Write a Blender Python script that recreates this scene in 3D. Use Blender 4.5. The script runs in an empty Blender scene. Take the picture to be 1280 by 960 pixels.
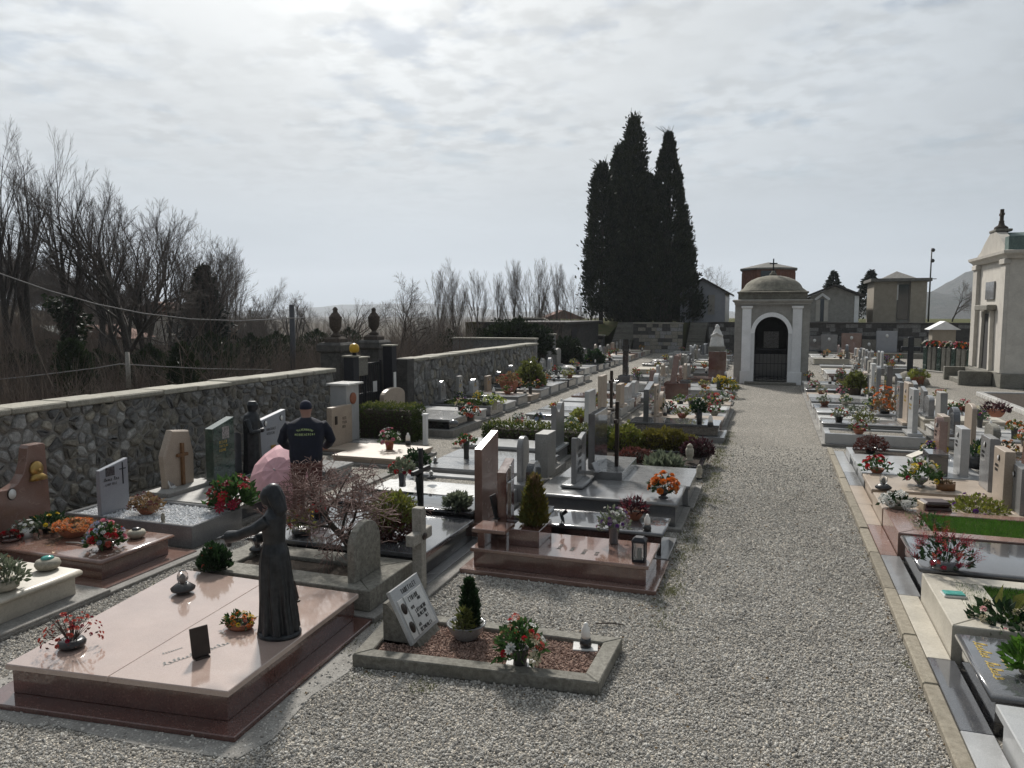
import bpy, math, random
import numpy as np
from mathutils import Vector, Matrix
R = math.radians
rng = random.Random(7)
nrg = np.random.default_rng(7)
sc = bpy.context.scene
col = sc.collection

# ------------------------------------------------------------------ camera
F, H = 950.0, 2.75                      # focal length in photo pixels, eye height
PITCH = math.atan((480 - 392) / F)
YAW = math.atan((965 - 640) / (F / math.cos(PITCH)))
FW = np.array([-math.sin(YAW) * math.cos(PITCH), math.cos(YAW) * math.cos(PITCH), -math.sin(PITCH)])
RT = np.array([math.cos(YAW), math.sin(YAW), 0.0])
UP = np.cross(RT, FW)
cam_d = bpy.data.cameras.new('camera')
cam_d.sensor_width = 36.0
cam_d.lens = F / 1280 * 36.0
cam_d.clip_start = 0.05
cam_d.clip_end = 9000
cam = bpy.data.objects.new('camera', cam_d)
col.objects.link(cam)
cam.location = (0, 0, H)
cam.rotation_euler = (math.pi / 2 - PITCH, 0, YAW)
sc.camera = cam

# ------------------------------------------------------------------ world, sun, exposure
SUN_EL, SUN_AZ = R(40), R(31)           # azimuth measured from +Y towards -X
SUN_DIR = Vector((-math.sin(SUN_AZ) * math.cos(SUN_EL), math.cos(SUN_AZ) * math.cos(SUN_EL), math.sin(SUN_EL)))
world = bpy.data.worlds.new('World')
sc.world = world
world.use_nodes = True
wt = world.node_tree
wt.nodes.clear()
def wn(t, **k):
    n = wt.nodes.new(t)
    for a, b in k.items(): setattr(n, a, b)
    return n
def wm(op, a, b=None, clamp=False):
    n = wn('ShaderNodeMath', operation=op, use_clamp=clamp)
    for i, x in enumerate((a, b)):
        if x is None: continue
        if hasattr(x, 'is_linked'): wt.links.new(x, n.inputs[i])
        else: n.inputs[i].default_value = x
    return n.outputs[0]
def wmix(fac, a, b):
    n = wn('ShaderNodeMix', data_type='RGBA')
    for s, x in ((n.inputs[0], fac), (n.inputs[6], a), (n.inputs[7], b)):
        if hasattr(x, 'is_linked'): wt.links.new(x, s)
        else: s.default_value = x
    return n.outputs[2]
w_tc = wn('ShaderNodeTexCoord')
sky = wn('ShaderNodeTexSky', sky_type='NISHITA')
sky.sun_disc = False
sky.sun_elevation = SUN_EL
sky.sun_rotation = -SUN_AZ
sky.air_density = 1.2
sky.dust_density = 0.6
w_sep = wn('ShaderNodeSeparateXYZ')
wt.links.new(w_tc.outputs['Generated'], w_sep.inputs[0])
w_z = wm('ADD', wm('MAXIMUM', w_sep.outputs[2], 0.0), 0.10)
w_cmb = wn('ShaderNodeCombineXYZ')
wt.links.new(wm('DIVIDE', w_sep.outputs[0], w_z), w_cmb.inputs[0])
wt.links.new(wm('DIVIDE', w_sep.outputs[1], w_z), w_cmb.inputs[1])
def wnoise(scale, detail, rough, dist=0.0):
    n = wn('ShaderNodeTexNoise')
    wt.links.new(w_cmb.outputs[0], n.inputs['Vector'])
    n.inputs['Scale'].default_value = scale
    n.inputs['Detail'].default_value = detail
    n.inputs['Roughness'].default_value = rough
    n.inputs['Distortion'].default_value = dist
    return n.outputs[0]
w_big = wnoise(0.55, 3, 0.5)
w_fine = wnoise(4.2, 4, 0.55, 0.2)
w_mid = wnoise(1.3, 4, 0.55)
def wramp(x, lo, hi):
    n = wn('ShaderNodeMapRange', interpolation_type='SMOOTHSTEP')
    wt.links.new(x, n.inputs[0])
    n.inputs[1].default_value, n.inputs[2].default_value = lo, hi
    return n.outputs[0]
w_dot = wn('ShaderNodeVectorMath', operation='DOT_PRODUCT')
wt.links.new(w_tc.outputs['Generated'], w_dot.inputs[0])
w_dot.inputs[1].default_value = SUN_DIR
w_d = wm('MAXIMUM', w_dot.outputs['Value'], 0.0)
# thin cloud veil lit from behind by the sun, brighter towards it
w_glow = wm('ADD', wm('MULTIPLY', wm('POWER', w_d, 1.6), 0.42), wm('MULTIPLY', wm('POWER', w_d, 16.0), 0.42))
w_glow = wm('ADD', w_glow, wm('MULTIPLY', wm('POWER', w_d, 60.0), 1.6))
w_lum = wm('ADD', w_glow, 0.235)
w_cell = wnoise(9.0, 4, 0.5, 0.15)
w_hi = wramp(w_sep.outputs[2], 0.06, 0.24)
w_rip = wm('MULTIPLY', wm('MULTIPLY', wm('SUBTRACT', wramp(w_cell, 0.36, 0.62), 0.6), 0.17), wm('MULTIPLY', w_hi, wramp(w_mid, 0.36, 0.56)))
w_var = wm('ADD', wm('ADD', 0.88, wm('MULTIPLY', wramp(w_big, 0.34, 0.66), 0.15)), w_rip)
w_cl = wn('ShaderNodeVectorMath', operation='SCALE')
wt.links.new(wmix(wm('POWER', w_d, 5.0), (0.905, 1.0, 1.09, 1), (1.01, 1.0, 0.965, 1)), w_cl.inputs[0])
wt.links.new(wm('MULTIPLY', w_lum, w_var), w_cl.inputs['Scale'])
w_sk = wn('ShaderNodeVectorMath', operation='SCALE')
wt.links.new(sky.outputs[0], w_sk.inputs[0])
w_sk.inputs['Scale'].default_value = 0.05
# gaps in the veil: small cells high up, none near the horizon
w_gap = wm('MULTIPLY', wramp(w_fine, 0.46, 0.64), wramp(w_mid, 0.44, 0.60))
w_gap = wm('MULTIPLY', wm('MULTIPLY', w_gap, wramp(w_sep.outputs[2], 0.08, 0.22)), 0.5)
w_col = wmix(w_gap, w_cl.outputs[0], w_sk.outputs[0])
# distant haze band just over the horizon
w_col = wmix(wm('MULTIPLY', wm('SUBTRACT', 1.0, wramp(w_sep.outputs[2], -0.02, 0.22)), 0.75), w_col, (0.315, 0.385, 0.455, 1))
w_bg = wn('ShaderNodeBackground')
w_bg.inputs['Strength'].default_value = 1.0
wt.links.new(w_col, w_bg.inputs[0])
w_out = wn('ShaderNodeOutputWorld')
wt.links.new(w_bg.outputs[0], w_out.inputs[0])

sun_d = bpy.data.lights.new('sun', 'SUN')
sun_d.energy = 3.8
sun_d.angle = R(6)
sun_d.color = (1.0, 0.955, 0.89)
sun = bpy.data.objects.new('sun', sun_d)
col.objects.link(sun)
sun.location = (-20, 30, 60)
sun.rotation_euler = SUN_DIR.to_track_quat('Z', 'Y').to_euler()

sc.view_settings.view_transform = 'Standard'
sc.view_settings.look = 'None'
sc.view_settings.exposure = 0.32
sc.view_settings.gamma = 1.0
sc.view_settings.use_curve_mapping = False
sc.cycles.use_denoising = True
sc.cycles.max_bounces = 5
sc.cycles.diffuse_bounces = 2
sc.cycles.glossy_bounces = 3
sc.cycles.transmission_bounces = 4
sc.cycles.transparent_max_bounces = 6
sc.cycles.volume_bounces = 1
sc.cycles.caustics_reflective = False
sc.cycles.caustics_refractive = False

# ------------------------------------------------------------------ pixel helpers (photo pixels -> world)
def ray(px, py): return FW + RT * (px - 640) / F + UP * (480 - py) / F
def P(px, py, z=0.0):                    # point where the pixel's ray meets height z
    d = ray(px, py); t = (z - H) / d[2]
    return Vector((t * d[0], t * d[1], z))
def PX(px, py, X):                       # ... meets the plane x = X
    d = ray(px, py); t = X / d[0]
    return Vector((X, t * d[1], H + t * d[2]))
def PY(px, py, Y):                       # ... meets the plane y = Y
    d = ray(px, py); t = Y / d[1]
    return Vector((t * d[0], Y, H + t * d[2]))

# ------------------------------------------------------------------ mesh builder
def inset(poly, d):
    n = len(poly); out = []
    if d == 0: return list(poly)
    for i in range(n):
        p0, p1, p2 = poly[i - 1], poly[i], poly[(i + 1) % n]
        e1 = (p1[0] - p0[0], p1[1] - p0[1]); e2 = (p2[0] - p1[0], p2[1] - p1[1])
        l1 = math.hypot(*e1) or 1e-9; l2 = math.hypot(*e2) or 1e-9
        n1 = (-e1[1] / l1, e1[0] / l1); n2 = (-e2[1] / l2, e2[0] / l2)
        k = 1 + n1[0] * n2[0] + n1[1] * n2[1]
        k = max(k, 0.35)
        out.append((p1[0] + d * (n1[0] + n2[0]) / k, p1[1] + d * (n1[1] + n2[1]) / k))
    return out
def rect(x0, y0, x1, y1): return [(x0, y0), (x1, y0), (x1, y1), (x0, y1)]
CH = lambda z0, z1, c: [(c, z0), (0, z0 + c), (0, z1 - c), (c, z1)]
def BULL(z0, z1, n=5):
    r = (z1 - z0) / 2; m = (z0 + z1) / 2
    return [(r * (1 - math.cos(a)), m + r * math.sin(a)) for a in [(-math.pi / 2) + math.pi * i / n for i in range(n + 1)]]

class MB:
    def __init__(s): s.v = []; s.f = []; s.sm = []; s.mi = []
    def add(s, vs, fs, smooth=False, mi=0, M=None):
        o = len(s.v)
        if M is not None: vs = [tuple(M @ Vector(p)) for p in vs]
        s.v.extend(vs)
        for f in fs:
            s.f.append([i + o for i in f]); s.sm.append(smooth); s.mi.append(mi)
        return s
    def prism(s, poly, prof, smooth=False, mi=0, M=None):
        n = len(poly); vs = []; fs = []
        for d, z in prof: vs += [(x, y, z) for x, y in inset(poly, d)]
        fs.append(list(range(n - 1, -1, -1)))
        for k in range(len(prof) - 1):
            for i in range(n):
                j = (i + 1) % n
                fs.append([k * n + i, k * n + j, (k + 1) * n + j, (k + 1) * n + i])
        o = (len(prof) - 1) * n
        fs.append([o + i for i in range(n)])
        return s.add(vs, fs, smooth, mi, M)
    def box(s, x0, y0, z0, x1, y1, z1, c=0.0, mi=0, M=None):
        if c <= 0:
            vs = [(x, y, z) for z in (z0, z1) for y in (y0, y1) for x in (x0, x1)]
            return s.add(vs, [(0, 2, 3, 1), (4, 5, 7, 6), (0, 1, 5, 4), (2, 6, 7, 3), (0, 4, 6, 2), (1, 3, 7, 5)], False, mi, M)
        X = (x0, x1); Y = (y0, y1); Z = (z0, z1); vs = []; idx = {}
        sg = (1, -1)
        for i in (0, 1):
            for j in (0, 1):
                for k in (0, 1):
                    for a in range(3):
                        d = [c * sg[i], c * sg[j], c * sg[k]]; d[a] = 0
                        idx[i, j, k, a] = len(vs); vs.append((X[i] + d[0], Y[j] + d[1], Z[k] + d[2]))
        fs = []
        for a in range(3):
            b, e = (a + 1) % 3, (a + 2) % 3
            for sd in (0, 1):
                q = []
                for (p, r) in ((0, 0), (1, 0), (1, 1), (0, 1)):
                    t = [0, 0, 0]; t[a] = sd; t[b] = p; t[e] = r
                    q.append(idx[t[0], t[1], t[2], a])
                fs.append(q if sd else q[::-1])
            for p in (0, 1):
                for r in (0, 1):
                    t0 = [0, 0, 0]; t0[b] = p; t0[e] = r; t1 = list(t0); t1[a] = 1
                    q = [idx[(*t0, b)], idx[(*t1, b)], idx[(*t1, e)], idx[(*t0, e)]]
                    fs.append(q if (p == r) else q[::-1])
        for i in (0, 1):
            for j in (0, 1):
                for k in (0, 1):
                    q = [idx[i, j, k, 0], idx[i, j, k, 1], idx[i, j, k, 2]]
                    fs.append(q if (i + j + k) % 2 else q[::-1])
        return s.add(vs, fs, False, mi, M)
    def lathe(s, prof, n=16, c=(0, 0, 0), sx=1.0, sy=1.0, smooth=True, mi=0, M=None, rip=None, cap=True):
        vs = []; fs = []
        for k, (r, z) in enumerate(prof):
            for i in range(n):
                a = 2 * math.pi * i / n
                q = r * (1 + (rip(a, z) if rip else 0))
                vs.append((c[0] + q * math.cos(a) * sx, c[1] + q * math.sin(a) * sy, c[2] + z))
        for k in range(len(prof) - 1):
            for i in range(n):
                j = (i + 1) % n
                fs.append([k * n + i, k * n + j, (k + 1) * n + j, (k + 1) * n + i])
        if cap:
            fs.append(list(range(n - 1, -1, -1)))
            o = (len(prof) - 1) * n
            fs.append([o + i for i in range(n)])
        return s.add(vs, fs, smooth, mi, M)
    def tube(s, pts, rad, n=6, smooth=True, mi=0, cap=True, M=None):
        pts = [Vector(p) for p in pts]
        if not hasattr(rad, '__len__'): rad = [rad] * len(pts)
        vs = []; fs = []
        up = Vector((0.31, 0.17, 0.93)).normalized()
        for k, p in enumerate(pts):
            d = (pts[min(k + 1, len(pts) - 1)] - pts[max(k - 1, 0)])
            d = d.normalized() if d.length > 1e-9 else Vector((0, 0, 1))
            u = d.cross(up)
            if u.length < 0.05: u = d.cross(Vector((1, 0, 0)))
            u.normalize(); w = d.cross(u)
            r = rad[k]
            ru, rw = (r if hasattr(r, '__len__') else (r, r))
            for i in range(n):
                a = 2 * math.pi * i / n
                q = p + u * (math.cos(a) * ru) + w * (math.sin(a) * rw)
                vs.append((q.x, q.y, q.z))
        for k in range(len(pts) - 1):
            for i in range(n):
                j = (i + 1) % n
                fs.append([k * n + i, (k + 1) * n + i, (k + 1) * n + j, k * n + j])
        if cap:
            fs.append(list(range(n)))
            o = (len(pts) - 1) * n
            fs.append([o + i for i in range(n - 1, -1, -1)])
        return s.add(vs, fs, smooth, mi, M)
    def ball(s, c, r, n=10, m=6, mi=0, M=None, sc3=(1, 1, 1)):
        prof = [(max(1e-4, math.sin(math.pi * k / m)) * r, -math.cos(math.pi * k / m) * r * sc3[2]) for k in range(m + 1)]
        return s.lathe(prof, n, c, sc3[0], sc3[1], True, mi, M)
    def mesh(s, name, mats):
        me = bpy.data.meshes.new(name)
        me.from_pydata(s.v, [], s.f)
        me.polygons.foreach_set('use_smooth', s.sm)
        if not isinstance(mats, (list, tuple)): mats = [mats]
        for m in mats: me.materials.append(m)
        if len(mats) > 1: me.polygons.foreach_set('material_index', s.mi)
        me.update()
        return me
    def build(s, name, mats, parent=None, loc=(0, 0, 0), rz=0.0):
        return link(name, s.mesh(name, mats), parent, loc, rz)

def link(name, me, parent=None, loc=(0, 0, 0), rz=0.0):
    o = bpy.data.objects.new(name, me)
    col.objects.link(o)
    o.location = loc
    o.rotation_euler = (0, 0, rz) if not hasattr(rz, '__len__') else rz
    if parent is not None: o.parent = parent
    return o
LABELS = {}
def tag(o, label, cat, group=None, kind=None):
    if label:
        if label in LABELS and not group: print('DUP LABEL', label)
        LABELS[label] = LABELS.get(label, 0) + 1
        n = len(label.split())
        if n > 16 or n < 4: print('LABEL LENGTH', n, label)
        o['label'] = label
    if cat: o['category'] = cat
    if group: o['group'] = group
    if kind: o['kind'] = kind
    return o
def thing(name, label, cat, loc=(0, 0, 0), rz=0.0, group=None):
    return tag(link(name, None, None, loc, rz), label, cat, group)
def struct(o): o['kind'] = 'structure'; return o
def stuff(o): o['kind'] = 'stuff'; return o

def np_mesh(name, v, f, mats, smooth=False):
    me = bpy.data.meshes.new(name)
    v = np.asarray(v, np.float32); f = np.asarray(f, np.int32)
    me.vertices.add(len(v)); me.vertices.foreach_set('co', v.ravel())
    k = f.shape[1]
    me.loops.add(f.size); me.loops.foreach_set('vertex_index', f.ravel())
    me.polygons.add(len(f)); me.polygons.foreach_set('loop_start', np.arange(0, f.size, k, dtype=np.int32))
    me.polygons.foreach_set('use_smooth', np.full(len(f), smooth))
    for m in (mats if isinstance(mats, (list, tuple)) else [mats]): me.materials.append(m)
    me.update(calc_edges=True)
    return me
def unit(a): return a / np.maximum(np.linalg.norm(a, axis=1, keepdims=True), 1e-9)
def leaf_quads(pts, ax, size, asp=0.5, fold=0.25, spread=0.6, rg=nrg):
    """pointed leaves: at each point a folded rhombus along direction ax (jittered)"""
    n = len(pts)
    d = unit(ax + rg.normal(0, spread, (n, 3)))
    s = unit(np.cross(d, rg.normal(0, 1, (n, 3))))
    nn = np.cross(d, s)
    L = (size * rg.uniform(0.65, 1.35, n))[:, None] if np.isscalar(size) else size[:, None]
    a = pts; b = pts + d * L * 0.5 + s * L * asp * 0.5 + nn * L * fold * .4
    c = pts + d * L; e = pts + d * L * 0.5 - s * L * asp * 0.5 + nn * L * fold * .4
    v = np.stack([a, b, c, e], 1).reshape(-1, 3)
    f = np.arange(4 * n).reshape(-1, 4)
    return v, f
# ------------------------------------------------------------------ materials
MATS = {}
class NT:
    def __init__(s, name):
        s.m = bpy.data.materials.new(name); s.m.use_nodes = True
        s.t = s.m.node_tree; s.t.nodes.clear()
        s.out = s.n('ShaderNodeOutputMaterial'); s.b = s.n('ShaderNodeBsdfPrincipled')
        s.l(s.b.outputs[0], s.out.inputs[0])
        tc = s.n('ShaderNodeTexCoord'); oi = s.n('ShaderNodeObjectInfo')
        s.oi = oi
        ad = s.n('ShaderNodeVectorMath', operation='ADD')
        mu = s.n('ShaderNodeMath', operation='MULTIPLY'); mu.inputs[1].default_value = 37.0
        s.l(oi.outputs['Random'], mu.inputs[0]); s.l(tc.outputs['Object'], ad.inputs[0]); s.l(mu.outputs[0], ad.inputs[1])
        s.co = ad.outputs[0]; s.obj = tc.outputs['Object']
        s.geo = s.n('ShaderNodeNewGeometry')
    def n(s, t, **k):
        x = s.t.nodes.new(t)
        for a, b in k.items(): setattr(x, a, b)
        return x
    def l(s, a, b): s.t.links.new(a, b)
    def set(s, sock, v):
        if hasattr(v, 'is_linked'): s.l(v, sock)
        elif hasattr(v, '__len__') and len(v) == 3 and sock.type == 'RGBA': sock.default_value = (*v, 1)
        else: sock.default_value = v
    def noise(s, scale, detail=3, rough=0.55, co=None, dist=0.0):
        x = s.n('ShaderNodeTexNoise'); s.l(co or s.co, x.inputs['Vector'])
        x.inputs['Scale'].default_value = scale; x.inputs['Detail'].default_value = detail
        x.inputs['Roughness'].default_value = rough; x.inputs['Distortion'].default_value = dist
        return x.outputs[0]
    def voro(s, scale, feat='F1', co=None, out='Distance', rnd=1.0):
        x = s.n('ShaderNodeTexVoronoi', feature=feat); s.l(co or s.co, x.inputs['Vector'])
        x.inputs['Scale'].default_value = scale
        x.inputs['Randomness'].default_value = rnd
        return x.outputs[out]
    def ramp(s, x, lo, hi, a=0.0, b=1.0):
        n = s.n('ShaderNodeMapRange'); s.l(x, n.inputs[0])
        n.inputs[1].default_value, n.inputs[2].default_value, n.inputs[3].default_value, n.inputs[4].default_value = lo, hi, a, b
        return n.outputs[0]
    def mix(s, f, a, b, mode='MIX'):
        n = s.n('ShaderNodeMix', data_type='RGBA', blend_type=mode)
        s.set(n.inputs[0], f); s.set(n.inputs[6], a); s.set(n.inputs[7], b)
        return n.outputs[2]
    def math(s, op, a, b=0.0):
        n = s.n('ShaderNodeMath', operation=op); s.set(n.inputs[0], a); s.set(n.inputs[1], b); return n.outputs[0]
    def hsv(s, c, v=1.0, sat=1.0, hue=0.5):
        n = s.n('ShaderNodeHueSaturation'); s.set(n.inputs['Color'], c); s.set(n.inputs['Value'], v); s.set(n.inputs['Saturation'], sat); s.set(n.inputs['Hue'], hue)
        return n.outputs[0]
    def bump(s, h, strength=0.3, dist=0.01):
        n = s.n('ShaderNodeBump'); s.l(h, n.inputs['Height']); n.inputs['Strength'].default_value = strength; n.inputs['Distance'].default_value = dist
        s.l(n.outputs[0], s.b.inputs['Normal'])
    def fin(s, colr, rough=0.6, spec=0.5, metal=0.0, coat=0.0):
        s.set(s.b.inputs['Base Color'], colr); s.set(s.b.inputs['Roughness'], rough)
        s.b.inputs['Specular IOR Level'].default_value = spec; s.b.inputs['Metallic'].default_value = metal
        if coat: s.b.inputs['Coat Weight'].default_value = coat; s.b.inputs['Coat Roughness'].default_value = 0.04
        MATS[s.m.name] = s.m
        return s.m

def granite(name, base, dark, light, scale=170, rough=0.16, amt=0.55, mott=0.2, bump=0.0, dust=0.25):
    t = NT(name)
    sp = t.noise(scale, 2, 0.7); sp2 = t.noise(scale * 0.55, 3, 0.6); big = t.noise(3.5, 4, 0.6)
    c = t.mix(t.math('MULTIPLY', t.ramp(sp, 0.48, 0.66), amt), base, dark)
    c = t.mix(t.math('MULTIPLY', t.ramp(sp2, 0.55, 0.72), amt), c, light)
    c = t.hsv(c, t.ramp(big, 0.3, 0.7, 1 - mott, 1 + mott))
    # dull film of dust and dried rain on the polish
    du = t.math('MULTIPLY', t.ramp(t.noise(6, 6, 0.7, dist=.6), 0.42, 0.72), dust * 0.95)
    c = t.mix(t.math('MULTIPLY', du, 0.35), c, (0.30, 0.28, 0.245))
    gr_ = t.ramp(t.noise(2.3, 6, 0.75, dist=1.2), 0.56, 0.72)
    c = t.mix(t.math('MULTIPLY', gr_, 0.26 if rough > .15 else 0.07), c, tuple(x * .35 for x in base))
    r = t.math('ADD', rough, t.math('MULTIPLY', du, 0.35))
    if bump: t.bump(sp, bump, 0.003)
    return t.fin(c, r, 0.6, coat=(0.75 if rough < .2 else .25 if rough < .3 else 0))
def stone(name, base, dark, scale=18, rough=0.85, bump=0.5, stain=0.5, stain_c=(0.06, 0.06, 0.055), dist=0.006, rnd=0.15, fv=0.28):
    t = NT(name)
    a = t.noise(scale, 6, 0.65); b = t.noise(2.2, 5, 0.65, dist=0.4); f = t.noise(scale * 7, 3, 0.6)
    c = t.mix(t.ramp(a, 0.35, 0.68), base, dark)
    c = t.mix(t.math('MULTIPLY', t.ramp(b, 0.50, 0.74), stain), c, stain_c)
    c = t.hsv(c, t.math('MULTIPLY', t.ramp(f, 0.3, 0.7, 1 - fv, 1 + fv), t.ramp(t.oi.outputs['Random'], 0, 1, 1 - rnd, 1 + rnd)))
    h = t.math('ADD', a, t.math('MULTIPLY', f, 0.5))
    t.bump(h, bump, dist)
    return t.fin(c, rough, 0.35)
def plain(name, c, rough=0.5, metal=0.0, var=0.15, spec=0.5, scale=9, bump=0.0):
    t = NT(name)
    v = t.noise(scale, 4, 0.6)
    cc = t.hsv(c, t.ramp(v, 0.3, 0.7, 1 - var, 1 + var))
    if bump: t.bump(t.noise(scale * 6, 4, 0.6), bump, 0.004)
    return t.fin(cc, rough, spec, metal)
def leafm(name, c, c2, rough=0.55, trans=0.35, scale=14, vr=0.35):
    t = NT(name)
    a = t.noise(scale, 2, 0.5); b = t.noise(scale * 8, 1, 0.5)
    cc = t.mix(t.ramp(a, 0.35, 0.65), c, c2)
    cc = t.hsv(cc, t.math('MULTIPLY', t.ramp(b, 0.3, 0.7, 1 - vr, 1 + vr), t.ramp(t.oi.outputs['Random'], 0, 1, .85, 1.15)))
    t.fin(cc, rough, 0.3)
    if trans:
        tr = t.n('ShaderNodeBsdfTranslucent'); t.l(cc, tr.inputs[0])
        mx = t.n('ShaderNodeMixShader'); mx.inputs[0].default_value = trans
        t.l(t.b.outputs[0], mx.inputs[1]); t.l(tr.outputs[0], mx.inputs[2]); t.l(mx.outputs[0], t.out.inputs[0])
    return t.m

# polished stones
granite('pink_granite', (0.42, 0.27, 0.215), (0.20, 0.11, 0.09), (0.56, 0.42, 0.36), 120, 0.10, 0.6, 0.12, dust=0.35)
granite('pink_slab', (0.40, 0.30, 0.255), (0.26, 0.17, 0.14), (0.50, 0.41, 0.36), 150, 0.10, 0.4, 0.08, dust=0.3)
granite('red_granite', (0.105, 0.045, 0.036), (0.035, 0.018, 0.016), (0.22, 0.12, 0.10), 110, 0.11, 0.6, 0.15)
granite('red_brown', (0.20, 0.115, 0.09), (0.09, 0.05, 0.04), (0.30, 0.20, 0.17), 130, 0.14, 0.55, 0.15, dust=0.35)
granite('rose_granite', (0.225, 0.135, 0.108), (0.12, 0.068, 0.052), (0.31, 0.215, 0.18), 130, 0.22, 0.5, 0.14)
granite('black_granite', (0.014, 0.015, 0.018), (0.006, 0.006, 0.008), (0.045, 0.047, 0.055), 190, 0.07, 0.5, 0.1, dust=0.3)
granite('dark_grey', (0.075, 0.078, 0.085), (0.03, 0.03, 0.034), (0.15, 0.15, 0.16), 170, 0.12, 0.55, 0.15)
granite('mid_grey', (0.20, 0.20, 0.20), (0.09, 0.09, 0.09), (0.33, 0.33, 0.33), 160, 0.2, 0.6, 0.14)
granite('light_grey', (0.38, 0.385, 0.385), (0.20, 0.20, 0.20), (0.52, 0.52, 0.52), 170, 0.28, 0.6, 0.1)
granite('blue_grey', (0.27, 0.285, 0.315), (0.16, 0.17, 0.19), (0.37, 0.38, 0.42), 150, 0.32, 0.5, 0.08)
granite('green_marble', (0.030, 0.060, 0.046), (0.012, 0.028, 0.022), (0.075, 0.13, 0.10), 24, 0.14, 0.6, 0.2)
granite('white_marble', (0.58, 0.57, 0.545), (0.40, 0.40, 0.39), (0.68, 0.67, 0.65), 12, 0.26, 0.45, 0.08)
granite('cream_stone', (0.45, 0.415, 0.345), (0.30, 0.265, 0.21), (0.54, 0.51, 0.45), 60, 0.42, 0.5, 0.12, bump=0.15)
granite('beige_stone', (0.37, 0.30, 0.235), (0.22, 0.17, 0.13), (0.47, 0.40, 0.33), 90, 0.38, 0.5, 0.12, bump=0.12)
granite('grey_flamed', (0.27, 0.262, 0.245), (0.10, 0.10, 0.095), (0.42, 0.41, 0.385), 130, 0.6, 0.7, 0.16, bump=0.3, dust=0.5)
granite('black_pot', (0.016, 0.016, 0.017), (0.008, 0.008, 0.008), (0.03, 0.03, 0.03), 60, 0.3, 0.4, 0.2, dust=0.3)
# weathered stones
stone('old_granite', (0.235, 0.225, 0.195), (0.115, 0.108, 0.09), 26, 0.85, 0.7, 0.6, (0.075, 0.07, 0.052))
stone('kerb_stone', (0.29, 0.26, 0.205), (0.19, 0.165, 0.125), 22, 0.9, 0.6, 0.35, (0.10, 0.095, 0.07))
stone('concrete', (0.27, 0.26, 0.24), (0.19, 0.18, 0.165), 10, 0.9, 0.35, 0.45, (0.11, 0.105, 0.095))
stone('coping', (0.36, 0.34, 0.285), (0.25, 0.235, 0.19), 12, 0.85, 0.5, 0.45, (0.13, 0.125, 0.10))
stone('mortar', (0.27, 0.258, 0.232), (0.15, 0.142, 0.128), 14, 0.95, 0.9, 0.6, (0.055, 0.052, 0.046), 0.02)
for i, (b, d) in enumerate([((0.38, 0.375, 0.355), (0.18, 0.178, 0.168)), ((0.26, 0.256, 0.248), (0.12, 0.12, 0.115)),
                            ((0.34, 0.315, 0.26), (0.17, 0.155, 0.125)), ((0.25, 0.23, 0.195), (0.12, 0.11, 0.09))]):
    stone('rubble_%d' % i, b, d, 16, 0.9, 0.9, 0.5, (0.045, 0.045, 0.04), 0.02, 0.42)
stone('dark_wall', (0.085, 0.08, 0.075), (0.045, 0.043, 0.04), 5, 0.95, 0.5, 0.5, (0.03, 0.03, 0.028), 0.02)
stone('render_grey', (0.33, 0.318, 0.29), (0.25, 0.24, 0.22), 4, 0.92, 0.25, 0.35, (0.12, 0.115, 0.10), fv=.07)
stone('render_beige', (0.36, 0.315, 0.255), (0.28, 0.25, 0.20), 3, 0.92, 0.2, 0.25, (0.19, 0.17, 0.14), fv=.07)
stone('render_pale', (0.54, 0.51, 0.455), (0.45, 0.42, 0.375), 3, 0.9, 0.2, 0.22, (0.28, 0.26, 0.23), fv=.07)
stone('white_paint', (0.78, 0.78, 0.78), (0.70, 0.70, 0.695), 3, 0.75, 0.12, 0.2, (0.45, 0.45, 0.43), fv=.04)
stone('dome_stone', (0.22, 0.205, 0.165), (0.12, 0.112, 0.09), 6, 0.95, 0.6, 0.6, (0.07, 0.068, 0.05))
stone('urn_stone', (0.095, 0.075, 0.06), (0.05, 0.042, 0.036), 20, 0.95, 0.6, 0.5, (0.035, 0.032, 0.028))
stone('pillar_stone', (0.10, 0.095, 0.088), (0.055, 0.053, 0.05), 8, 0.95, 0.6, 0.5, (0.035, 0.034, 0.032))
stone('brick_drum', (0.20, 0.088, 0.058), (0.13, 0.06, 0.042), 8, 0.9, 0.3, 0.3, (0.08, 0.05, 0.04))
stone('copper_green', (0.115, 0.165, 0.15), (0.075, 0.115, 0.105), 6, 0.6, 0.2, 0.4, (0.05, 0.08, 0.07))
stone('roof_grey', (0.20, 0.195, 0.18), (0.13, 0.125, 0.115), 6, 0.9, 0.3, 0.3)
stone('roof_dark', (0.05, 0.045, 0.042), (0.03, 0.028, 0.026), 6, 0.8, 0.3, 0.3)
stone('roof_tile', (0.16, 0.075, 0.05), (0.10, 0.05, 0.036), 8, 0.9, 0.3, 0.3)
stone('terracotta', (0.35, 0.135, 0.075), (0.25, 0.095, 0.055), 25, 0.8, 0.2, 0.2, (0.40, 0.30, 0.25))
stone('pale_stone_pot', (0.40, 0.37, 0.30), (0.27, 0.25, 0.20), 30, 0.8, 0.4, 0.25)
stone('soil', (0.075, 0.056, 0.042), (0.035, 0.028, 0.022), 40, 1.0, 1.0, 0.3, (0.02, 0.016, 0.013), 0.03)
stone('bark', (0.075, 0.066, 0.056), (0.035, 0.031, 0.027), 12, 0.95, 0.8, 0.3, (0.03, 0.035, 0.02), 0.02)
stone('pale_bark', (0.125, 0.112, 0.096), (0.06, 0.055, 0.047), 12, 0.95, 0.8, 0.3, (0.05, 0.05, 0.04), 0.02)
stone('wood_grey', (0.33, 0.31, 0.275), (0.21, 0.195, 0.17), 30, 0.85, 0.4, 0.3, (0.12, 0.11, 0.10))
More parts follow.
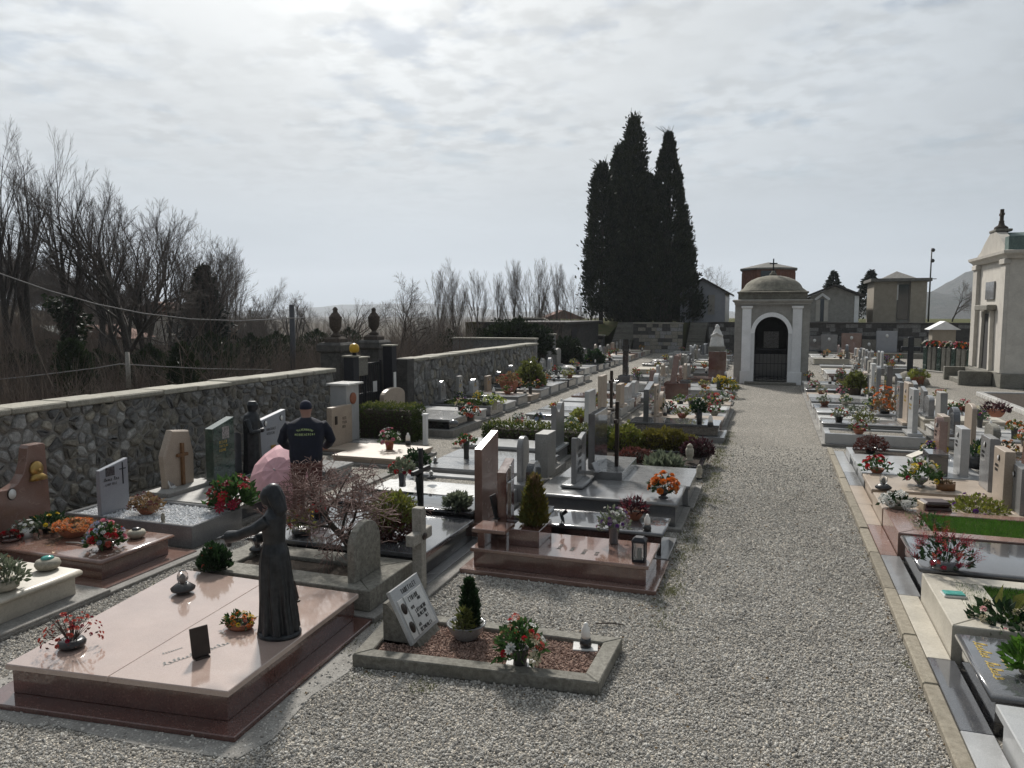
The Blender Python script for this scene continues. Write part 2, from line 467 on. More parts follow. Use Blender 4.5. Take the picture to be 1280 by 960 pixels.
plain('twig', (0.085, 0.070, 0.060), 0.9, var=0.35)
plain('twig_pale', (0.15, 0.128, 0.11), 0.9, var=0.3)
plain('brush_twig', (0.115, 0.088, 0.070), 0.95, var=0.4, scale=1.0)
plain('maple_twig', (0.17, 0.105, 0.09), 0.8, var=0.3)
plain('bronze', (0.026, 0.028, 0.031), 0.42, 0.5, 0.5, scale=16, bump=0.15)
plain('brass', (0.38, 0.25, 0.085), 0.35, 0.9, 0.2, scale=20)
plain('brown_metal', (0.035, 0.025, 0.02), 0.4, 0.5, 0.2)
plain('iron', (0.012, 0.013, 0.018), 0.55, 0.3, 0.2)
plain('steel', (0.35, 0.35, 0.36), 0.35, 0.8, 0.1)
plain('silver', (0.55, 0.55, 0.55), 0.25, 1.0, 0.1)
plain('gold', (0.62, 0.45, 0.13), 0.4, 0.6, 0.1)
plain('letter_dark', (0.035, 0.033, 0.032), 0.5, 0.2, 0.1)
plain('letter_grey', (0.11, 0.105, 0.10), 0.6, 0.0, 0.1)
plain('wood_brown', (0.17, 0.085, 0.035), 0.6, var=0.25, scale=18)
plain('dark_book', (0.042, 0.02, 0.016), 0.4, var=0.2)
plain('book_page', (0.42, 0.33, 0.22), 0.6)
plain('porcelain', (0.70, 0.70, 0.68), 0.2, var=0.06)
plain('photo_dark', (0.06, 0.06, 0.065), 0.2, var=0.7, scale=45)
plain('photo_mid', (0.28, 0.26, 0.25), 0.2, var=0.7, scale=40)
plain('white_plastic', (0.66, 0.66, 0.64), 0.4, var=0.05)
plain('candle_wax', (0.72, 0.70, 0.66), 0.35, var=0.05)
plain('red_plastic', (0.33, 0.018, 0.02), 0.35, var=0.15)
plain('blue_foil', (0.04, 0.10, 0.42), 0.35, var=0.3)
plain('yellow_lamp', (0.50, 0.30, 0.012), 0.35, var=0.1)
plain('teal_glass', (0.07, 0.30, 0.26), 0.15, var=0.3, scale=30)
plain('skin', (0.36, 0.20, 0.15), 0.55, var=0.08)
plain('navy_cloth', (0.007, 0.009, 0.020), 0.9, var=0.3, scale=12, bump=0.3)
plain('cap_cloth', (0.012, 0.015, 0.034), 0.9, var=0.2, bump=0.2)
plain('trouser_cloth', (0.115, 0.045, 0.04), 0.9, var=0.25, bump=0.3)
plain('hi_vis', (0.42, 0.52, 0.22), 0.6, var=0.1)
plain('pink_cloth', (0.64, 0.37, 0.40), 0.7, var=0.12, scale=14)
plain('interior_dark', (0.03, 0.028, 0.027), 0.9)  # chapel interior shade painted as a near-black colour; also the mausoleum door
plain('window_glass', (0.03, 0.035, 0.04), 0.08, var=0.1)
plain('cable', (0.22, 0.21, 0.20), 0.6)
plain('pole_metal', (0.06, 0.06, 0.065), 0.5, 0.4)
t = NT('clear_glass'); t.fin((0.92, 0.93, 0.92), 0.06, 0.5); t.b.inputs['Transmission Weight'].default_value = 0.85; t.b.inputs['IOR'].default_value = 1.35
# foliage and petals
leafm('leaf_green', (0.030, 0.068, 0.022), (0.055, 0.11, 0.030))
leafm('leaf_dark', (0.014, 0.034, 0.014), (0.026, 0.055, 0.02))
leafm('leaf_olive', (0.085, 0.10, 0.030), (0.15, 0.16, 0.04))
leafm('leaf_yellow', (0.20, 0.20, 0.035), (0.12, 0.15, 0.03))
leafm('leaf_dry', (0.22, 0.155, 0.08), (0.14, 0.09, 0.045))
leafm('leaf_red', (0.115, 0.035, 0.03), (0.07, 0.03, 0.024))
leafm('leaf_purple', (0.06, 0.016, 0.026), (0.035, 0.02, 0.02))
leafm('leaf_grey', (0.10, 0.125, 0.085), (0.16, 0.18, 0.12))
leafm('hedge_leaf', (0.030, 0.048, 0.014), (0.062, 0.085, 0.018))
leafm('cypress_leaf', (0.014, 0.024, 0.013), (0.036, 0.046, 0.022), trans=0.1, scale=1.2)
leafm('fir_leaf', (0.016, 0.026, 0.018), (0.028, 0.04, 0.026), trans=0.1, scale=2)
leafm('ivy_leaf', (0.014, 0.024, 0.010), (0.026, 0.040, 0.014), trans=0.15, scale=2)
leafm('grass_blade', (0.045, 0.12, 0.018), (0.075, 0.165, 0.022), trans=0.4)
leafm('weed_blade', (0.095, 0.11, 0.04), (0.15, 0.15, 0.07), trans=0.3)
leafm('conifer_gold', (0.085, 0.085, 0.018), (0.15, 0.125, 0.022), scale=20)
for k, c in dict(red=(0.50, 0.020, 0.028), crimson=(0.30, 0.010, 0.035), orange=(0.72, 0.19, 0.025), peach=(0.68, 0.30, 0.12), yellow=(0.72, 0.52, 0.03),
                 white=(0.72, 0.72, 0.68), pink=(0.62, 0.20, 0.27), purple=(0.16, 0.05, 0.26), blue=(0.30, 0.36, 0.50), coral=(0.52, 0.10, 0.07),
                 mauve=(0.40, 0.28, 0.36), tan=(0.36, 0.23, 0.13), brown=(0.085, 0.032, 0.024), lime=(0.42, 0.46, 0.05), maroon=(0.12, 0.018, 0.035), cream=(0.66, 0.58, 0.40)).items():
    leafm('petal_' + k, c, tuple(x * 0.72 for x in c), 0.6, 0.25, 30, 0.18)

# gravel sheet: pebbles as cells, coarse damp / worn patches of the real ground
def gravel_mat(name, tint, cell=44, warm=0.5):
    t = NT(name)
    cellc = t.voro(cell, 'F1', t.obj, 'Color'); d = t.voro(cell, 'F1', t.obj)
    sep = t.n('ShaderNodeSeparateColor'); t.l(cellc, sep.inputs[0])
    v = t.ramp(sep.outputs[0], 0, 1, 0.42, 1.5)
    c = t.mix(t.math('MULTIPLY', sep.outputs[1], warm), tint, (tint[0] * 1.08, tint[1] * 0.93, tint[2] * 0.74))
    c = t.hsv(c, v)
    e = t.ramp(d, 0.30, 0.62)
    c = t.mix(t.math('MULTIPLY', e, 0.8), c, tuple(x * 0.22 for x in tint))
    big = t.noise(0.5, 4, 0.6, t.obj)
    c = t.hsv(c, t.ramp(big, 0.3, 0.7, 0.84, 1.12))
    h = t.math('SUBTRACT', 1.0, d)
    t.bump(h, 0.9, 0.016)
    return t.fin(c, 0.9, 0.3)
gravel_mat('gravel', (0.41, 0.39, 0.35), 58)
gravel_mat('red_gravel', (0.26, 0.17, 0.135), 60, 0.6)
gravel_mat('white_gravel', (0.66, 0.67, 0.68), 60, 0.1)
t = NT('pebble')
rr = t.oi.outputs['Random']
c = t.mix(t.ramp(rr, 0.0, 1.0), (0.20, 0.193, 0.185), (0.63, 0.61, 0.565))
w2 = t.n('ShaderNodeTexWhiteNoise', noise_dimensions='1D'); t.l(rr, w2.inputs['W'])
c = t.mix(t.math('MULTIPLY', w2.outputs['Value'], 0.22), c, (0.42, 0.345, 0.25))
pos = t.geo.outputs['Position']
c = t.mix(t.math('MULTIPLY', t.ramp(t.noise(0.7, 5, 0.65, pos, 0.5), 0.48, 0.70), 0.30), c, (0.17, 0.155, 0.13))
c = t.hsv(c, t.ramp(t.noise(2.6, 4, 0.6, pos), 0.3, 0.7, 0.86, 1.14))
t.fin(c, 0.85, 0.3)
t = NT('red_pebble'); rr = t.oi.outputs['Random']
t.fin(t.mix(rr, (0.13, 0.075, 0.058), (0.42, 0.29, 0.235)), 0.85, 0.3)
t = NT('white_pebble'); rr = t.oi.outputs['Random']
t.fin(t.mix(rr, (0.55, 0.57, 0.60), (0.80, 0.80, 0.80)), 0.6, 0.4)
# terrain beyond the wall: leaf litter, dead grass
t = NT('litter')
c = t.mix(t.ramp(t.noise(0.5, 5, 0.6, t.obj), 0.35, 0.65), (0.085, 0.064, 0.046), (0.058, 0.052, 0.034))
c = t.hsv(c, t.ramp(t.noise(4, 5, 0.7, t.obj), 0.3, 0.7, 0.5, 1.5))
t.bump(t.noise(3, 6, 0.7, t.obj), 0.8, 0.2); t.fin(c, 1.0, 0.1)
t = NT('terrace_grass')
c = t.mix(t.ramp(t.noise(1.5, 5, 0.6, t.obj), 0.35, 0.65), (0.060, 0.072, 0.024), (0.095, 0.088, 0.042))
t.bump(t.noise(20, 4, 0.7, t.obj), 0.8, 0.05); t.fin(c, 1.0, 0.1)
t = NT('forest_hill')
c = t.mix(t.ramp(t.noise(0.02, 6, 0.6, t.obj), 0.35, 0.65), (0.062, 0.056, 0.048), (0.036, 0.044, 0.034))
c = t.hsv(c, t.ramp(t.noise(0.12, 6, 0.75, t.obj), 0.3, 0.7, 0.5, 1.5))
t.bump(t.noise(0.1, 6, 0.8, t.obj), 1.0, 6.0); t.fin(c, 1.0, 0.05)
M = MATS
for m in bpy.data.materials: M[m.name] = m
# ------------------------------------------------------------------ ground and terrain
def sstep(a, b, x):
    t = np.clip((x - a) / (b - a), 0, 1); return t * t * (3 - 2 * t)
def terrain_z(x, y):
    x = np.asarray(x, float); y = np.asarray(y, float)
    d = -9.75 - x
    az = np.degrees(np.arctan2(-x, y))            # angle left of the path direction
    z = -0.06 - 1.7 * sstep(0.2, 5, d) - 5.5 * sstep(14, 60, d) * (1 - sstep(36, 52, az))
    z = z + 7 * sstep(30, 130, d) * sstep(38, 60, az) + 1.2 * sstep(6, 25, d) * sstep(35, 55, az)
    z = z + 0.35 * np.sin(x * .31 + 1) * np.sin(y * .27) * sstep(4, 12, d)
    z = z - 6 * sstep(75, 160, y) * (1 - sstep(0.2, 5, d)) - 5 * sstep(26, 80, x)
    return z
def grid_sheet(name, xs, ys, zf, mat):
    X, Y = np.meshgrid(xs, ys); Z = zf(X, Y)
    v = np.stack([X.ravel(), Y.ravel(), Z.ravel()], 1); n = len(xs)
    i = np.arange(len(ys) - 1)[:, None] * n + np.arange(n - 1)[None]
    i = i.ravel(); f = np.stack([i, i + 1, i + n + 1, i + n], 1)
    return link(name, np_mesh(name, v, f, mat, True))
xs = np.concatenate([np.linspace(-2500, -220, 12), np.linspace(-200, -45, 24), np.linspace(-42, -9.5, 40), np.linspace(-8, 26, 10), np.linspace(40, 2500, 16)])
ys = np.concatenate([np.linspace(-400, -20, 8), np.linspace(-15, 75, 60), np.linspace(82, 200, 16), np.linspace(240, 4000, 16)])
struct(grid_sheet('terrain', xs, ys, terrain_z, M['litter']))
gs = grid_sheet('ground', np.linspace(-9.68, 30, 30), np.linspace(-6, 54.4, 40), lambda x, y: 0.0 * x + 0.0, M['gravel'])
struct(gs)

# far hills
def hill(name, cx, cy, rx, ry, h, z0, seed):
    n = 40; vs = []; fs = []
    r_ = random.Random(seed); ph = [r_.uniform(0, 6) for _ in range(6)]
    for j in range(n + 1):
        for i in range(n + 1):
            u = i / n * 2 - 1; w = j / n * 2 - 1
            q = max(0, 1 - u * u) * max(0, 1 - w * w)
            b = 1 + 0.22 * math.sin(5 * u + ph[0]) + 0.16 * math.sin(9 * u + ph[1] + 2 * w) + 0.07 * math.sin(21 * u + ph[2]) + .05 * math.sin(33 * u + 17 * w + ph[3])
            vs.append((cx + u * rx, cy + w * ry, z0 + h * q ** 0.8 * b))
    for j in range(n):
        for i in range(n):
            a = j * (n + 1) + i; fs.append((a, a + 1, a + n + 2, a + n + 1))
    return struct(MB().add(vs, fs, True).build(name, M['forest_hill']))
hill('hill', 480, 1500, 420, 500, 92, -12, 3)
hill('hill', 1100, 2300, 700, 600, 150, -12, 4)
hill('hill', -1500, 3300, 1900, 700, 62, -30, 9)

# ------------------------------------------------------------------ rubble stone wall along the left
def voronoi_cells(sites, box):
    cells = []
    S = np.array(sites)
    for i, (sx, sy) in enumerate(sites):
        d2 = ((S - S[i]) ** 2).sum(1); nb = np.argsort(d2)[1:22]
        poly = [(box[0], box[1]), (box[2], box[1]), (box[2], box[3]), (box[0], box[3])]
        for j in nb:
            mx, my = (S[j] + S[i]) / 2; nx, ny = S[j] - S[i]
            out = []
            for k in range(len(poly)):
                a, b = poly[k], poly[(k + 1) % len(poly)]
                da = (a[0] - mx) * nx + (a[1] - my) * ny; db = (b[0] - mx) * nx + (b[1] - my) * ny
                if da <= 0: out.append(a)
                if (da < 0) != (db < 0):
                    q = da / (da - db); out.append((a[0] + q * (b[0] - a[0]), a[1] + q * (b[1] - a[1])))
            poly = out
            if len(poly) < 3: break
        cells.append(poly)
    return cells
def clean(poly, eps):
    out = [p for k, p in enumerate(poly) if math.hypot(p[0] - poly[k - 1][0], p[1] - poly[k - 1][1]) > eps]
    return out
WALLX = -9.22
def stone_wall(label, y0, y1, ztop, cw, chh, n_parts, rg, cap_len=0.8):
    root = thing('stone_wall', label, 'wall', (WALLX - .22, (y0 + y1) / 2, 0))
    oy = (y0 + y1) / 2; L = y1 - y0
    MB().box(-.21, -L / 2, -1.9, .205, L / 2, ztop).build('mortar_core', M['mortar'], root)
    nx = int(L / cw); nz = int(ztop / chh); sites = []
    for j in range(nz):
        for i in range(nx):
            sites.append((-L / 2 + (i + .5 + (j % 2) * .5 - .25) * L / nx + rg.uniform(-.62, .62) * L / nx, (j + .5) * ztop / nz + rg.uniform(-.55, .55) * ztop / nz))
    cells = voronoi_cells(sites, (-L / 2, 0.0, L / 2, ztop))
    order = sorted(range(len(cells)), key=lambda i: sites[i][0])
    rest = MB(); cnt = 0
    for i in order:
        poly = clean(cells[i], 0.02)
        if len(poly) < 3: continue
        sx, sy = sites[i]
        if len(poly) > 9: poly = poly[:9]
        poly = [(a - sx, b - sy) for a, b in poly]
        poly = [(a * rg.uniform(.82, 1.02), b * rg.uniform(.82, 1.02)) for a, b in poly]
        if len(poly) <= 6:                       # knock the corners off
            q_ = []
            for k_ in range(len(poly)):
                p0, p1, p2 = poly[k_ - 1], poly[k_], poly[(k_ + 1) % len(poly)]; c0, c1 = rg.uniform(.12, .3), rg.uniform(.12, .3)
                q_ += [(p1[0] + (p0[0] - p1[0]) * c0, p1[1] + (p0[1] - p1[1]) * c0), (p1[0] + (p2[0] - p1[0]) * c1, p1[1] + (p2[1] - p1[1]) * c1)]
            poly = q_
        pr = rg.uniform(.012, .065); g_ = rg.uniform(.002, .011)
        prof = [(g_, -.04), (g_ + .004, pr * .45), (g_ + rg.uniform(.018, .04), pr)]
        # local (u, v, w) -> wall (y, z, x)
        MM = Matrix(((0, 0, 1, .205), (1, 0, 0, sx), (0, 1, 0, sy), (0, 0, 0, 1)))
        mi = rg.choice((0, 0, 1, 1, 2, 3))
        if cnt < n_parts:
            mb = MB().prism(poly, prof, False, 0, Matrix(((0, 0, 1, 0), (1, 0, 0, 0), (0, 1, 0, 0), (0, 0, 0, 1))))
            mb.build('stone', M['rubble_%d' % mi], root, (.205, sx, sy)); cnt += 1
        else:
            rest.prism(poly, prof, False, mi, MM)
    if rest.v: stuff(rest.build('stone_facing', [M['rubble_%d' % k] for k in range(4)], root))
    nc = max(2, int(L / cap_len)); e = [-L / 2 + L * (k + (rg.uniform(-.12, .12) if 0 < k < nc else 0)) / nc for k in range(nc + 1)]
    for k in range(nc):
        dz = rg.uniform(-.010, .010); jx = rg.uniform(-.018, .018)
        MB().box(-.27 + jx, e[k] + .005, ztop - .008, .27 + jx, e[k + 1] - .005, ztop + .075 + dz, rg.uniform(.01, .022), M=Matrix.Rotation(rg.uniform(-.006, .006), 4, 'Z')).build('coping_stone', M['coping'], root)
    return root
stone_wall('long rubble stone wall with pale coping, nearest the left edge', 4.4, 14.75, 1.46, .185, .12, 300, random.Random(3))
stone_wall('rubble stone wall with pale coping running beyond the iron gate', 18.65, 30.3, 1.46, .26, .19, 0, random.Random(4))

# ------------------------------------------------------------------ cemetery gate
def gate_pillar(y, label, top_px):
    r_ = thing('gate_pillar', label, 'pillar', (-10.2, y, -.16), 0, 'gate pillars')
    MB().box(-.28, -.28, -1.9, .28, .28, 1.95, .02).build('shaft', M['pillar_stone'], r_)
    MB().prism(rect(-.34, -.34, .34, .34), [(.05, 1.95), (0, 2.0), (0, 2.14), (.06, 2.2)]).build('cornice', M['pillar_stone'], r_)
    MB().prism(rect(-.2, -.2, .2, .2), [(0, 2.2), (0, 2.29), (.05, 2.34)]).build('urn_base', M['urn_stone'], r_)
    prof = [(.19, 2.5), (.20, 2.54), (.10, 2.60), (.09, 2.64), (.15, 2.70), (.22, 2.80), (.235, 3.05), (.25, 3.10), (.20, 3.14), (.16, 3.20), (.09, 3.25), (.085, 3.31), (.10, 3.35), (.04, 3.41), (.005, 3.42)]
    prof = [(r * .66, 2.34 + (z - 2.5) * .80) for r, z in prof]
    MB().lathe(prof, 16, rip=lambda a, z: .03 * math.cos(8 * a) if 2.5 < z < 2.78 else 0).build('urn', M['urn_stone'], r_)
gate_pillar(16.42, 'dark stone gate pillar with urn, nearer the long rubble wall', 0)
gate_pillar(18.34, 'dark stone gate pillar with urn, beside the second wall', 0)
g_ = thing('iron_gate', 'tall dark iron double gate between the urn pillars', 'gate', (-9.5, 16.57, 0))
for s in (-1, 1):
    leaf = MB()
    for k in range(8): leaf.box(-.012, s * (.08 + k * .1) - .012, .12, .012, s * (.08 + k * .1) + .012, 1.5)
    leaf.build('gate_leaf', M['iron'], g_)
    fr = MB()
    for z in (.1, .75, 1.48): fr.box(-.018, min(s * .05, s * .84), z, .018, max(s * .05, s * .84), z + .05)
    for yy in (.05, .82): fr.box(-.02, s * yy - .025, .06, .02, s * yy + .025, 1.58)
    fr.build('frame', M['iron'], g_)
    MB().box(-.008, min(s * .08, s * .8), .14, .004, max(s * .08, s * .8), .74).build('sheet_panel', M['iron'], g_)
MB().box(.03, .36, .78, .036, .56, 1.05).build('notice', M['white_plastic'], g_)
def gate_post(y, h, label):
    r_ = thing('gate_post', label, 'post', (-9.3, y, 0), 0, 'iron gate posts')
    MB().box(-.13, -.13, 0, .13, .13, h, .008).build('post', M['iron'], r_)
    MB().box(-.16, -.16, h, .16, .16, h + .035, .006).build('cap', M['coping'], r_)
    return r_
gate_post(15.62, 1.74, 'dark iron gate post under the yellow lamp')
gp = gate_post(17.52, 1.92, 'dark iron gate post with a narrow white notice')
MB().box(.132, -.06, .75, .14, .07, 1.25).build('notice', M['white_plastic'], gp)
lp = thing('warning_lamp', 'small round yellow lamp on the gate post', 'lamp', (-9.25, 15.68, 1.775))
MB().lathe([(.05, 0), (.05, .05), (.035, .07)], 12).build('socket', M['iron'], lp)
MB().lathe([(.09, .07), (.115, .12), (.115, .20), (.09, .25), (.03, .28)], 14).build('dome', M['yellow_lamp'], lp)
bx_ = thing('meter_box', 'pale box cabinet fixed to the gate frame', 'box', (-9.45, 16.2, 1.25))
MB().box(-.12, -.25, 0, .12, .25, .42, .01).build('cabinet', M['old_granite'], bx_)
MB().box(-.16, -.29, .42, .16, .29, .46, .008).build('lid', M['coping'], bx_)
w_ = tag(MB().box(-.2, -.2, 0, .2, .2, 1.54, .01).build('pier', M['dark_wall'], None, (-9.35, 18.42, 0)), 'dark rendered pier where the second wall starts', 'pier')

# ------------------------------------------------------------------ domed chapel at the end of the path
def arch_poly(w, spring, top, n=14):
    """arch opening outline going up the left side, over and down the right"""
    pts = [(-w / 2, 0), (-w / 2, spring)]
    for k in range(1, n): a = math.pi - math.pi * k / n; pts.append((w / 2 * math.cos(a), spring + (top - spring) * math.sin(a)))
    return pts + [(w / 2, spring), (w / 2, 0)]
ch = thing('chapel', 'small white and grey domed chapel at the end of the path', 'chapel', (0, 31.3, 0))
XZ = lambda y: Matrix(((1, 0, 0, 0), (0, 0, -1, y), (0, 1, 0, 0), (0, 0, 0, 1)))   # (u,v,w) -> (x,-w,z)
W2 = 1.38; ow = 1.24; spr = 1.98; otop = 2.63
ap = arch_poly(ow, spr, otop)
mb = MB().prism([(-W2, 0)] + [(W2, 0)][:0] + ap[:1][:0] + [(-ow / 2, 0)] + ap[1:-1] + [(ow / 2, 0), (W2, 0), (W2, 3.1), (-W2, 3.1)], [(0, 0), (0, .3)], M=XZ(.3))
mb.build('facade', M['render_grey'], ch)
MB().box(-W2, .3, 0, -W2 + .3, 2.7, 3.1).build('side_wall', M['render_grey'], ch)
MB().box(W2 - .3, .3, 0, W2, 2.7, 3.1).build('side_wall', M['render_grey'], ch)
MB().box(-W2, 2.7, 0, W2, 3.0, 3.1).build('back_wall', M['render_grey'], ch)
MB().box(-W2 + .302, 2.66, .14, W2 - .302, 2.698, 3.09).build('shade_lining', M['interior_dark'], ch)  # added near-black sheets inside the walls paint in the shade of the interior
for s in (-1, 1): MB().box(min(s * (W2 - .302), s * (W2 - .33)), .31, .14, max(s * (W2 - .302), s * (W2 - .33)), 2.655, 3.09).build('shade_lining', M['interior_dark'], ch)
MB().box(-W2 + .3, .3, .1, W2 - .3, 2.7, .14).build('floor', M['concrete'], ch)
for s in (-1, 1):
    x = s * 0.93
    pl = MB(); pl.box(x - .17, -.06, .5, x + .17, .0, 2.94, .006); pl.build('pilaster', M['white_paint'], ch)
    MB().box(x - .21 if s < 0 else x - .31, -.10, 0, x + .31 if s < 0 else x + .21, .0, .5, .008).build('pilaster_base', M['white_paint'], ch)
    MB().prism(rect(x - .21, -.11, x + .21, 0), [(.03, 2.94), (0, 2.98), (0, 3.05)]).build('capital', M['white_paint'], ch)
    MB().box(s * .76 - (.14 if s > 0 else 0), -.035, .5, s * .76 + (.14 if s < 0 else 0), -.003, spr, .004).build('jamb', M['white_paint'], ch)
n = 18; ri = ow / 2; ro = ow / 2 + .15
vs = []; fs = []
for k in range(n + 1):
    a = math.pi * k / n
    for (rx, rz_) in ((ri, otop - spr), (ro, otop - spr + .17)):
        for yy in (-.045, -.003): vs.append((rx * math.cos(a), yy, spr + rz_ * math.sin(a)))
for k in range(n):
    a, b = 4 * k, 4 * k + 4
    fs += [(a, a + 2, b + 2, b), (a + 2, a + 3, b + 3, b + 2), (a + 1, b + 1, b + 3, a + 3), (a, b, b + 1, a + 1)]
MB().add(vs, fs).build('arch_trim', M['white_paint'], ch)
co = MB()
co.prism(rect(-W2 - .02, -.13, W2 + .02, 3.0), [(0, 3.1), (0, 3.16), (-.07, 3.22), (-.08, 3.27), (-.02, 3.29)]).build('cornice', M['render_grey'], ch)
MB().prism(rect(-W2 + .1, .1, W2 - .1, 2.9), [(0, 3.29), (0, 3.52), (-.04, 3.55), (-.04, 3.60), (.06, 3.62)]).build('attic', M['dome_stone'], ch)
prof = [(1.30, 3.62), (1.26, 3.68), (1.12, 3.78), (1.06, 3.90), (.98, 3.99), (.82, 4.11), (.58, 4.21), (.3, 4.27), (.14, 4.285)]
dm = MB().lathe(prof, 28, (0, 1.5, 0), rip=lambda a, z: .012 * math.cos(12 * a)).build('dome', M['dome_stone'], ch)
MB().lathe([(.16, 0), (.14, .08), (.07, .14), (.06, .2)], 12, (0, 1.5, 4.275)).build('finial', M['dome_stone'], dm)
MB().box(-.025, 1.475, 4.46, .025, 1.525, 4.96).box(-.15, 1.48, 4.74, .15, 1.52, 4.79).build('cross', M['iron'], dm)
st = MB().box(-.95, -.42, 0, .95, -.1, .1, .01).build('step', M['old_granite'], ch)
gr = MB()
for k in range(9): x = -.56 + k * .14; gr.box(x - .008, .18, .14, x + .008, .2, 1.36)
for z in (.2, .78, 1.34): gr.box(-.6, .175, z, .6, .205, z + .03)
gr.build('grille', M['iron'], ch)
MB().box(-.75, 2.1, .14, .75, 2.65, 1.0, .01).box(-.85, 2.05, 1.0, .85, 2.68, 1.07, .006).build('altar', M['mid_grey'], ch)
MB().box(-.3, 2.62, 1.3, .3, 2.68, 2.0).build('altar_picture', M['photo_mid'], ch)

# ------------------------------------------------------------------ terrace at the back, retaining walls, stairs
TY, TZ = 54.0, 2.08
xa, xb = PY(762, 420, TY).x, PY(788, 420, TY).x        # first stair
xc, xd = PY(857, 420, TY).x, PY(880, 420, TY).x        # second stair
te = MB(); te.box(xd + .3, TY + .35, -.5, 40, TY + 60, TZ - .02)
te.box(-24, TY + 4.5, -.5, xd + .3, TY + 60, TZ - .02)
te.box(xb + .2, TY + .4, -.5, xc - .2, TY + 4.6, TZ - .03)
struct(te.build('terrace', M['terrace_grass']))
def block_wall(name, label, x0, x1, y, ztop, slope=None, rows=8, bw=.42, mats=('rubble_1', 'rubble_3', 'dark_wall'), dark=False):
    r_ = thing(name, label, 'wall', ((x0 + x1) / 2, y, 0))
    L = x1 - x0; mb = MB()
    MB().box(-L / 2, 0, -.4, L / 2, .35, ztop).build('wall_core', M['dark_wall'], r_)
    rest = MB(); hh = ztop / rows
    for j in range(rows):
        x = -L / 2
        while x < L / 2 - .05:
            w = min(bw * rng.uniform(.6, 1.4), L / 2 - x)
            rest.box(x + .008, -rng.uniform(.015, .05), j * hh + .008, x + w - .008, .02, (j + 1) * hh - .008, .006, mi=rng.randrange(3)); x += w
    stuff(rest.build('stone_facing', [M[m] for m in mats], r_))
    MB().box(-L / 2 - .02, -.1, ztop, L / 2 + .02, .42, ztop + .1, .01).build('coping', M['coping'] if not dark else M['roof_dark'], r_)
    return r_
block_wall('retaining_wall', 'long dark retaining wall behind the chapel and right graves', xd + .3, 22, TY, TZ, mats=('dark_wall', 'rubble_1', 'dark_wall'), dark=True)
block_wall('retaining_wall', 'stone retaining wall between the two stairways under the cypresses', xb + .2, xc - .2, TY, TZ - .05)
def stairs(x0, x1, y, n, label):
    r_ = thing('stairs', label, 'stairs', ((x0 + x1) / 2, y, 0)); L = x1 - x0
    for k in range(n):
        MB().box(-L / 2, k * .3, 0 if k == 0 else k * TZ / n - .02, L / 2, (k + 1.25) * .3, (k + 1) * TZ / n, .01).build('step', M['old_granite'], r_)
    MB().box(-L / 2 - .02, .3 * n, -.3, L / 2 + .02, .3 * n + 1.2, TZ - .01).build('landing', M['old_granite'], r_)
stairs(xa, xb, TY - .3, 12, 'wide stone stairway rising left of the stone retaining wall')
stairs(xc, xd, TY - .3, 12, 'narrow stone stairway rising right of the stone retaining wall')
# left of the stairs: sloping side wall, grass bank, dark shed doorway
x1_ = PY(738, 430, TY - 2).x; x0_ = PY(676, 430, TY - 8).x
sw = thing('retaining_wall', 'low brick retaining wall stepping down beside the grass bank', 'wall', (xa - 2.6, TY - .6, 0))
poly = [(-4.4, 0), (2.3, 0), (2.3, 1.15), (.2, 1.2), (-2.2, 2.35), (-4.4, 2.4)]
MB().prism(poly, [(0, 0), (0, .35)], M=XZ(.35)).build('wall', M['dark_wall'], sw)
rest = MB()
for j in range(10):
    x = -2.6
    while x < 2.2:
        w = rng.uniform(.25, .5); z1 = j * .23 + .23
        lim = 1.15 if x > .2 else 1.2 + (.2 - x) / 2.4 * 1.15
        if z1 < lim: rest.box(x + .01, -rng.uniform(.01, .035), j * .23 + .01, min(x + w, 2.28) - .01, .02, z1 - .008, .005, mi=rng.randrange(3))
        x += w
stuff(rest.build('stone_facing', [M['rubble_1'], M['rubble_3'], M['dark_wall']], sw))
cp = MB(); 
for (a, b) in (((2.35, 1.15), (.2, 1.2)), ((.2, 1.2), (-2.2, 2.35)), ((-2.2, 2.35), (-4.5, 2.4))):
    cp.add([(a[0], -.06, a[1]), (a[0], .42, a[1]), (a[0], .42, a[1] + .09), (a[0], -.06, a[1] + .09), (b[0], -.06, b[1]), (b[0], .42, b[1]), (b[0], .42, b[1] + .09), (b[0], -.06, b[1] + .09)],
           [(0, 1, 2, 3), (4, 7, 6, 5), (0, 4, 5, 1), (1, 5, 6, 2), (2, 6, 7, 3), (3, 7, 4, 0)])
cp.build('coping', M['coping'], sw)
MB().box(-3.9, -.03, .05, -2.9, .0, 1.95).build('doorway', M['iron'], sw)
bank = MB()
bx = xa - 2.6
bank.add([(bx - 2.2, TY + .2, 2.3), (bx + .2, TY + .2, 1.2), (xa - .15, TY + .2, 1.15), (xa - .15, TY + 4.6, 2.12), (bx - 2.2, TY + 4.6, 2.35)], [(0, 1, 2, 3, 4)])
struct(bank.build('grass_bank', M['terrace_grass']))
sh = thing('shed', 'low flat roofed stone shed at the end of the second wall', 'shed', (-14.3, 44.5, 0))
MB().box(-2.4, -1, -.5, 2.6, 9, 2.1).build('wall', M['dark_wall'], sh)
MB().box(-2.6, -1.3, 2.1, 2.9, 9.2, 2.26, .02).build('roof', M['roof_dark'], sh)
MB().box(2.6, 1.2, .05, 2.64, 2.4, 1.9).build('door', M['iron'], sh)
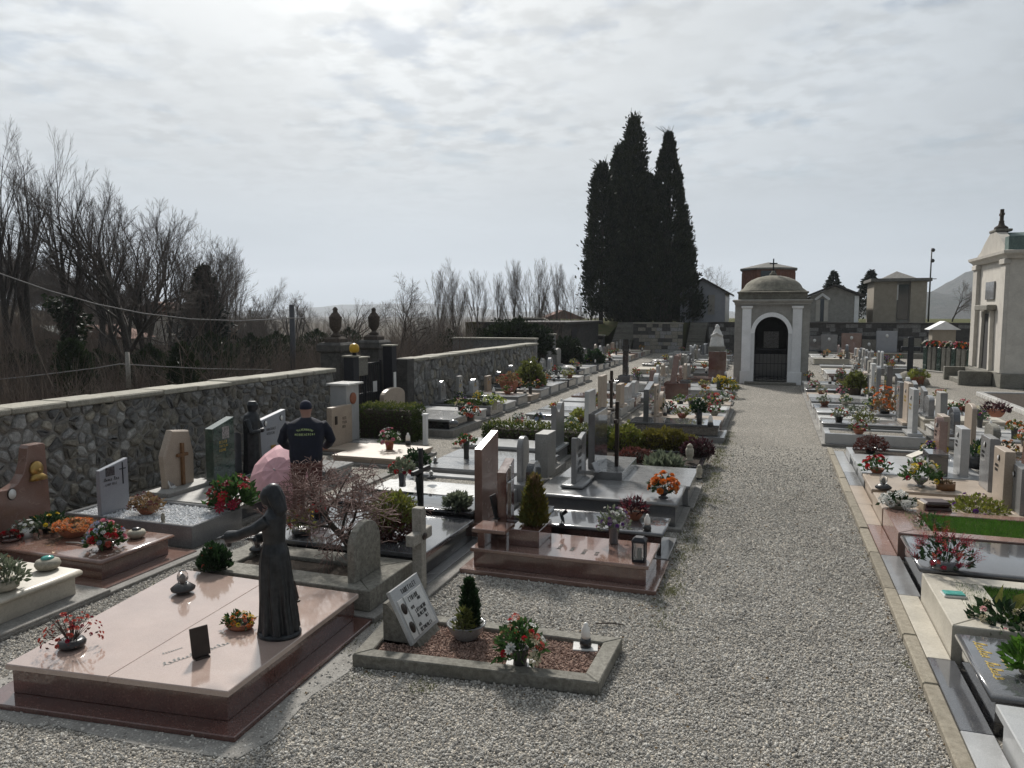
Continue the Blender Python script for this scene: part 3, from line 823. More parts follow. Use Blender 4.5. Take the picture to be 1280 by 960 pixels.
# walls stepping back beyond the second wall
for (x0, x1, y, h, lab) in ((-13.2, -9.5, 34.0, 1.75, 'dark boundary wall turning away behind the ivy mound'), (PY(568, 425, 31.4).x, -9.6, 31.4, 1.62, 'low boundary wall with pale coping behind the second wall')):
    r_ = thing('boundary_wall', lab, 'wall', ((x0 + x1) / 2, y, 0)); L = x1 - x0
    MB().box(-L / 2, -.2, -3, L / 2, .2, h).build('wall', M['rubble_1'], r_)
    MB().box(-L / 2 - .03, -.27, h, L / 2 + .03, .27, h + .08, .01).build('coping', M['coping'], r_)

# ------------------------------------------------------------------ buildings on the terrace
def pyx(px, Y): return PY(px, 400, Y).x
def pyz(py, Y, px=960): return PY(px, py, Y).z
Y0 = 57.0
dr = thing('brick_rotunda', 'round red brick mausoleum with flat conical roof behind the chapel', 'mausoleum', ((pyx(922, Y0) + pyx(996, Y0)) / 2, Y0 + 2.4, TZ))
rd = (pyx(996, Y0) - pyx(922, Y0)) / 2 * 1.0; zt = pyz(336, Y0) - TZ
MB().lathe([(rd, 0), (rd, zt)], 8, M=Matrix.Rotation(R(22.5), 4, 'Z'), smooth=False).build('wall', M['brick_drum'], dr)
br = MB()
for j in range(int(zt / .24)):
    for i in range(8):
        a0 = R(22.5 + 45 * i); a1 = R(22.5 + 45 * (i + 1))
        if math.sin((a0 + a1) / 2) > .2: continue
        p0 = Vector((math.cos(a0), math.sin(a0), 0)) * rd; p1 = Vector((math.cos(a1), math.sin(a1), 0)) * rd
        for k in range(6):
            q0 = p0.lerp(p1, (k + .04) / 6); q1 = p0.lerp(p1, (k + .96) / 6); nn = ((p0 + p1) / 2).normalized() * .018
            z0, z1 = j * .24 + .01, j * .24 + .23
            br.add([tuple(q0 + Vector((0, 0, z0))), tuple(q1 + Vector((0, 0, z0))), tuple(q1 + Vector((0, 0, z1))), tuple(q0 + Vector((0, 0, z1))),
                    tuple(q0 + nn + Vector((0, 0, z0))), tuple(q1 + nn + Vector((0, 0, z0))), tuple(q1 + nn + Vector((0, 0, z1))), tuple(q0 + nn + Vector((0, 0, z1)))],
                   [(4, 5, 6, 7), (0, 1, 5, 4), (2, 3, 7, 6), (1, 2, 6, 5), (3, 0, 4, 7)])
stuff(br.build('brick_courses', M['brick_drum'], dr))
MB().lathe([(rd * 1.07, zt), (rd * 1.07, zt + .12), (.3, zt + .55), (.05, zt + .6)], 8, M=Matrix.Rotation(R(22.5), 4, 'Z'), smooth=False).build('roof', M['roof_grey'], dr)
MB().box(-.5, -rd * .96, zt - 1.0, .5, -rd * .90, zt - .1).build('window', M['window_glass'], dr)

def gable_house(name, label, px0, px1, py_eave, py_ridge, Y, mw, mr, depth=5, cat='mausoleum'):
    xA, xB = pyx(px0, Y), pyx(px1, Y); ze, zr = pyz(py_eave, Y, (px0 + px1) / 2) - TZ, pyz(py_ridge, Y, (px0 + px1) / 2) - TZ
    w = xB - xA; r_ = thing(name, label, cat, ((xA + xB) / 2, Y, TZ))
    MB().prism([(-w / 2, 0), (w / 2, 0), (w / 2, ze), (0, zr), (-w / 2, ze)], [(0, -depth), (0, 0)], M=XZ(0)).build('wall', mw, r_)
    ov = .35; sl = (zr - ze) / (w / 2)
    for s in (-1, 1):
        MB().add([(0, -ov, zr + .02), (s * (w / 2 + ov), -ov, ze - sl * ov + .02), (s * (w / 2 + ov), depth + ov, ze - sl * ov + .02), (0, depth + ov, zr + .02),
                  (0, -ov, zr + .17), (s * (w / 2 + ov), -ov, ze - sl * ov + .17), (s * (w / 2 + ov), depth + ov, ze - sl * ov + .17), (0, depth + ov, zr + .17)],
                 [(0, 1, 2, 3), (4, 7, 6, 5), (0, 4, 5, 1), (1, 5, 6, 2), (2, 6, 7, 3), (3, 7, 4, 0)]).build('roof_slope', mr, r_)
    return r_, w, ze, zr
gh, w, ze, zr = gable_house('gabled_mausoleum', 'grey gabled mausoleum with white pointed window right of chapel', 1012, 1073, 370, 358, 58.0, M['render_grey'], M['roof_dark'])
wx = pyx(1027, 58) - gh.location.x
MB().box(wx - .40, -.05, .12, wx - .13, .0, 1.62).build('window', M['render_pale'], gh)
MB().box(wx + .13, -.05, .12, wx + .40, .0, 1.62).build('window', M['render_pale'], gh)
MB().box(wx - .12, -.03, .12, wx + .12, .0, 1.72).build('pane', M['window_glass'], gh)
MB().prism([(-.5, 1.62), (-.5, 1.74), (0, 2.12), (.5, 1.74), (.5, 1.62), (.38, 1.62), (0, 1.92), (-.38, 1.62)], [(0, 0), (0, .09)], M=Matrix.Translation((wx, 0, 0)) @ XZ(0)).build('window_hood', M['white_paint'], gh)
MB().box(w / 2 - .3, -.12, 0, w / 2 - .02, -.002, ze, .01).build('pilaster', M['white_paint'], gh)
hs, w, ze, zr = gable_house('gabled_house', 'plain grey house with dark sloping roof beside the cypresses', 850, 906, 366, 350, 60.0, M['blue_grey'], M['roof_dark'], 6, 'house')
MB().box(w * .12, -.04, .6, w * .12 + .5, .0, 2.1).build('shutter', M['render_grey'], hs)
MB().box(-w * .3, -.04, 1.0, -w * .3 + .6, .0, 2.0).build('window', M['window_glass'], hs)
# flat block mausoleum
xA, xB = pyx(1091, 58.), pyx(1157, 58.); zt = pyz(352, 58., 1120) - TZ; w = xB - xA
fb = thing('block_mausoleum', 'tall beige block mausoleum with low pyramid roof and dark slot window', 'mausoleum', ((xA + xB) / 2, 58, TZ))
MB().box(-w / 2, 0, 0, -w * .06, 4, zt).build('wall', M['render_beige'], fb)
MB().box(w * .2, 0, 0, w / 2, 4, zt).build('wall', M['render_beige'], fb)
MB().box(-w * .06, .35, 0, w * .2, 4, zt).build('wall', M['render_grey'], fb)
MB().box(-w * .03, .3, .3, w * .17, .34, zt - .2).build('window', M['window_glass'], fb)
MB().box(-w * .055, .12, 1.6, -w * .03, .34, zt - .2).build('mullion', M['white_paint'], fb)
MB().box(-w / 2 - .25, -.3, zt, w / 2 + .25, 4.3, zt + .22, .02).build('roof_slab', M['roof_grey'], fb)
MB().add([(-w * .33, .3, zt + .22), (w * .33, .3, zt + .22), (w * .33, 3.7, zt + .22), (-w * .33, 3.7, zt + .22), (0, 2, zt + .8)], [(0, 1, 4), (1, 2, 4), (2, 3, 4), (3, 0, 4), (3, 2, 1, 0)]).build('roof', M['roof_grey'], fb)

# right-hand classical mausoleum
MX = 8.15; my0, my1 = 32.3, 37.0; mz = 4.85
ms = thing('classical_mausoleum', 'tall pale classical mausoleum with green copper roof at the right edge', 'mausoleum', (MX, (my0 + my1) / 2, 0))
hw = (my1 - my0) / 2
MB().box(.0, -hw, .55, 5.5, hw, mz).build('wall', M['render_pale'], ms)
MB().box(-.12, -hw - .12, 0, 5.6, hw + .12, .55, .02).build('plinth', M['old_granite'], ms)
for s in (-1, 1):
    MB().box(-.14, s * hw - (.02 if s < 0 else .62), .55, .0, s * hw + (.62 if s < 0 else .02), mz - .3, .01).build('pilaster', M['render_pale'], ms)
    MB().box(-.2, s * hw - (.06 if s < 0 else .66), mz - .3, .02, s * hw + (.66 if s < 0 else .06), mz - .1, .02).build('capital', M['render_pale'], ms)
MB().prism(rect(-.18, -hw - .2, 5.6, hw + .2), [(.06, mz - .1), (0, mz), (-.1, mz + .08), (-.12, mz + .18), (0, mz + .2)]).build('cornice', M['render_pale'], ms)
YZ = lambda x: Matrix(((0, 0, 1, x), (1, 0, 0, 0), (0, 1, 0, 0), (0, 0, 0, 1)))    # (u,v,w) -> (w, u, v)
cu = [(-hw - .1, mz + .2), (hw + .1, mz + .2), (hw * .74, mz + .42), (hw * .48, mz + .74), (hw * .22, mz + 1.0), (hw * .16, mz + 1.06), (-hw * .16, mz + 1.06), (-hw * .22, mz + 1.0), (-hw * .48, mz + .74), (-hw * .74, mz + .42)]
MB().prism(cu, [(0, 0), (0, .35)], M=YZ(-.05)).build('pediment', M['render_pale'], ms)
rf = MB().prism(cu, [(.05, 0), (.05, 5.2)], M=YZ(.3)).build('roof', M['copper_green'], ms)
MB().box(-.08, -hw * .2, mz + 1.06, .5, hw * .2, mz + 1.16, .02).build('parapet', M['old_granite'], ms)
MB().prism([(-.3, 0), (.3, 0), (.3, .5), (0, .95), (-.3, .5)], [(0, 0), (0, .5)], M=Matrix.Translation((.2, -hw - .08, mz + .2))).build('acroterion', M['copper_green'], ms)
MB().lathe([(.26, 0), (.24, .1), (.12, .18), (.09, .3), (.1, .34), (.05, .38)], 12, (.22, 0, mz + 1.15)).build('finial_base', M['urn_stone'], rf)
MB().box(.16, -.06, mz + 1.5, .28, .06, mz + 1.95, .01).box(.16, -.17, mz + 1.7, .28, .17, mz + 1.8, .01).build('cross', M['urn_stone'], rf)
dz = 2.75
MB().prism([(-.62, .55), (.62, .55), (.5, dz), (-.5, dz)], [(0, 0), (0, .05)], M=YZ(-.05)).build('door', M['interior_dark'], ms)
for s in (-1, 1):
    MB().prism([(s * .62, .55), (s * .84, .55), (s * .68, dz + .1), (s * .5, dz + .1)][::s], [(0, 0), (0, .14)], M=YZ(-.15)).build('door_jamb', M['render_pale'], ms)
MB().box(-.34, -.95, dz + .12, .0, .95, dz + .34, .03).build('door_hood', M['old_granite'], ms)
MB().box(-.06, -.62, dz + .55, .0, .62, dz + 1.25, .01).build('tablet', M['mid_grey'], ms)
for k in range(3): MB().box(-.5 - .3 * (2 - k), -1.2, .18 * k, -.5 - .3 * (1 - k) + .1, 1.2, .18 * (k + 1) - .003, .01).build('step', M['old_granite'], ms)
MB().box(-1.25, -1.45, 0, -.15, -1.2, .55, .02).build('stair_cheek', M['old_granite'], ms)
MB().box(-1.25, 1.2, 0, -.15, 1.45, .55, .02).build('stair_cheek', M['old_granite'], ms)
MB().box(1.5, -hw - .03, 2.6, 2.2, -hw, 3.8).build('window', M['window_glass'], ms)
# ------------------------------------------------------------------ trees
def tree_mesh(seed, h=10.0, r=.16, kids=(7, 6, 6, 5), ang=(28, 60), ratio=(.46, .66), trop=.25, first=.28, wig=.10, top_bias=1.0, tm='bark', cm='twig', tipr=.006, ratio2=None):
    ratio2 = ratio2 or ratio
    rg = random.Random(seed); T = MB(); C = MB()
    def grow(p, d, L, rad, lv):
        nseg = (7, 5, 3, 2, 2, 1)[lv]; pts = [p]; dd = d.copy()
        for k in range(nseg):
            wg = wig if lv < 3 else wig * 1.3
            dd = (dd + Vector((rg.gauss(0, wg), rg.gauss(0, wig), rg.gauss(0, wig) + trop * (.10 if lv else .05)))).normalized()
            pts.append(pts[-1] + dd * (L / nseg))
        r1 = max(tipr, rad * (.30 if lv else .22))
        rads = [rad + (r1 - rad) * k / nseg for k in range(nseg + 1)]
        (T if lv < 2 else C).tube(pts, rads, (8, 5, 4, 3, 3, 3)[lv], cap=False)
        if lv >= len(kids): return
        nk = kids[lv]
        for k in range(nk):
            f0 = first if lv == 0 else .22
            t = f0 + (1 - f0) * ((k + rg.uniform(.1, .9)) / nk) ** top_bias
            x = t * nseg; i = min(int(x), nseg - 1); q = pts[i].lerp(pts[i + 1], x - i)
            ax = (pts[i + 1] - pts[i]).normalized()
            pe = ax.cross(Vector((rg.gauss(0, 1), rg.gauss(0, 1), rg.gauss(0, 1)))).normalized()
            a = R(rg.uniform(*ang)) * (1 - .3 * t)
            nd = (ax * math.cos(a) + pe * math.sin(a)); nd.z += trop * (.35 if lv < 2 else .15); nd.normalize()
            rr = rads[i] * rg.uniform(.45, .62)
            grow(q, nd, L * (rg.uniform(*ratio) * (1.15 - .5 * t) if lv == 0 else rg.uniform(*ratio2) * (1.05 - .4 * t)), max(tipr, rr), lv + 1)
    grow(Vector((0, 0, -.3)), Vector((0, 0, 1)), h * .78, r, 0)
    zmax = max(v[2] for v in C.v)
    return T.mesh('trunk', M[tm]), C.mesh('crown', M[cm]), zmax
TREES = [
    tree_mesh(1, 12, .27, (8, 7, 6, 5), (12, 30), (.52, .72), .36, .26, .07, tipr=.004, ratio2=(.46, .64)),
    tree_mesh(2, 12, .25, (8, 7, 6, 5), (14, 34), (.50, .70), .32, .24, .08, tipr=.004, ratio2=(.46, .64)),
    tree_mesh(3, 10, .25, (9, 8, 6, 6), (22, 50), (.56, .80), .20, .20, .09, tipr=.004, ratio2=(.44, .62)),
    tree_mesh(4, 9, .13, (9, 7, 6, 5), (12, 30), (.52, .74), .40, .06, .07, tm='pale_bark', cm='twig_pale', tipr=.004, ratio2=(.50, .72)),
    tree_mesh(5, 7, .17, (8, 8, 7, 6), (32, 60), (.58, .80), .12, .18, .11, tipr=.004, ratio2=(.46, .66)),
    tree_mesh(6, 10, .13, (10, 6, 6, 4), (8, 24), (.50, .74), .5, .22, .06, tm='pale_bark', cm='twig_pale', tipr=.004, ratio2=(.48, .70)),
    tree_mesh(17, 12, .2, (9, 8, 6, 5), (16, 38), (.50, .72), .32, .18, .08, tipr=.005, ratio2=(.46, .64)),
    tree_mesh(18, 12, .2, (8, 8, 7, 5), (18, 44), (.52, .74), .28, .2, .09, tipr=.005, ratio2=(.44, .62)),
]
def ivy_mesh(h, r, n=900, seed=0):
    rg = np.random.default_rng(seed)
    z = rg.uniform(0, h, n); a = rg.uniform(0, 2 * np.pi, n)
    q = r * (0.7 + .5 * np.sin(z * 2.1 + 1.3 * np.sin(a))) * rg.uniform(.35, 1.25, n)
    p = np.stack([q * np.cos(a), q * np.sin(a), z], 1)
    ax = np.stack([np.cos(a), np.sin(a), -.3 + 0 * a], 1)
    v, f = leaf_quads(p, ax, .19, .8, .3, .6, rg)
    return np_mesh('ivy', v, f, M['ivy_leaf'])
IVY = [ivy_mesh(4.2, .5, 1500, 1), ivy_mesh(3.0, .42, 1000, 2)]
def tree_at(px, ytop, dep, var, label, rz=0, ivy=None, wide=1.0, name='bare_tree', z=None, group='bare trees beyond the cemetery wall'):
    d = ray(px, 400); d = d / (d @ FW)
    x, y = dep * d[0], dep * d[1]
    zz = float(terrain_z(x, y)) if z is None else z
    top = H + (392 - ytop) / F * dep
    tr, cr, zm = TREES[var]; s = (top - zz) / zm
    o = thing(name, label, 'tree', (x, y, zz), rz, group)
    for nm, me in (('trunk', tr), ('crown', cr)):
        c = link(nm, me, o); c.scale = (s * wide, s * wide, s)
    if ivy is not None:
        c = link('ivy', IVY[ivy], o); c.scale = (1.15, 1.15, 1.1)
    return o
LT = [  # px, top py, depth, variant, ivy
    (4, 152, 33, 0, None, 1.0), (46, 160, 34, 1, None, 1.05), (84, 166, 31, 0, 0, 1.0), (118, 205, 38, 1, None, 1.0), (160, 234, 33, 2, None, .95),
    (206, 262, 35, 7, None, 1.0), (240, 292, 37, 6, None, 1.0), (272, 300, 44, 3, None, 1.0), (290, 320, 46, 5, None, 1.0), (186, 250, 41, 1, None, 1.2), (136, 222, 46, 7, None, 1.1), (172, 242, 50, 6, None, 1.2), (222, 275, 47, 7, None, 1.2), (252, 296, 52, 6, None, 1.2)]
ORD = ['first', 'second', 'third', 'fourth', 'fifth', 'sixth', 'seventh', 'eighth', 'ninth', 'tenth', 'eleventh', 'twelfth', 'thirteenth', 'fourteenth', 'fifteenth', 'sixteenth', 'seventeenth', 'eighteenth', 'nineteenth', 'twentieth', 'twenty-first', 'twenty-second', 'twenty-third', 'twenty-fourth', 'twenty-fifth', 'twenty-sixth']
for i, (px, yt, dp, v, iv, wd) in enumerate(LT):
    tree_at(px, yt, dp, v, ('tall bare tree with ivy-clad trunk' if iv is not None else 'bare leafless tree') + ' behind the left wall, %s from the left edge' % ORD[sorted(LT).index(LT[i])], rz=i * 2.6 + .5, ivy=iv, wide=wd)
MT = [(320, 345, 62, 3, None, 1.2), (372, 362, 66, 2, None, 1.0), (395, 366, 75, 3, None, 1.4), (430, 372, 80, 2, None, 1.2), (483, 342, 40, 4, None, .95), (520, 362, 60, 3, None, 1.2), (548, 335, 58, 5, None, 1.2), (574, 318, 54, 3, None, 1.1),
      (600, 335, 60, 5, None, 1.3), (622, 338, 56, 5, 1, 1.0), (640, 322, 58, 5, 1, 1.1), (658, 325, 57, 3, 1, 1.0), (674, 320, 60, 5, None, 1.1), (694, 326, 58, 5, 1, 1.0), (713, 332, 60, 3, None, 1.0), (738, 330, 66, 5, None, 1.2)]
for i, (px, yt, dp, v, iv, wd) in enumerate(MT):
    tree_at(px, yt, dp, v, ('slender bare tree with dark ivy trunk' if iv is not None else 'leafless pale twiggy tree') + ', %s from the left between fir and cypresses' % ORD[i], rz=i * 2.1 + .4, ivy=iv, wide=wd, z=None if px < 600 else -1.0)
tree_at(902, 330, 84, 4, 'bare tree showing behind the grey house right of cypresses', .7, None, 1.0, z=1.5)
tree_at(1190, 350, 64, 4, 'round crowned dark bare tree on the terrace at right', 2.2, None, .9, z=TZ)

def needle_tree(name, label, px, pybase, pytop, dep, rad, n, mat, size, prof, z=None, seed=0, group=None, droop=-.15):
    d = ray(px, 400); d = d / (d @ FW); x, y = dep * d[0], dep * d[1]
    zz = float(terrain_z(x, y)) if z is None else z
    hgt = H + (392 - pytop) / F * dep - zz
    rg = np.random.default_rng(seed)
    o = thing(name, label, 'tree', (x, y, zz), 0, group)
    MB().tube([(0, 0, -.3), (.05, 0, hgt * .5), (0, 0, hgt * .93)], [rad * .13, rad * .08, .02], 7).build('trunk', M['bark'], o)
    t = rg.uniform(0, 1, n) ** .9; a = rg.uniform(0, 2 * np.pi, n)
    lump = 1 + .14 * np.sin(3 * a + t * 13 + seed) + .14 * np.sin(5 * a - t * 31) + .12 * np.sin(t * 70 + a * 3) + .1 * np.sin(11 * a + 23 * t)
    q = rad * prof(t) * lump * np.sqrt(rg.uniform(.30, 1.25, n))
    p = np.stack([q * np.cos(a), q * np.sin(a), .4 + t * (hgt - .5)], 1)
    ax = np.stack([np.cos(a) * .8, np.sin(a) * .8, droop + .9 * np.ones(n)], 1) if droop > -.1 else np.stack([np.cos(a), np.sin(a), droop * np.ones(n)], 1)
    v, f = leaf_quads(p, ax, size, .45, .25, .42, rg)
    link('crown', np_mesh('crown', v, f, M[mat]), o)
    return o
def cypress(label, px, pytop, dep, rad, prof, seed, base=0.0, dens=1.0):
    d = ray(px, 400); d = d / (d @ FW); x, y = dep * d[0], dep * d[1]; hgt = H + (392 - pytop) / F * dep - TZ
    rg = np.random.default_rng(seed); o = thing('cypress_tree', label, 'tree', (x, y, TZ), 0, 'dark cypresses on the terrace')
    MB().tube([(0, 0, -.3), (.05, 0, hgt * .5), (0, 0, hgt * .95)], [rad * .16, rad * .10, .02], 7).build('trunk', M['bark'], o)
    nc = int(420 * dens); k = 46
    t = np.sort(rg.uniform(0, 1, nc)) ** .92; a = rg.uniform(0, 6.283, nc)
    q = rad * prof(t) * rg.uniform(.35, 1.0, nc) ** .4 * (1 + .10 * np.sin(3 * a + seed) + .07 * np.sin(17 * t + 2 * a))
    c = np.stack([q * np.cos(a), q * np.sin(a), base + t * (hgt - base - .4)], 1)
    cr = rg.uniform(.20, .42, nc) * (1 - (.8 if prof is cone else .45) * t)
    p = np.repeat(c, k, 0) + rg.normal(0, 1, (nc * k, 3)) * np.repeat(cr, k)[:, None] * np.array([[.75, .75, 1.15]])
    out = np.repeat(np.stack([np.cos(a) * .8, np.sin(a) * .8, 1.1 + 0 * a], 1), k, 0)
    v, f = leaf_quads(p, out, .30, .42, .25, .45, rg)
    link('crown', np_mesh('crown', v, f, M['cypress_leaf']), o)
    tp = MB()
    for j in range(7): tp.tube([(0, 0, hgt - 1.2), (rg.normal(0, .22), rg.normal(0, .22), hgt - .3), (rg.normal(0, .4), rg.normal(0, .3), hgt + rg.uniform(.1, .5))], [.05, .035, .01], 4, cap=False)
    tp.build('top_shoots', M['cypress_leaf'], o)
    return o
colm = lambda t: np.clip(.7 + t * 2.2, 0, 1) * np.clip(1.08 - .62 * t - .5 * np.clip((t - .86) / .14, 0, 1) ** 2, .05, 1)
cone = lambda t: np.clip(.8 + t * 2.5, 0, 1) * np.clip(1.04 - 1.02 * t, .004, 1) ** .92
cypress('left cypress, lower and slimmer, of the dark cypress clump', 751, 208, 58.5, 1.2, colm, 21, .9, .8)
cypress('tallest ragged topped cypress in the dark clump', 789, 152, 60, 1.3, colm, 22, 0, 1.2)
cypress('broad cypress with pointed tip in the dark clump', 832, 168, 59, 2.95, cone, 23, 0, 1.6)
cypress('right cypress, shortest of the dark clump by the house', 850, 272, 61, 1.75, cone, 24, 0, .9)
cypress('cypress half hidden in the middle of the dark clump', 808, 218, 61.5, 2.3, cone, 25, 0, 1.2)
cypress('second cypress from the left in the dark clump', 772, 188, 61, 1.0, colm, 26, 0, 1.0)
fir = lambda t: (1 - t) ** .95 * (.55 + .45 * np.abs(np.sin(t * 26)))
needle_tree('fir_tree', 'dark fir standing among the bare trees at left', 255, 430, 332, 42, 2.3, 4200, 'fir_leaf', .36, fir, None, 31)
needle_tree('fir_tree', 'small pointed fir behind the gabled mausoleum roof', 1040, 400, 339, 78, 1.9, 2600, 'fir_leaf', .32, fir, TZ, 32)
needle_tree('fir_tree', 'tall fir between the gabled and the block mausoleums', 1086, 400, 338, 70, 2.0, 3000, 'fir_leaf', .32, fir, TZ, 33)
col_p = lambda t: np.clip(t * 8, 0, 1) * np.clip((1 - t) * 5, 0, 1) ** .6 * .9
needle_tree('columnar_shrub', 'bright green columnar shrub behind the left wall', 226, 480, 428, 24, .42, 2500, 'ivy_leaf', .16, col_p, None, 34, None, .5)
needle_tree('columnar_shrub', 'dark ivy covered stump left of the utility pole', 88, 500, 424, 25, .5, 2500, 'ivy_leaf', .18, col_p, None, 35, None, .5)
for i, (px, dp, yt, rr_) in enumerate(((20, 30, 440, .9), (118, 34, 438, 1.1), (185, 30, 432, .8), (262, 36, 415, 1.2), (312, 40, 418, 1.1), (60, 40, 425, 1.3), (345, 46, 415, 1.3), (395, 50, 412, 1.4), (435, 55, 410, 1.2), (560, 48, 412, 1.2))):
    needle_tree('evergreen_bush', 'dark evergreen bush beyond the wall, %s counted from the left edge' % ORD[[0, 3, 4, 5, 6, 1, 7, 8, 9, 10][i]], px, 470, yt, dp, rr_, 1600, 'ivy_leaf', .22, lambda t: np.sqrt(np.clip(1 - (2 * t - .9) ** 2, 0, 1)), None, 80 + i, 'evergreen bushes beyond the wall', .5)
# ivy mound over the corner of the second wall
def leafy_mound(name, label, cat, c, rx, ry, rz_, n, size, mat, seed, flat=.0, group=None, parts=None):
    rg = np.random.default_rng(seed)
    u = rg.normal(0, 1, (n, 3)); u = unit(u); u[:, 2] = np.abs(u[:, 2]) if flat >= 0 else u[:, 2]
    lump = 1 + .14 * np.sin(u[:, :1] * 7 + seed) * np.sin(u[:, 1:2] * 6) + .08 * np.sin(u[:, 2:3] * 13 + u[:, :1] * 9)
    p = u * lump * np.sqrt(rg.uniform(.55, 1.06, (n, 1))) * np.array([[rx, ry, rz_]])
    v, f = leaf_quads(p, u + np.array([[0, 0, .3]]), size, .6, .3, .6, rg)
    o = thing(name, label, cat, c, 0, group)
    link('foliage', np_mesh('foliage', v, f, M[mat]), o)
    core = MB().ball((0, 0, 0), .8, 12, 8, sc3=(rx, ry, rz_)).build('branch_core', M['soil'], o)
    return o
leafy_mound('ivy_mound', 'dark ivy mound over the end of the second wall', 'ivy', (-11.4, 33.6, .9), 1.9, 1.5, 1.35, 6000, .2, 'ivy_leaf', 41)
leafy_mound('clipped_bush', 'rounded dark bush beside the shed doorway', 'bush', (-9.5, 36.2, .35), .8, .9, 1.1, 2500, .16, 'ivy_leaf', 42)

# ------------------------------------------------------------------ instanced stuff
def gn_stuff(name, pts, scl, mat=None, objs=None, flat=(1, .8, .55), tilt=6.28, yaw_only=False):
    me = bpy.data.meshes.new(name)
    me.vertices.add(len(pts)); me.vertices.foreach_set('co', np.asarray(pts, np.float32).ravel())
    at = me.attributes.new('scl', 'FLOAT', 'POINT'); at.data.foreach_set('value', np.asarray(scl, np.float32))
    o = stuff(link(name, me))
    ng = bpy.data.node_groups.new(name + '_nodes', 'GeometryNodeTree')
    ng.interface.new_socket('Geometry', in_out='INPUT', socket_type='NodeSocketGeometry')
    ng.interface.new_socket('Geometry', in_out='OUTPUT', socket_type='NodeSocketGeometry')
    N = ng.nodes; Lk = ng.links.new
    gi = N.new('NodeGroupInput'); go = N.new('NodeGroupOutput')
    mp = N.new('GeometryNodeMeshToPoints'); Lk(gi.outputs[0], mp.inputs[0])
    ip = N.new('GeometryNodeInstanceOnPoints'); Lk(mp.outputs[0], ip.inputs['Points'])
    if objs is None:
        ic = N.new('GeometryNodeMeshIcoSphere'); ic.inputs['Radius'].default_value = 1.0; ic.inputs['Subdivisions'].default_value = 1
        tf = N.new('GeometryNodeTransform'); tf.inputs['Scale'].default_value = flat
        Lk(ic.outputs[0], tf.inputs[0])
        sm = N.new('GeometryNodeSetMaterial'); sm.inputs['Material'].default_value = mat
        Lk(tf.outputs[0], sm.inputs[0]); Lk(sm.outputs[0], ip.inputs['Instance'])
    else:
        jn = N.new('GeometryNodeGeometryToInstance')
        for ob in objs:
            oi = N.new('GeometryNodeObjectInfo'); oi.inputs['Object'].default_value = ob
            Lk(oi.outputs['Geometry'], jn.inputs[0])
        Lk(jn.outputs[0], ip.inputs['Instance']); ip.inputs['Pick Instance'].default_value = True
    rv = N.new('FunctionNodeRandomValue'); rv.data_type = 'FLOAT_VECTOR'
    rv.inputs[0].default_value = (0, 0, 0); rv.inputs[1].default_value = (0 if yaw_only else tilt, 0 if yaw_only else tilt, 6.28)
    e2r = N.new('FunctionNodeEulerToRotation'); Lk(rv.outputs[0], e2r.inputs[0]); Lk(e2r.outputs[0], ip.inputs['Rotation'])
    na = N.new('GeometryNodeInputNamedAttribute'); na.data_type = 'FLOAT'; na.inputs['Name'].default_value = 'scl'
    Lk(na.outputs[0], ip.inputs['Scale'])
    Lk(ip.outputs[0], go.inputs[0])
    o.modifiers.new('scatter', 'NODES').node_group = ng
    return o
def tuft(seed, n, h, sp, mat, r=.012):
    rg = random.Random(seed); mb = MB()
    for k in range(n):
        a = rg.uniform(0, 6.28); q = rg.uniform(0, .35); b = Vector((q * math.cos(a), q * math.sin(a), -.1))
        d = Vector((math.cos(a) * rg.uniform(.05, sp), math.sin(a) * rg.uniform(.05, sp), 1)).normalized(); L = h * rg.uniform(.5, 1)
        m1 = b + d * L * .5 + Vector((rg.gauss(0, .07), rg.gauss(0, .07), 0)); e = b + d * L + Vector((rg.gauss(0, .15), rg.gauss(0, .15), 0))
        mb.tube([b, m1, e], [r, r * .7, r * .3], 3, cap=False)
        for j in range(5):
            t0 = m1.lerp(e, rg.uniform(-.4, .9)); dd = (d + Vector((rg.gauss(0, .6), rg.gauss(0, .6), rg.gauss(0, .4)))).normalized()
            mb.tube([t0, t0 + dd * L * .2, t0 + dd * L * .36 + Vector((0, 0, .04))], [r * .5, r * .4, r * .25], 3, cap=False)
    me = mb.mesh('tuft', mat); return bpy.data.objects.new('tuft', me)
tufts = [tuft(11, 26, 2.4, .35, M['brush_twig'], .007), tuft(12, 30, 1.6, .5, M['brush_twig'], .006), tuft(13, 18, 3.2, .28, M['brush_twig'], .010)]
n = 3600; bx_ = -12.0 - 46 * nrg.uniform(0, 1, n) ** 1.25; by_ = nrg.uniform(-6, 75, n)
keep = (np.degrees(np.arctan2(-bx_, by_)) > 15) & (nrg.uniform(0, 1, n) < .35 + .65 * (np.sin(bx_ * .35 + 1.3) * np.sin(by_ * .29) > -.15))
bx_, by_ = bx_[keep], by_[keep]
o = gn_stuff('undergrowth', np.stack([bx_, by_, terrain_z(bx_, by_)], 1), nrg.uniform(.6, 1.35, len(bx_)), objs=tufts, yaw_only=True)
tag(o, 'tangled leafless brown undergrowth beyond the wall', 'undergrowth')
woods = []
for sd in (51, 52, 53):
    a_, b_, zm = tree_mesh(sd, 9, .13, (8, 6, 6, 4), (18, 42), (.45, .66), .3, .2, tipr=.009)
    mb_me = bpy.data.objects.new('wood_tree', b_); woods.append(mb_me)
n = 760; r_ = 66 + 140 * nrg.uniform(0, 1, n) ** .8; az = R(1) * nrg.uniform(36, 66, n)
wx, wy = -r_ * np.sin(az), r_ * np.cos(az)
o = gn_stuff('woodland', np.stack([wx, wy, terrain_z(wx, wy)], 1), nrg.uniform(.5, .95, n), objs=woods, yaw_only=True)
tag(o, 'leafless wooded hillside far behind the left wall', 'woodland')

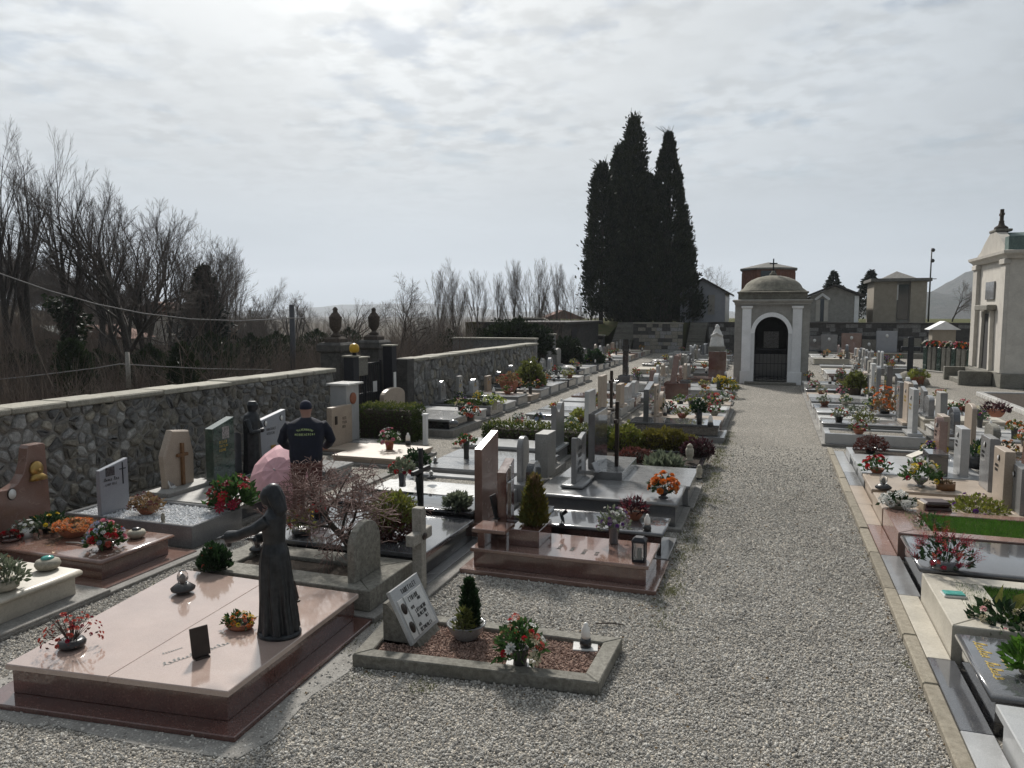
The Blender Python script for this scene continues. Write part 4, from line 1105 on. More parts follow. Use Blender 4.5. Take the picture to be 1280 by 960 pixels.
# houses glimpsed between the trees at left, utility pole, cables
def house(px, py, dep, w, h, label, mw, mr):
    d = ray(px, py); d = d / (d @ FW); x, y, z = dep * d[0], dep * d[1], H + dep * d[2]
    o = thing('house', label, 'house', (x, y, z - h), R(25))
    MB().box(-w / 2, 0, 0, w / 2, 6, h).build('wall', mw, o)
    MB().prism([(-w / 2 - .4, h), (w / 2 + .4, h), (0, h + w * .22)], [(0, -6.4), (0, .4)], M=XZ(0)).build('roof', mr, o)
    MB().box(-w * .2, -.05, h * .4, -w * .05, 0, h * .75).build('window', M['window_glass'], o)
    MB().box(w * .15, -.05, h * .4, w * .3, 0, h * .75).build('window', M['window_glass'], o)
house(112, 424, 60, 5, 3.2, 'pale house with terracotta roof glimpsed through bare trees', M['render_beige'], M['roof_tile'])
house(50, 428, 62, 6, 1.6, 'low outbuilding with green roof glimpsed at far left', M['white_paint'], M['copper_green'])
house(195, 395, 80, 7, 3, 'distant white house with red roof between left trees', M['render_pale'], M['roof_tile'])
house(705, 402, 130, 9, 5, 'distant pale house below the bare trees left of cypresses', M['render_pale'], M['roof_tile'])
def cable(name, label, pts, r):
    mb = MB(); mb.tube(pts, r, 5); tag(mb.build(name, M['cable']), label, 'cable')
def pxd(px, py, dep):
    d = ray(px, py); d = d / (d @ FW); return Vector((dep * d[0], dep * d[1], H + dep * d[2]))
cable('overhead_cable', 'pale overhead cable sagging across the left trees', [pxd(-60, 318, 20), pxd(0, 342, 20.4), pxd(60, 363, 20.8), pxd(120, 380, 21.4), pxd(180, 392, 22), pxd(240, 399, 22.5), pxd(300, 401, 23), pxd(380, 397, 24)], .018)
cable('fence_cable', 'low slack cable just above the left wall', [pxd(-40, 478, 16), pxd(40, 470, 16.3), pxd(120, 460, 16.8), pxd(150, 455, 17), pxd(200, 458, 17.4), pxd(260, 461, 18), pxd(340, 462, 19)], .012)
po = tag(MB().tube([pxd(161, 485, 17), pxd(159, 440, 17)], [.055, .045], 8).build('cable_pole', M['wood_grey']), 'short grey wooden pole carrying the low cable', 'pole')
d0 = pxd(367, 470, 34)
lp = thing('lamp_post', 'dark straight lamp post left of the gate urns', 'lamp post', (d0.x, d0.y, d0.z))
MB().tube([(0, 0, -1.5), (0, 0, pxd(367, 381, 34).z - d0.z)], [.13, .12], 10).build('post', M['pole_metal'], lp)
d0 = pxd(1160, 405, 62)
lp = thing('lamp_post', 'thin tall floodlight pole beside the block mausoleum', 'lamp post', (d0.x, d0.y, TZ))
zt = pxd(1160, 311, 62).z - TZ
MB().tube([(0, 0, 0), (0, 0, zt)], [.07, .05], 8).build('pole', M['pole_metal'], lp)
for z in (zt - .15, zt - 1.0): MB().ball((.1, 0, z), .16, 10, 6).build('floodlight', M['pole_metal'], lp)
MB().box(-.05, -.03, zt * .58, .45, .03, zt * .58 + .06).build('bracket', M['pole_metal'], lp)
# ------------------------------------------------------------------ grave building blocks
FOOT = []                                            # footprints, kept free of loose pebbles
def loft(mb, rings, n=20, rip=None, M=None, mi=0):
    """rings: (cx, cy, z, rx, ry)"""
    vs = []; fs = []
    for (cx, cy, z, rx, ry) in rings:
        for i in range(n):
            a = 2 * math.pi * i / n; q = 1 + (rip(a, z) if rip else 0)
            vs.append((cx + rx * q * math.cos(a), cy + ry * q * math.sin(a), z))
    for k in range(len(rings) - 1):
        for i in range(n):
            j = (i + 1) % n; fs.append([k * n + i, k * n + j, (k + 1) * n + j, (k + 1) * n + i])
    fs.append(list(range(n - 1, -1, -1))); o = (len(rings) - 1) * n; fs.append([o + i for i in range(n)])
    return mb.add(vs, fs, True, mi, M)
GL = {'I': [(.5, 0, .5, 1)], 'L': [(.15, 0, .15, 1), (.15, 0, .8, 0)], 'E': [(.15, 0, .15, 1), (.15, 0, .8, 0), (.15, .5, .7, .5), (.15, 1, .8, 1)],
      'T': [(.5, 0, .5, 1), (.1, 1, .9, 1)], 'N': [(.15, 0, .15, 1), (.15, 1, .8, 0), (.8, 0, .8, 1)], 'A': [(.1, 0, .5, 1), (.5, 1, .9, 0), (.3, .4, .7, .4)],
      'O': [(.2, 0, .2, 1), (.8, 0, .8, 1), (.2, 0, .8, 0), (.2, 1, .8, 1)], 'R': [(.15, 0, .15, 1), (.15, 1, .75, 1), (.75, 1, .75, .5), (.15, .5, .75, .5), (.4, .5, .8, 0)],
      'C': [(.2, 0, .2, 1), (.2, 0, .8, 0), (.2, 1, .8, 1)], 'M': [(.1, 0, .1, 1), (.1, 1, .5, .4), (.5, .4, .9, 1), (.9, 1, .9, 0)]}
def lettering(mb, O, U, V, words, h, rg, wt=.14, slant=.0):
    """illegible carved lettering: rows of strokes; words = list of letter counts; O start, U along, V up"""
    O = Vector(O); U = Vector(U).normalized(); V = Vector(V).normalized(); Nn = U.cross(V); x = 0.0
    for wdl in words:
        for _ in range(wdl):
            for (a, b, c, d) in GL[rg.choice('ILETNAORCM')]:
                p = O + U * (x + (a * .62 + b * slant) * h) + V * (b * h); q = O + U * (x + (c * .62 + d * slant) * h) + V * (d * h)
                dr_ = (q - p); s = Nn.cross(dr_).normalized() * (h * wt / 2)
                vs = [p - s, q - s, q + s, p + s]
                mb.add([tuple(k + Nn * .0005) for k in vs] + [tuple(k + Nn * .0025) for k in vs], [(4, 5, 6, 7), (0, 1, 5, 4), (1, 2, 6, 5), (2, 3, 7, 6), (3, 0, 4, 7)])
            x += h * .82
        x += h * .55
    return mb
def script(mb, O, U, V, words, h, rg, wt=.1):
    O = Vector(O); U = Vector(U).normalized(); V = Vector(V).normalized(); Nn = U.cross(V); x = 0.0
    for n in words:
        pts = []; tl = [1.0] + [rg.choice((.45, .5, .55, .5, .95)) for _ in range(n)]; wd_ = [rg.uniform(.75, 1.3) for _ in range(n + 1)]; xc = 0.0
        for k in range(n * 6 + 1):
            i = k // 6; t = k / 6; xc += .55 / 6 * wd_[i]
            y = h * tl[i] * (.5 - .5 * math.cos(2 * math.pi * t)) + (-.25 * h * math.sin(2 * math.pi * t) if wd_[i] > 1.15 else 0); xx = x + h * (xc + .24 * wd_[i] * math.sin(2 * math.pi * t) + .25 * y / h)
            pts.append(O + U * xx + V * y + Nn * .0012)
        for a, b in zip(pts, pts[1:]):
            s = Nn.cross(b - a).normalized() * (h * wt * (.35 + .65 * abs((b - a).normalized().dot(V))))
            mb.add([tuple(a - s), tuple(b - s), tuple(b + s), tuple(a + s)], [(0, 1, 2, 3)])
        x += h * (.55 * n + .7)
    return mb
def stele_poly(shape, w, h):
    a = w / 2
    if shape == 'rect': return [(-a, 0), (a, 0), (a, h), (-a, h)]
    if shape == 'round': return [(-a, 0), (a, 0)] + [(a * math.cos(t), h - a * .9 + a * .9 * math.sin(t)) for t in [math.pi * k / 12 for k in range(13)]]
    if shape == 'arch': return [(-a, 0), (a, 0)] + [(a * math.cos(t), h - a * .35 + a * .35 * math.sin(t)) for t in [math.pi * k / 10 for k in range(11)]]
    if shape == 'peak': return [(-a, 0), (a, 0), (a, h * .9), (0, h), (-a, h * .9)]
    if shape == 'hex': return [(-a * .85, 0), (a * .95, 0), (a, h * .55), (a * .72, h * .95), (-a * .45, h), (-a, h * .6)]
    if shape == 'slant': return [(-a, 0), (a, 0), (a, h), (-a, h * .86)]
    if shape == 'wave':
        top = [(a - 2 * a * k / 12, h * (.9 + .1 * math.sin(math.pi * 2 * (k / 12 + .1)))) for k in range(13)]
        return [(-a, 0), (a, 0)] + top
    if shape == 'two':   # two rounded lobes
        top = [(a - 2 * a * k / 16, h * (.88 + .12 * abs(math.cos(math.pi * k / 16)) ** .7)) for k in range(17)]
        return [(-a, 0), (a, 0)] + top
    if shape == 'taper': return [(-a, 0), (a, 0), (a * .7, h), (-a * .7, h)]
    if shape == 'swoop': # high at the +y end, sweeping down
        return [(-a, 0), (a, 0), (a * .93, h * .98), (a * .9, h), (a * .60, h), (a * .57, h * .97), (a * .54, h * .84), (a * .46, h * .72), (a * .34, h * .64), (a * .18, h * .605), (0, h * .61), (-a * .25, h * .645), (-a * .5, h * .665), (-a * .8, h * .65), (-a, h * .6)]
class Grave:
    def __init__(s, label, quad, top, slab, base=None, kind='slab', th=.05, over=.025, edge='ch', plinth=None, pl=(.06, .05), name='grave', group=None, rim=.14, bed=None, base_in=.03):
        if len(quad) == 4 and not hasattr(quad[0], '__len__'): quad = rect(*quad)
        cx = sum(p[0] for p in quad) / 4; cy = sum(p[1] for p in quad) / 4
        s.c = Vector((cx, cy, 0)); s.top = top; s.quad = quad
        s.root = thing(name, label, 'grave', (cx, cy, 0), 0, group)
        q = [(p[0] - cx, p[1] - cy) for p in quad]; s.q = q
        base = base or slab; z0 = 0.0
        if plinth:
            MB().prism(inset(q, -pl[0]), CH(0, pl[1], .006)).build('plinth', M[plinth], s.root); z0 = pl[1]
            FOOT.append(inset(quad, -pl[0]))
        else: FOOT.append(quad)
        if kind == 'slab':
            MB().prism(inset(q, over + base_in * 0), CH(z0, top - th, .004)).build('base', M[base], s.root)
            prof = CH(top - th, top, .007) if edge == 'ch' else BULL(top - th, top, 6)
            MB().prism(q, prof, edge != 'ch').build('slab', M[slab], s.root)
        elif kind == 'bed':
            i = inset(q, rim)
            for k in range(4):
                a, b, c, d = q[k], q[(k + 1) % 4], i[(k + 1) % 4], i[k]
                mid = ((a[0] + b[0]) / 2, (a[1] + b[1]) / 2)
                MB().prism(inset([a, b, c, d], .001), CH(z0, top, .008)).build('kerb_stone', M[slab], s.root)
            o = MB().prism(inset(i, -.01), [(0, z0), (0, top - .035)]).build('bed', M[bed or 'soil'], s.root)
            s.inner = i
    def stele(s, X, y0, y1, zb, zt, th, shape, mat, name='headstone', c=.006, lean=0.0):
        MM = Matrix.Translation((X - s.c.x, (y0 + y1) / 2 - s.c.y, zb)) @ Matrix.Rotation(lean, 4, 'Y') @ YZ(-th / 2)
        o = MB().prism(stele_poly(shape, y1 - y0, zt - zb), CH(0, th, c), M=MM).build(name, M[mat], s.root)
        return o
    def block(s, name, mat, x0, y0, z0, x1, y1, z1, c=.006):
        return MB().box(x0 - s.c.x, y0 - s.c.y, z0, x1 - s.c.x, y1 - s.c.y, z1, c).build(name, M[mat], s.root)
    def cross(s, X, Y, zb, zt, w, t, mat, name='cross', along='y'):
        mb = MB(); x, y = X - s.c.x, Y - s.c.y; h = zt - zb; za = zb + h * .68
        mb.box(x - t / 2, y - t / 2, zb, x + t / 2, y + t / 2, zt, .003)
        if along == 'y': mb.box(x - t * .45, y - w / 2, za, x + t * .45, y + w / 2, za + t, .003)
        else: mb.box(x - w / 2, y - t * .45, za, x + w / 2, y + t * .45, za + t, .003)
        return mb.build(name, M[mat], s.root)
    def text(s, O, U, V, rows, h, mat='letter_dark', sp=1.7, seed=0, wt=.15, slant=0.0):
        fn = script if slant else lettering
        mb = MB(); rg = random.Random(seed); O = Vector(O) - s.c; V_ = Vector(V).normalized()
        for k, w in enumerate(rows): fn(mb, O - V_ * (k * h * sp), U, V, w, h, rg, .10 if slant else wt)
        return stuff(mb.build('inscription', M[mat], s.root))
    def oval(s, pos, nrm, r, mat='porcelain', name='portrait_oval'):
        nrm = Vector(nrm).normalized(); q = Vector((0, 0, 1)).rotation_difference(nrm).to_matrix().to_4x4()
        if abs(nrm.z) < .1: q = Matrix(((0, 0, nrm.x, 0), (-nrm.x if nrm.x else 1, 0, nrm.y, 0), (0, 1, 0, 0), (0, 0, 0, 1)))
        MM = Matrix.Translation(Vector(pos) - s.c) @ q
        o = MB().lathe([(r, 0), (r, .008), (r * .9, .014)], 18, sx=.78, M=MM).build(name, M['brown_metal'], s.root)
        MB().lathe([(r * .84, .0142), (r * .84, .016)], 18, sx=.78, M=MM).build('portrait', M[mat], o)

# ---- pots, flowers, lamps
POT = {
 'bowl': lambda r, h: [(r * .55, 0), (r * .62, h * .08), (r * .92, h * .6), (r, h * .92), (r * 1.04, h), (r * .92, h), (r * .86, h * .86), (r * .1, h * .84)],
 'dish': lambda r, h: [(r * .8, 0), (r, h * .4), (r * 1.02, h), (r * .9, h), (r * .86, h * .75), (r * .1, h * .72)],
 'pot': lambda r, h: [(r * .7, 0), (r * .94, h * .8), (r * 1.06, h * .82), (r * 1.08, h), (r * .94, h), (r * .9, h * .86), (r * .1, h * .84)],
 'vase': lambda r, h: [(r * .8, 0), (r * .86, h * .05), (r * .78, h * .3), (r, h * .85), (r * 1.06, h), (r * .9, h), (r * .8, h * .86), (r * .1, h * .84)],
 'cyl': lambda r, h: [(r, 0), (r, h), (r * .88, h), (r * .86, h * .9), (r * .1, h * .88)],
 'urn': lambda r, h: [(r * .7, 0), (r * .72, h * .08), (r * .35, h * .2), (r * .5, h * .35), (r, h * .7), (r * 1.05, h), (r * .9, h), (r * .8, h * .85), (r * .1, h * .83)],
 'stone': lambda r, h: [(r * .6, 0), (r * .95, h * .25), (r, h * .55), (r * .85, h * .9), (r * .6, h), (r * .5, h * .95), (r * .1, h * .93)]}
BL = {}
def blossom_mesh(kind, colr):
    key = (kind, colr)
    if key in BL: return BL[key]
    rg = random.Random(hash(kind) % 97); mb = MB()
    if kind == 'rose':
        for ring, (n_, r0, r1, z0, z1) in enumerate([(6, .35, 1.0, -.1, .25), (5, .25, .72, .05, .52), (4, .12, .42, .2, .7)]):
            for k in range(n_):
                a = 6.283 * k / n_ + ring * .5; b = a + 6.283 / n_ * .62; c_ = a - 6.283 / n_ * .62; m_ = a
                mb.add([(r0 * math.cos(m_), r0 * math.sin(m_), z0), (r1 * .9 * math.cos(c_), r1 * .9 * math.sin(c_), z1 * .8), (r1 * 1.05 * math.cos(m_), r1 * 1.05 * math.sin(m_), z1), (r1 * .9 * math.cos(b), r1 * .9 * math.sin(b), z1 * .8)], [(0, 3, 2), (0, 2, 1)])
        mb.ball((0, 0, .25), .3, 5, 3)
    elif kind == 'daisy':
        for k in range(9):
            a = 6.283 * k / 9; b = a + .3; c_ = a - .3
            mb.add([(.15 * math.cos(a), .15 * math.sin(a), .05), (.7 * math.cos(c_), .7 * math.sin(c_), .12), (1 * math.cos(a), 1 * math.sin(a), .05), (.7 * math.cos(b), .7 * math.sin(b), .12)], [(0, 3, 2, 1)])
        mb.ball((0, 0, .1), .26, 6, 3)
    elif kind == 'ball':
        for k in range(26):
            z = 1 - 1.5 * (k + .5) / 26; r_ = math.sqrt(max(0, 1 - z * z)); a = k * 2.4
            u = Vector((r_ * math.cos(a), r_ * math.sin(a), z)); t1 = u.cross(Vector((.1, .2, .97))).normalized(); t2 = u.cross(t1)
            mb.add([tuple(u * .5), tuple(u * .82 + t1 * .24), tuple(u * 1.02 + t2 * .1), tuple(u * .82 - t1 * .24)], [(0, 1, 2), (0, 2, 3)])
    else:               # 'spike': little raceme
        for k in range(16):
            z = k / 16 * 3.0; a = k * 2.4; r_ = .55 * (1 - k / 20)
            mb.add([(0, 0, z), (r_ * math.cos(a - .4), r_ * math.sin(a - .4), z + .3), (r_ * 1.4 * math.cos(a), r_ * 1.4 * math.sin(a), z + .25), (r_ * math.cos(a + .4), r_ * math.sin(a + .4), z + .3)], [(0, 3, 2, 1)])
    BL[key] = mb.mesh('blossom', M['petal_' + colr]); return BL[key]
SEED = [100]
def flowers(label, loc, pot, dome, leaf=None, fl=(), name='flower_pot', cat='flowers', stems=0, group=None, up=.5, inner=.25, lift=0.0, sx=1.0):
    """pot=(kind,r,h,mat); dome=(radius,height); leaf=(mat,n,size); fl=[(colour,kind,n,size)]"""
    SEED[0] += 1; rg = np.random.default_rng(SEED[0]); rr = random.Random(SEED[0])
    root = thing(name, label, cat, loc, rr.uniform(0, 6.28) if sx == 1.0 else 0.0, group)
    ph = 0
    if pot:
        k, r, h, m = pot; ph = h * .86
        MB().lathe(POT[k](r, h), 18 if r > .05 else 12, sx=sx).build('pot', M[m], root)
        if k not in ('vase', 'cyl'):
            MB().lathe([(r * .88, h * .80), (r * .5, h * .9), (.01, h * .92)], 12, sx=sx, cap=False).build('soil', M['soil'], root)
    R_, hh = dome
    def pick(n, lo, hi):
        u = unit(rg.normal(0, 1, (n, 3))); u[:, 2] = np.abs(u[:, 2]); q = rg.uniform(lo, hi, (n, 1)) ** .6
        p = u * q * np.array([[R_ * sx, R_, hh]]); p[:, 2] += ph + lift; return p, u
    if stems:
        mb = MB()
        for k in range(stems):
            a = rr.uniform(0, 6.28); q = R_ * rr.uniform(.2, .95); e = Vector((q * math.cos(a), q * math.sin(a), ph + lift + hh * rr.uniform(.5, 1.0)))
            b = Vector((.25 * (pot[1] if pot else .03) * math.cos(a), .25 * (pot[1] if pot else .03) * math.sin(a), ph * .9))
            mb.tube([b, b.lerp(e, .5) + Vector((0, 0, .04 * hh)), e], [.004, .003, .002], 3, cap=False)
        mb.build('stems', M['twig'] if leaf is None or leaf[0] in ('leaf_dry', 'leaf_red') else M[leaf[0]], root)
    if leaf:
        m, n, s = leaf
        p, u = pick(n, inner, 1.0); p[:, 2] -= hh * .12
        p[:, 2] = np.maximum(p[:, 2], ph * .9)
        v, f = leaf_quads(p, u * np.array([[1, 1, .6]]) + np.array([[0, 0, up]]), s, .5, .3, .45, rg)
        link('foliage', np_mesh('foliage', v, f, M[m]), root)
    for (c_, k, n, s) in fl:
        me = blossom_mesh(k, c_); p, u = pick(n, .8, 1.08)
        for i in range(n):
            b = link('blossom', me, root, tuple(p[i])); sc_ = s * rr.uniform(.75, 1.2); b.scale = (sc_, sc_, sc_)
            b.rotation_euler = Vector((0, 0, 1)).rotation_difference(Vector(u[i] + np.array([0, 0, .35]))).to_euler()
    return root
def lamp(label, loc, kind='bowl', s=1.0, group=None):
    o = thing('grave_lamp', label, 'grave lamp', loc, 0, group)
    if kind == 'bowl':
        MB().lathe([(.045 * s, 0), (.10 * s, .03 * s), (.105 * s, .05 * s), (.06 * s, .085 * s), (.04 * s, .095 * s)], 20).build('base', M['black_pot'], o)
        MB().lathe([(.036 * s, .095 * s), (.048 * s, .13 * s), (.046 * s, .17 * s), (.025 * s, .205 * s), (.005, .215 * s)], 16, rip=lambda a, z: .05 * math.cos(6 * a)).build('glass_flame', M['clear_glass'], o)
        MB().lathe([(.018 * s, .095 * s), (.02 * s, .15 * s), (.004, .175 * s)], 10).build('candle', M['candle_wax'], o)
    elif kind == 'white':
        MB().lathe([(.045 * s, 0), (.05 * s, .03 * s), (.04 * s, .07 * s)], 14).build('base', M['black_pot'], o)
        MB().lathe([(.034 * s, .07 * s), (.038 * s, .10 * s), (.034 * s, .15 * s), (.02 * s, .17 * s), (.018 * s, .19 * s), (.006, .2 * s)], 14).build('glass_flame', M['candle_wax'], o)
    elif kind == 'metal':
        MB().lathe([(.05 * s, 0), (.05 * s, .02 * s), (.035 * s, .04 * s), (.05 * s, .07 * s), (.055 * s, .15 * s), (.035 * s, .19 * s)], 12).build('base', M['pale_stone_pot'], o)
        MB().lathe([(.045 * s, .19 * s), (.03 * s, .215 * s), (.008, .235 * s)], 12).build('lid', M['pale_stone_pot'], o)
    elif kind == 'lantern':
        b = MB().box(-.065 * s, -.065 * s, 0, .065 * s, .065 * s, .025 * s, .004).build('base', M['iron'], o)
        for x in (-1, 1):
            for y in (-1, 1): MB().box(x * .058 * s - .008 * s, y * .058 * s - .008 * s, .025 * s, x * .058 * s + .008 * s, y * .058 * s + .008 * s, .2 * s).build('corner_post', M['iron'], o)
        MB().prism(rect(-.07 * s, -.07 * s, .07 * s, .07 * s), [(0, .2 * s), (0, .22 * s), (.03 * s, .25 * s)]).build('roof', M['iron'], o)
        for q in range(4):
            MB().box(-.048 * s, .055 * s, .03 * s, .048 * s, .058 * s, .198 * s, M=Matrix.Rotation(q * math.pi / 2, 4, 'Z')).build('pane', M['clear_glass'], o)
        MB().lathe([(.028 * s, .025 * s), (.028 * s, .13 * s), (.008 * s, .135 * s)], 12).build('candle', M['candle_wax'], o)
    return o
def plaque(label, loc, w, h, rz, mat='brown_metal', tilt=15, name='photo_plaque'):
    o = thing(name, label, 'plaque', loc, rz)
    MB().box(-w * .4, -.035, 0, w * .4, .035, .012, .003).build('foot', M[mat], o)
    MM = Matrix.Translation((0, 0, .012)) @ Matrix.Rotation(R(tilt), 4, 'X')
    MB().box(-w / 2, -.008, 0, w / 2, .008, h, .003, M=MM).build('plate', M[mat], o)
    MB().box(-w * .4, .0085, h * .12, w * .4, .010, h * .9, M=MM).build('portrait', M['photo_mid'], o)
    return o
def stand(label, loc, kind_mat='pale_stone_pot', r=.1):
    return None

# ================================================================== ROW B (left block, heads towards the main path)
b1 = Grave('large pink granite double grave with bronze statue in the left foreground', [(-5.09, 3.76), (-3.32, 3.94), (-3.41, 5.77), (-5.37, 5.79)], .27, 'pink_slab', 'red_granite', th=.045, over=.03, plinth='red_granite', pl=(.13, .045))
# the polished cover is two slabs with a visible joint
b1.root.children[-1].name = 'slab'
for o_ in [c for c in b1.root.children if c.name.startswith('slab')]: bpy.data.objects.remove(o_)
q = b1.q; m0 = ((q[0][0] * .52 + q[1][0] * .48), (q[0][1] * .52 + q[1][1] * .48)); m1 = ((q[3][0] * .5 + q[2][0] * .5), (q[3][1] * .5 + q[2][1] * .5))
lo_ = [q[0], (m0[0] - .002, m0[1]), (m1[0] - .002, m1[1]), q[3]]; hi_ = [(m0[0] + .002, m0[1]), q[1], q[2], (m1[0] + .002, m1[1])]
MB().prism(lo_, CH(.225, .268, .005)).build('slab', M['pink_slab'], b1.root); MB().prism(hi_, CH(.225, .270, .005)).build('slab', M['pink_slab'], b1.root)
ap_ = [(-5.42, 3.52), (-4.6, 3.55), (-4.5, 3.61), (-3.7, 3.60), (-3.05, 3.68), (-2.98, 3.95), (-3.06, 4.5), (-3.0, 4.9), (-3.1, 5.4), (-3.06, 5.8), (-5.4, 5.85)]
MB().prism([(x - b1.c.x, y - b1.c.y) for x, y in ap_], CH(-.02, .008, .003)).build('concrete_apron', M['concrete'], b1.root); FOOT.append(inset(ap_, .17))
p = P(203, 833, .27); ux = (P(300, 800, .27) - p).normalized()
b1.text((p.x, p.y, .2705), ux, Vector((-ux.y, ux.x, 0)), [[9, 6]], .055, 'letter_grey', seed=3, slant=.2)
p = P(200, 818, .27); b1.text((p.x + .02, p.y + .0, .2705), ux, Vector((-ux.y, ux.x, 0)), [[9]], .03, 'letter_grey', seed=4, slant=.2)
# statue of a robed woman with an outstretched arm
sp = P(348, 792, .27); st = thing('bronze_statue', 'dark bronze statue of robed long-haired woman with outstretched arm', 'statue', (sp.x, sp.y, .27), R(96))
def remesh(o, vox, smooth=2):
    m = o.modifiers.new('fuse', 'REMESH'); m.mode = 'VOXEL'; m.voxel_size = vox; m.use_smooth_shade = True
    if smooth: s_ = o.modifiers.new('soften', 'SMOOTH'); s_.iterations = smooth; s_.factor = .5
    return o
fold = lambda a, z: (.11 * math.cos(9 * a + 3 * z) + .07 * math.cos(17 * a - 2 * z + 1)) * max(0, min(1, (.78 - z) / .5)) + .02 * math.cos(7 * a)
fg = MB()
loft(fg, [(0, -.01, .03, .135, .15), (0, -.01, .10, .130, .142), (0, 0, .25, .122, .13), (0, .005, .42, .117, .122), (0, .01, .56, .112, .115), (0, .01, .66, .102, .102), (0, .012, .73, .084, .078),
          (0, .015, .80, .094, .084), (0, .015, .88, .108, .086), (0, .01, .935, .112, .078), (0, .008, .965, .080, .06), (0, .012, .99, .042, .044), (0, .02, 1.03, .036, .038)], 72, fold)
loft(fg, [(0, .035, 1.012, .030, .034), (0, .045, 1.03, .05, .055), (0, .045, 1.07, .062, .07), (0, .036, 1.11, .064, .076), (0, .025, 1.15, .052, .064), (0, .02, 1.172, .028, .034), (0, .018, 1.178, .004, .004)], 24)
loft(fg, [(0, -.045, .945, .055, .03), (0, -.05, .98, .068, .042), (0, -.035, 1.03, .072, .05), (0, -.01, 1.08, .073, .066), (0, .005, 1.13, .062, .066), (0, .01, 1.172, .042, .046), (0, .01, 1.186, .022, .024), (0, .01, 1.190, .004, .004)], 36, lambda a, z: .07 * math.cos(11 * a + 40 * z) + .04 * math.cos(5 * a - 30 * z))
fg.ball((0, .108, 1.075), .013, 8, 6, sc3=(1, 1.2, 1.3))
for s, pts in ((1, [(-.10, .01, .925), (-.125, .10, .86), (-.12, .24, .80), (-.10, .345, .775)]), (-1, [(.10, .01, .925), (.13, .04, .82), (.10, .13, .74), (.05, .2, .73)])):
    fg.tube(pts, [.046, .044, .042, .05], 12)
    w_ = Vector(pts[-1]); fg.tube([w_ - Vector((0, .03, 0)), w_ + Vector((0, .045, -.006))], [.018, .02], 8)
    for k in range(4): fg.tube([w_ + Vector(((k - 1.5) * .011, .035, -.004)), w_ + Vector(((k - 1.5) * .014, .07, -.004 - .004 * abs(k - 1.5))), w_ + Vector(((k - 1.5) * .015, .098 - .006 * abs(k - 1.3), -.016))], [.0075, .007, .006], 6)
    fg.tube([w_ + Vector((.016 * s, .01, .004)), w_ + Vector((.034 * s, .035, .008)), w_ + Vector((.038 * s, .06, .004))], [.008, .0075, .006], 6)
    fg.tube([Vector(pts[-2]).lerp(Vector(pts[-1]), .5), Vector(pts[-1]) + Vector((0, 0, -.02)), Vector(pts[-1]) + Vector((0, -.01, -.075))], [.03, .036, .018], 10)
remesh(fg.build('figure', M['bronze'], st), .0065, 1)
loft(MB(), [(0, -.01, 0, .150, .17), (0, -.01, .02, .152, .172), (0, -.01, .034, .142, .16)], 36).build('base', M['bronze'], st)
plaque('dark bronze photo plaque standing on the pink granite slab', P(252, 822, .27), .13, .21, R(62), tilt=-12)
plaque('small dark plaque standing behind the bronze statue', P(368, 752, .27), .10, .16, R(75), tilt=-18)
lamp('black bowl grave lamp with clear glass flame on pink slab', P(229, 741, .27), 'bowl', 1.0)
flowers('oval dish of orange and yellow flowers on pink slab', P(300, 785, .27), ('dish', .085, .05, 'terracotta'), (.10, .075), ('leaf_green', 120, .045), [('orange', 'ball', 9, .02), ('yellow', 'ball', 9, .02), ('coral', 'ball', 5, .018)], sx=1.35)
r_ = flowers('twiggy plant with small red flowers in black stone pot', P(90, 809, .27), ('stone', .10, .07, 'black_pot'), (.21, .20), ('leaf_red', 60, .028), [('coral', 'rose', 44, .016), ('crimson', 'rose', 14, .014)], stems=34)

b2 = Grave('weathered grey stone grave with rounded headstone and bare maple', (-5.32, 5.88, -3.36, 6.78), .26, 'old_granite', 'old_granite', kind='bed', rim=.28, bed='soil', plinth='concrete', pl=(.10, .06))
b2.block('base', 'old_granite', -5.29, 5.91, .06, -3.39, 6.75, .12)
b2.stele(-3.62, 6.0, 6.5, .26, .79, .075, 'round', 'old_granite')
flowers('small pine sprig arrangement in black dish at edge of grey grave', P(268, 713, .26), ('dish', .10, .04, 'black_pot'), (.15, .24), ('leaf_dark', 620, .06), [('coral', 'rose', 4, .016)], stems=12, up=1.2)
lamp('flat dark grave lamp behind the statue on grey grave', P(322, 690, .26), 'bowl', .8)
# bare weeping maple growing in the bed
mt = tree_mesh(63, 1.15, .056, (8, 7, 6, 5), (48, 82), (.56, .80), -.30, .38, .17, 1.0, 'bark', 'maple_twig', .0028)
mp = P(447, 690, .22); mtree = thing('weeping_maple', 'small bare weeping maple with twisted trunk behind rounded headstone', 'tree', (mp.x, mp.y, .2), R(140))
mtr, mcr, zm = mt
for nm, me in (('trunk', mtr), ('crown', mcr)):
    c = link(nm, me, mtree); sc_ = 1.12 / zm; c.scale = (sc_ * 1.15, sc_ * 1.15, sc_)

b3 = Grave('large polished black granite grave with crucifix and bushy shrub', (-5.30, 6.86, -3.30, 8.28), .30, 'dark_grey', 'black_granite', th=.05, over=.02, plinth='mid_grey', pl=(.1, .05))
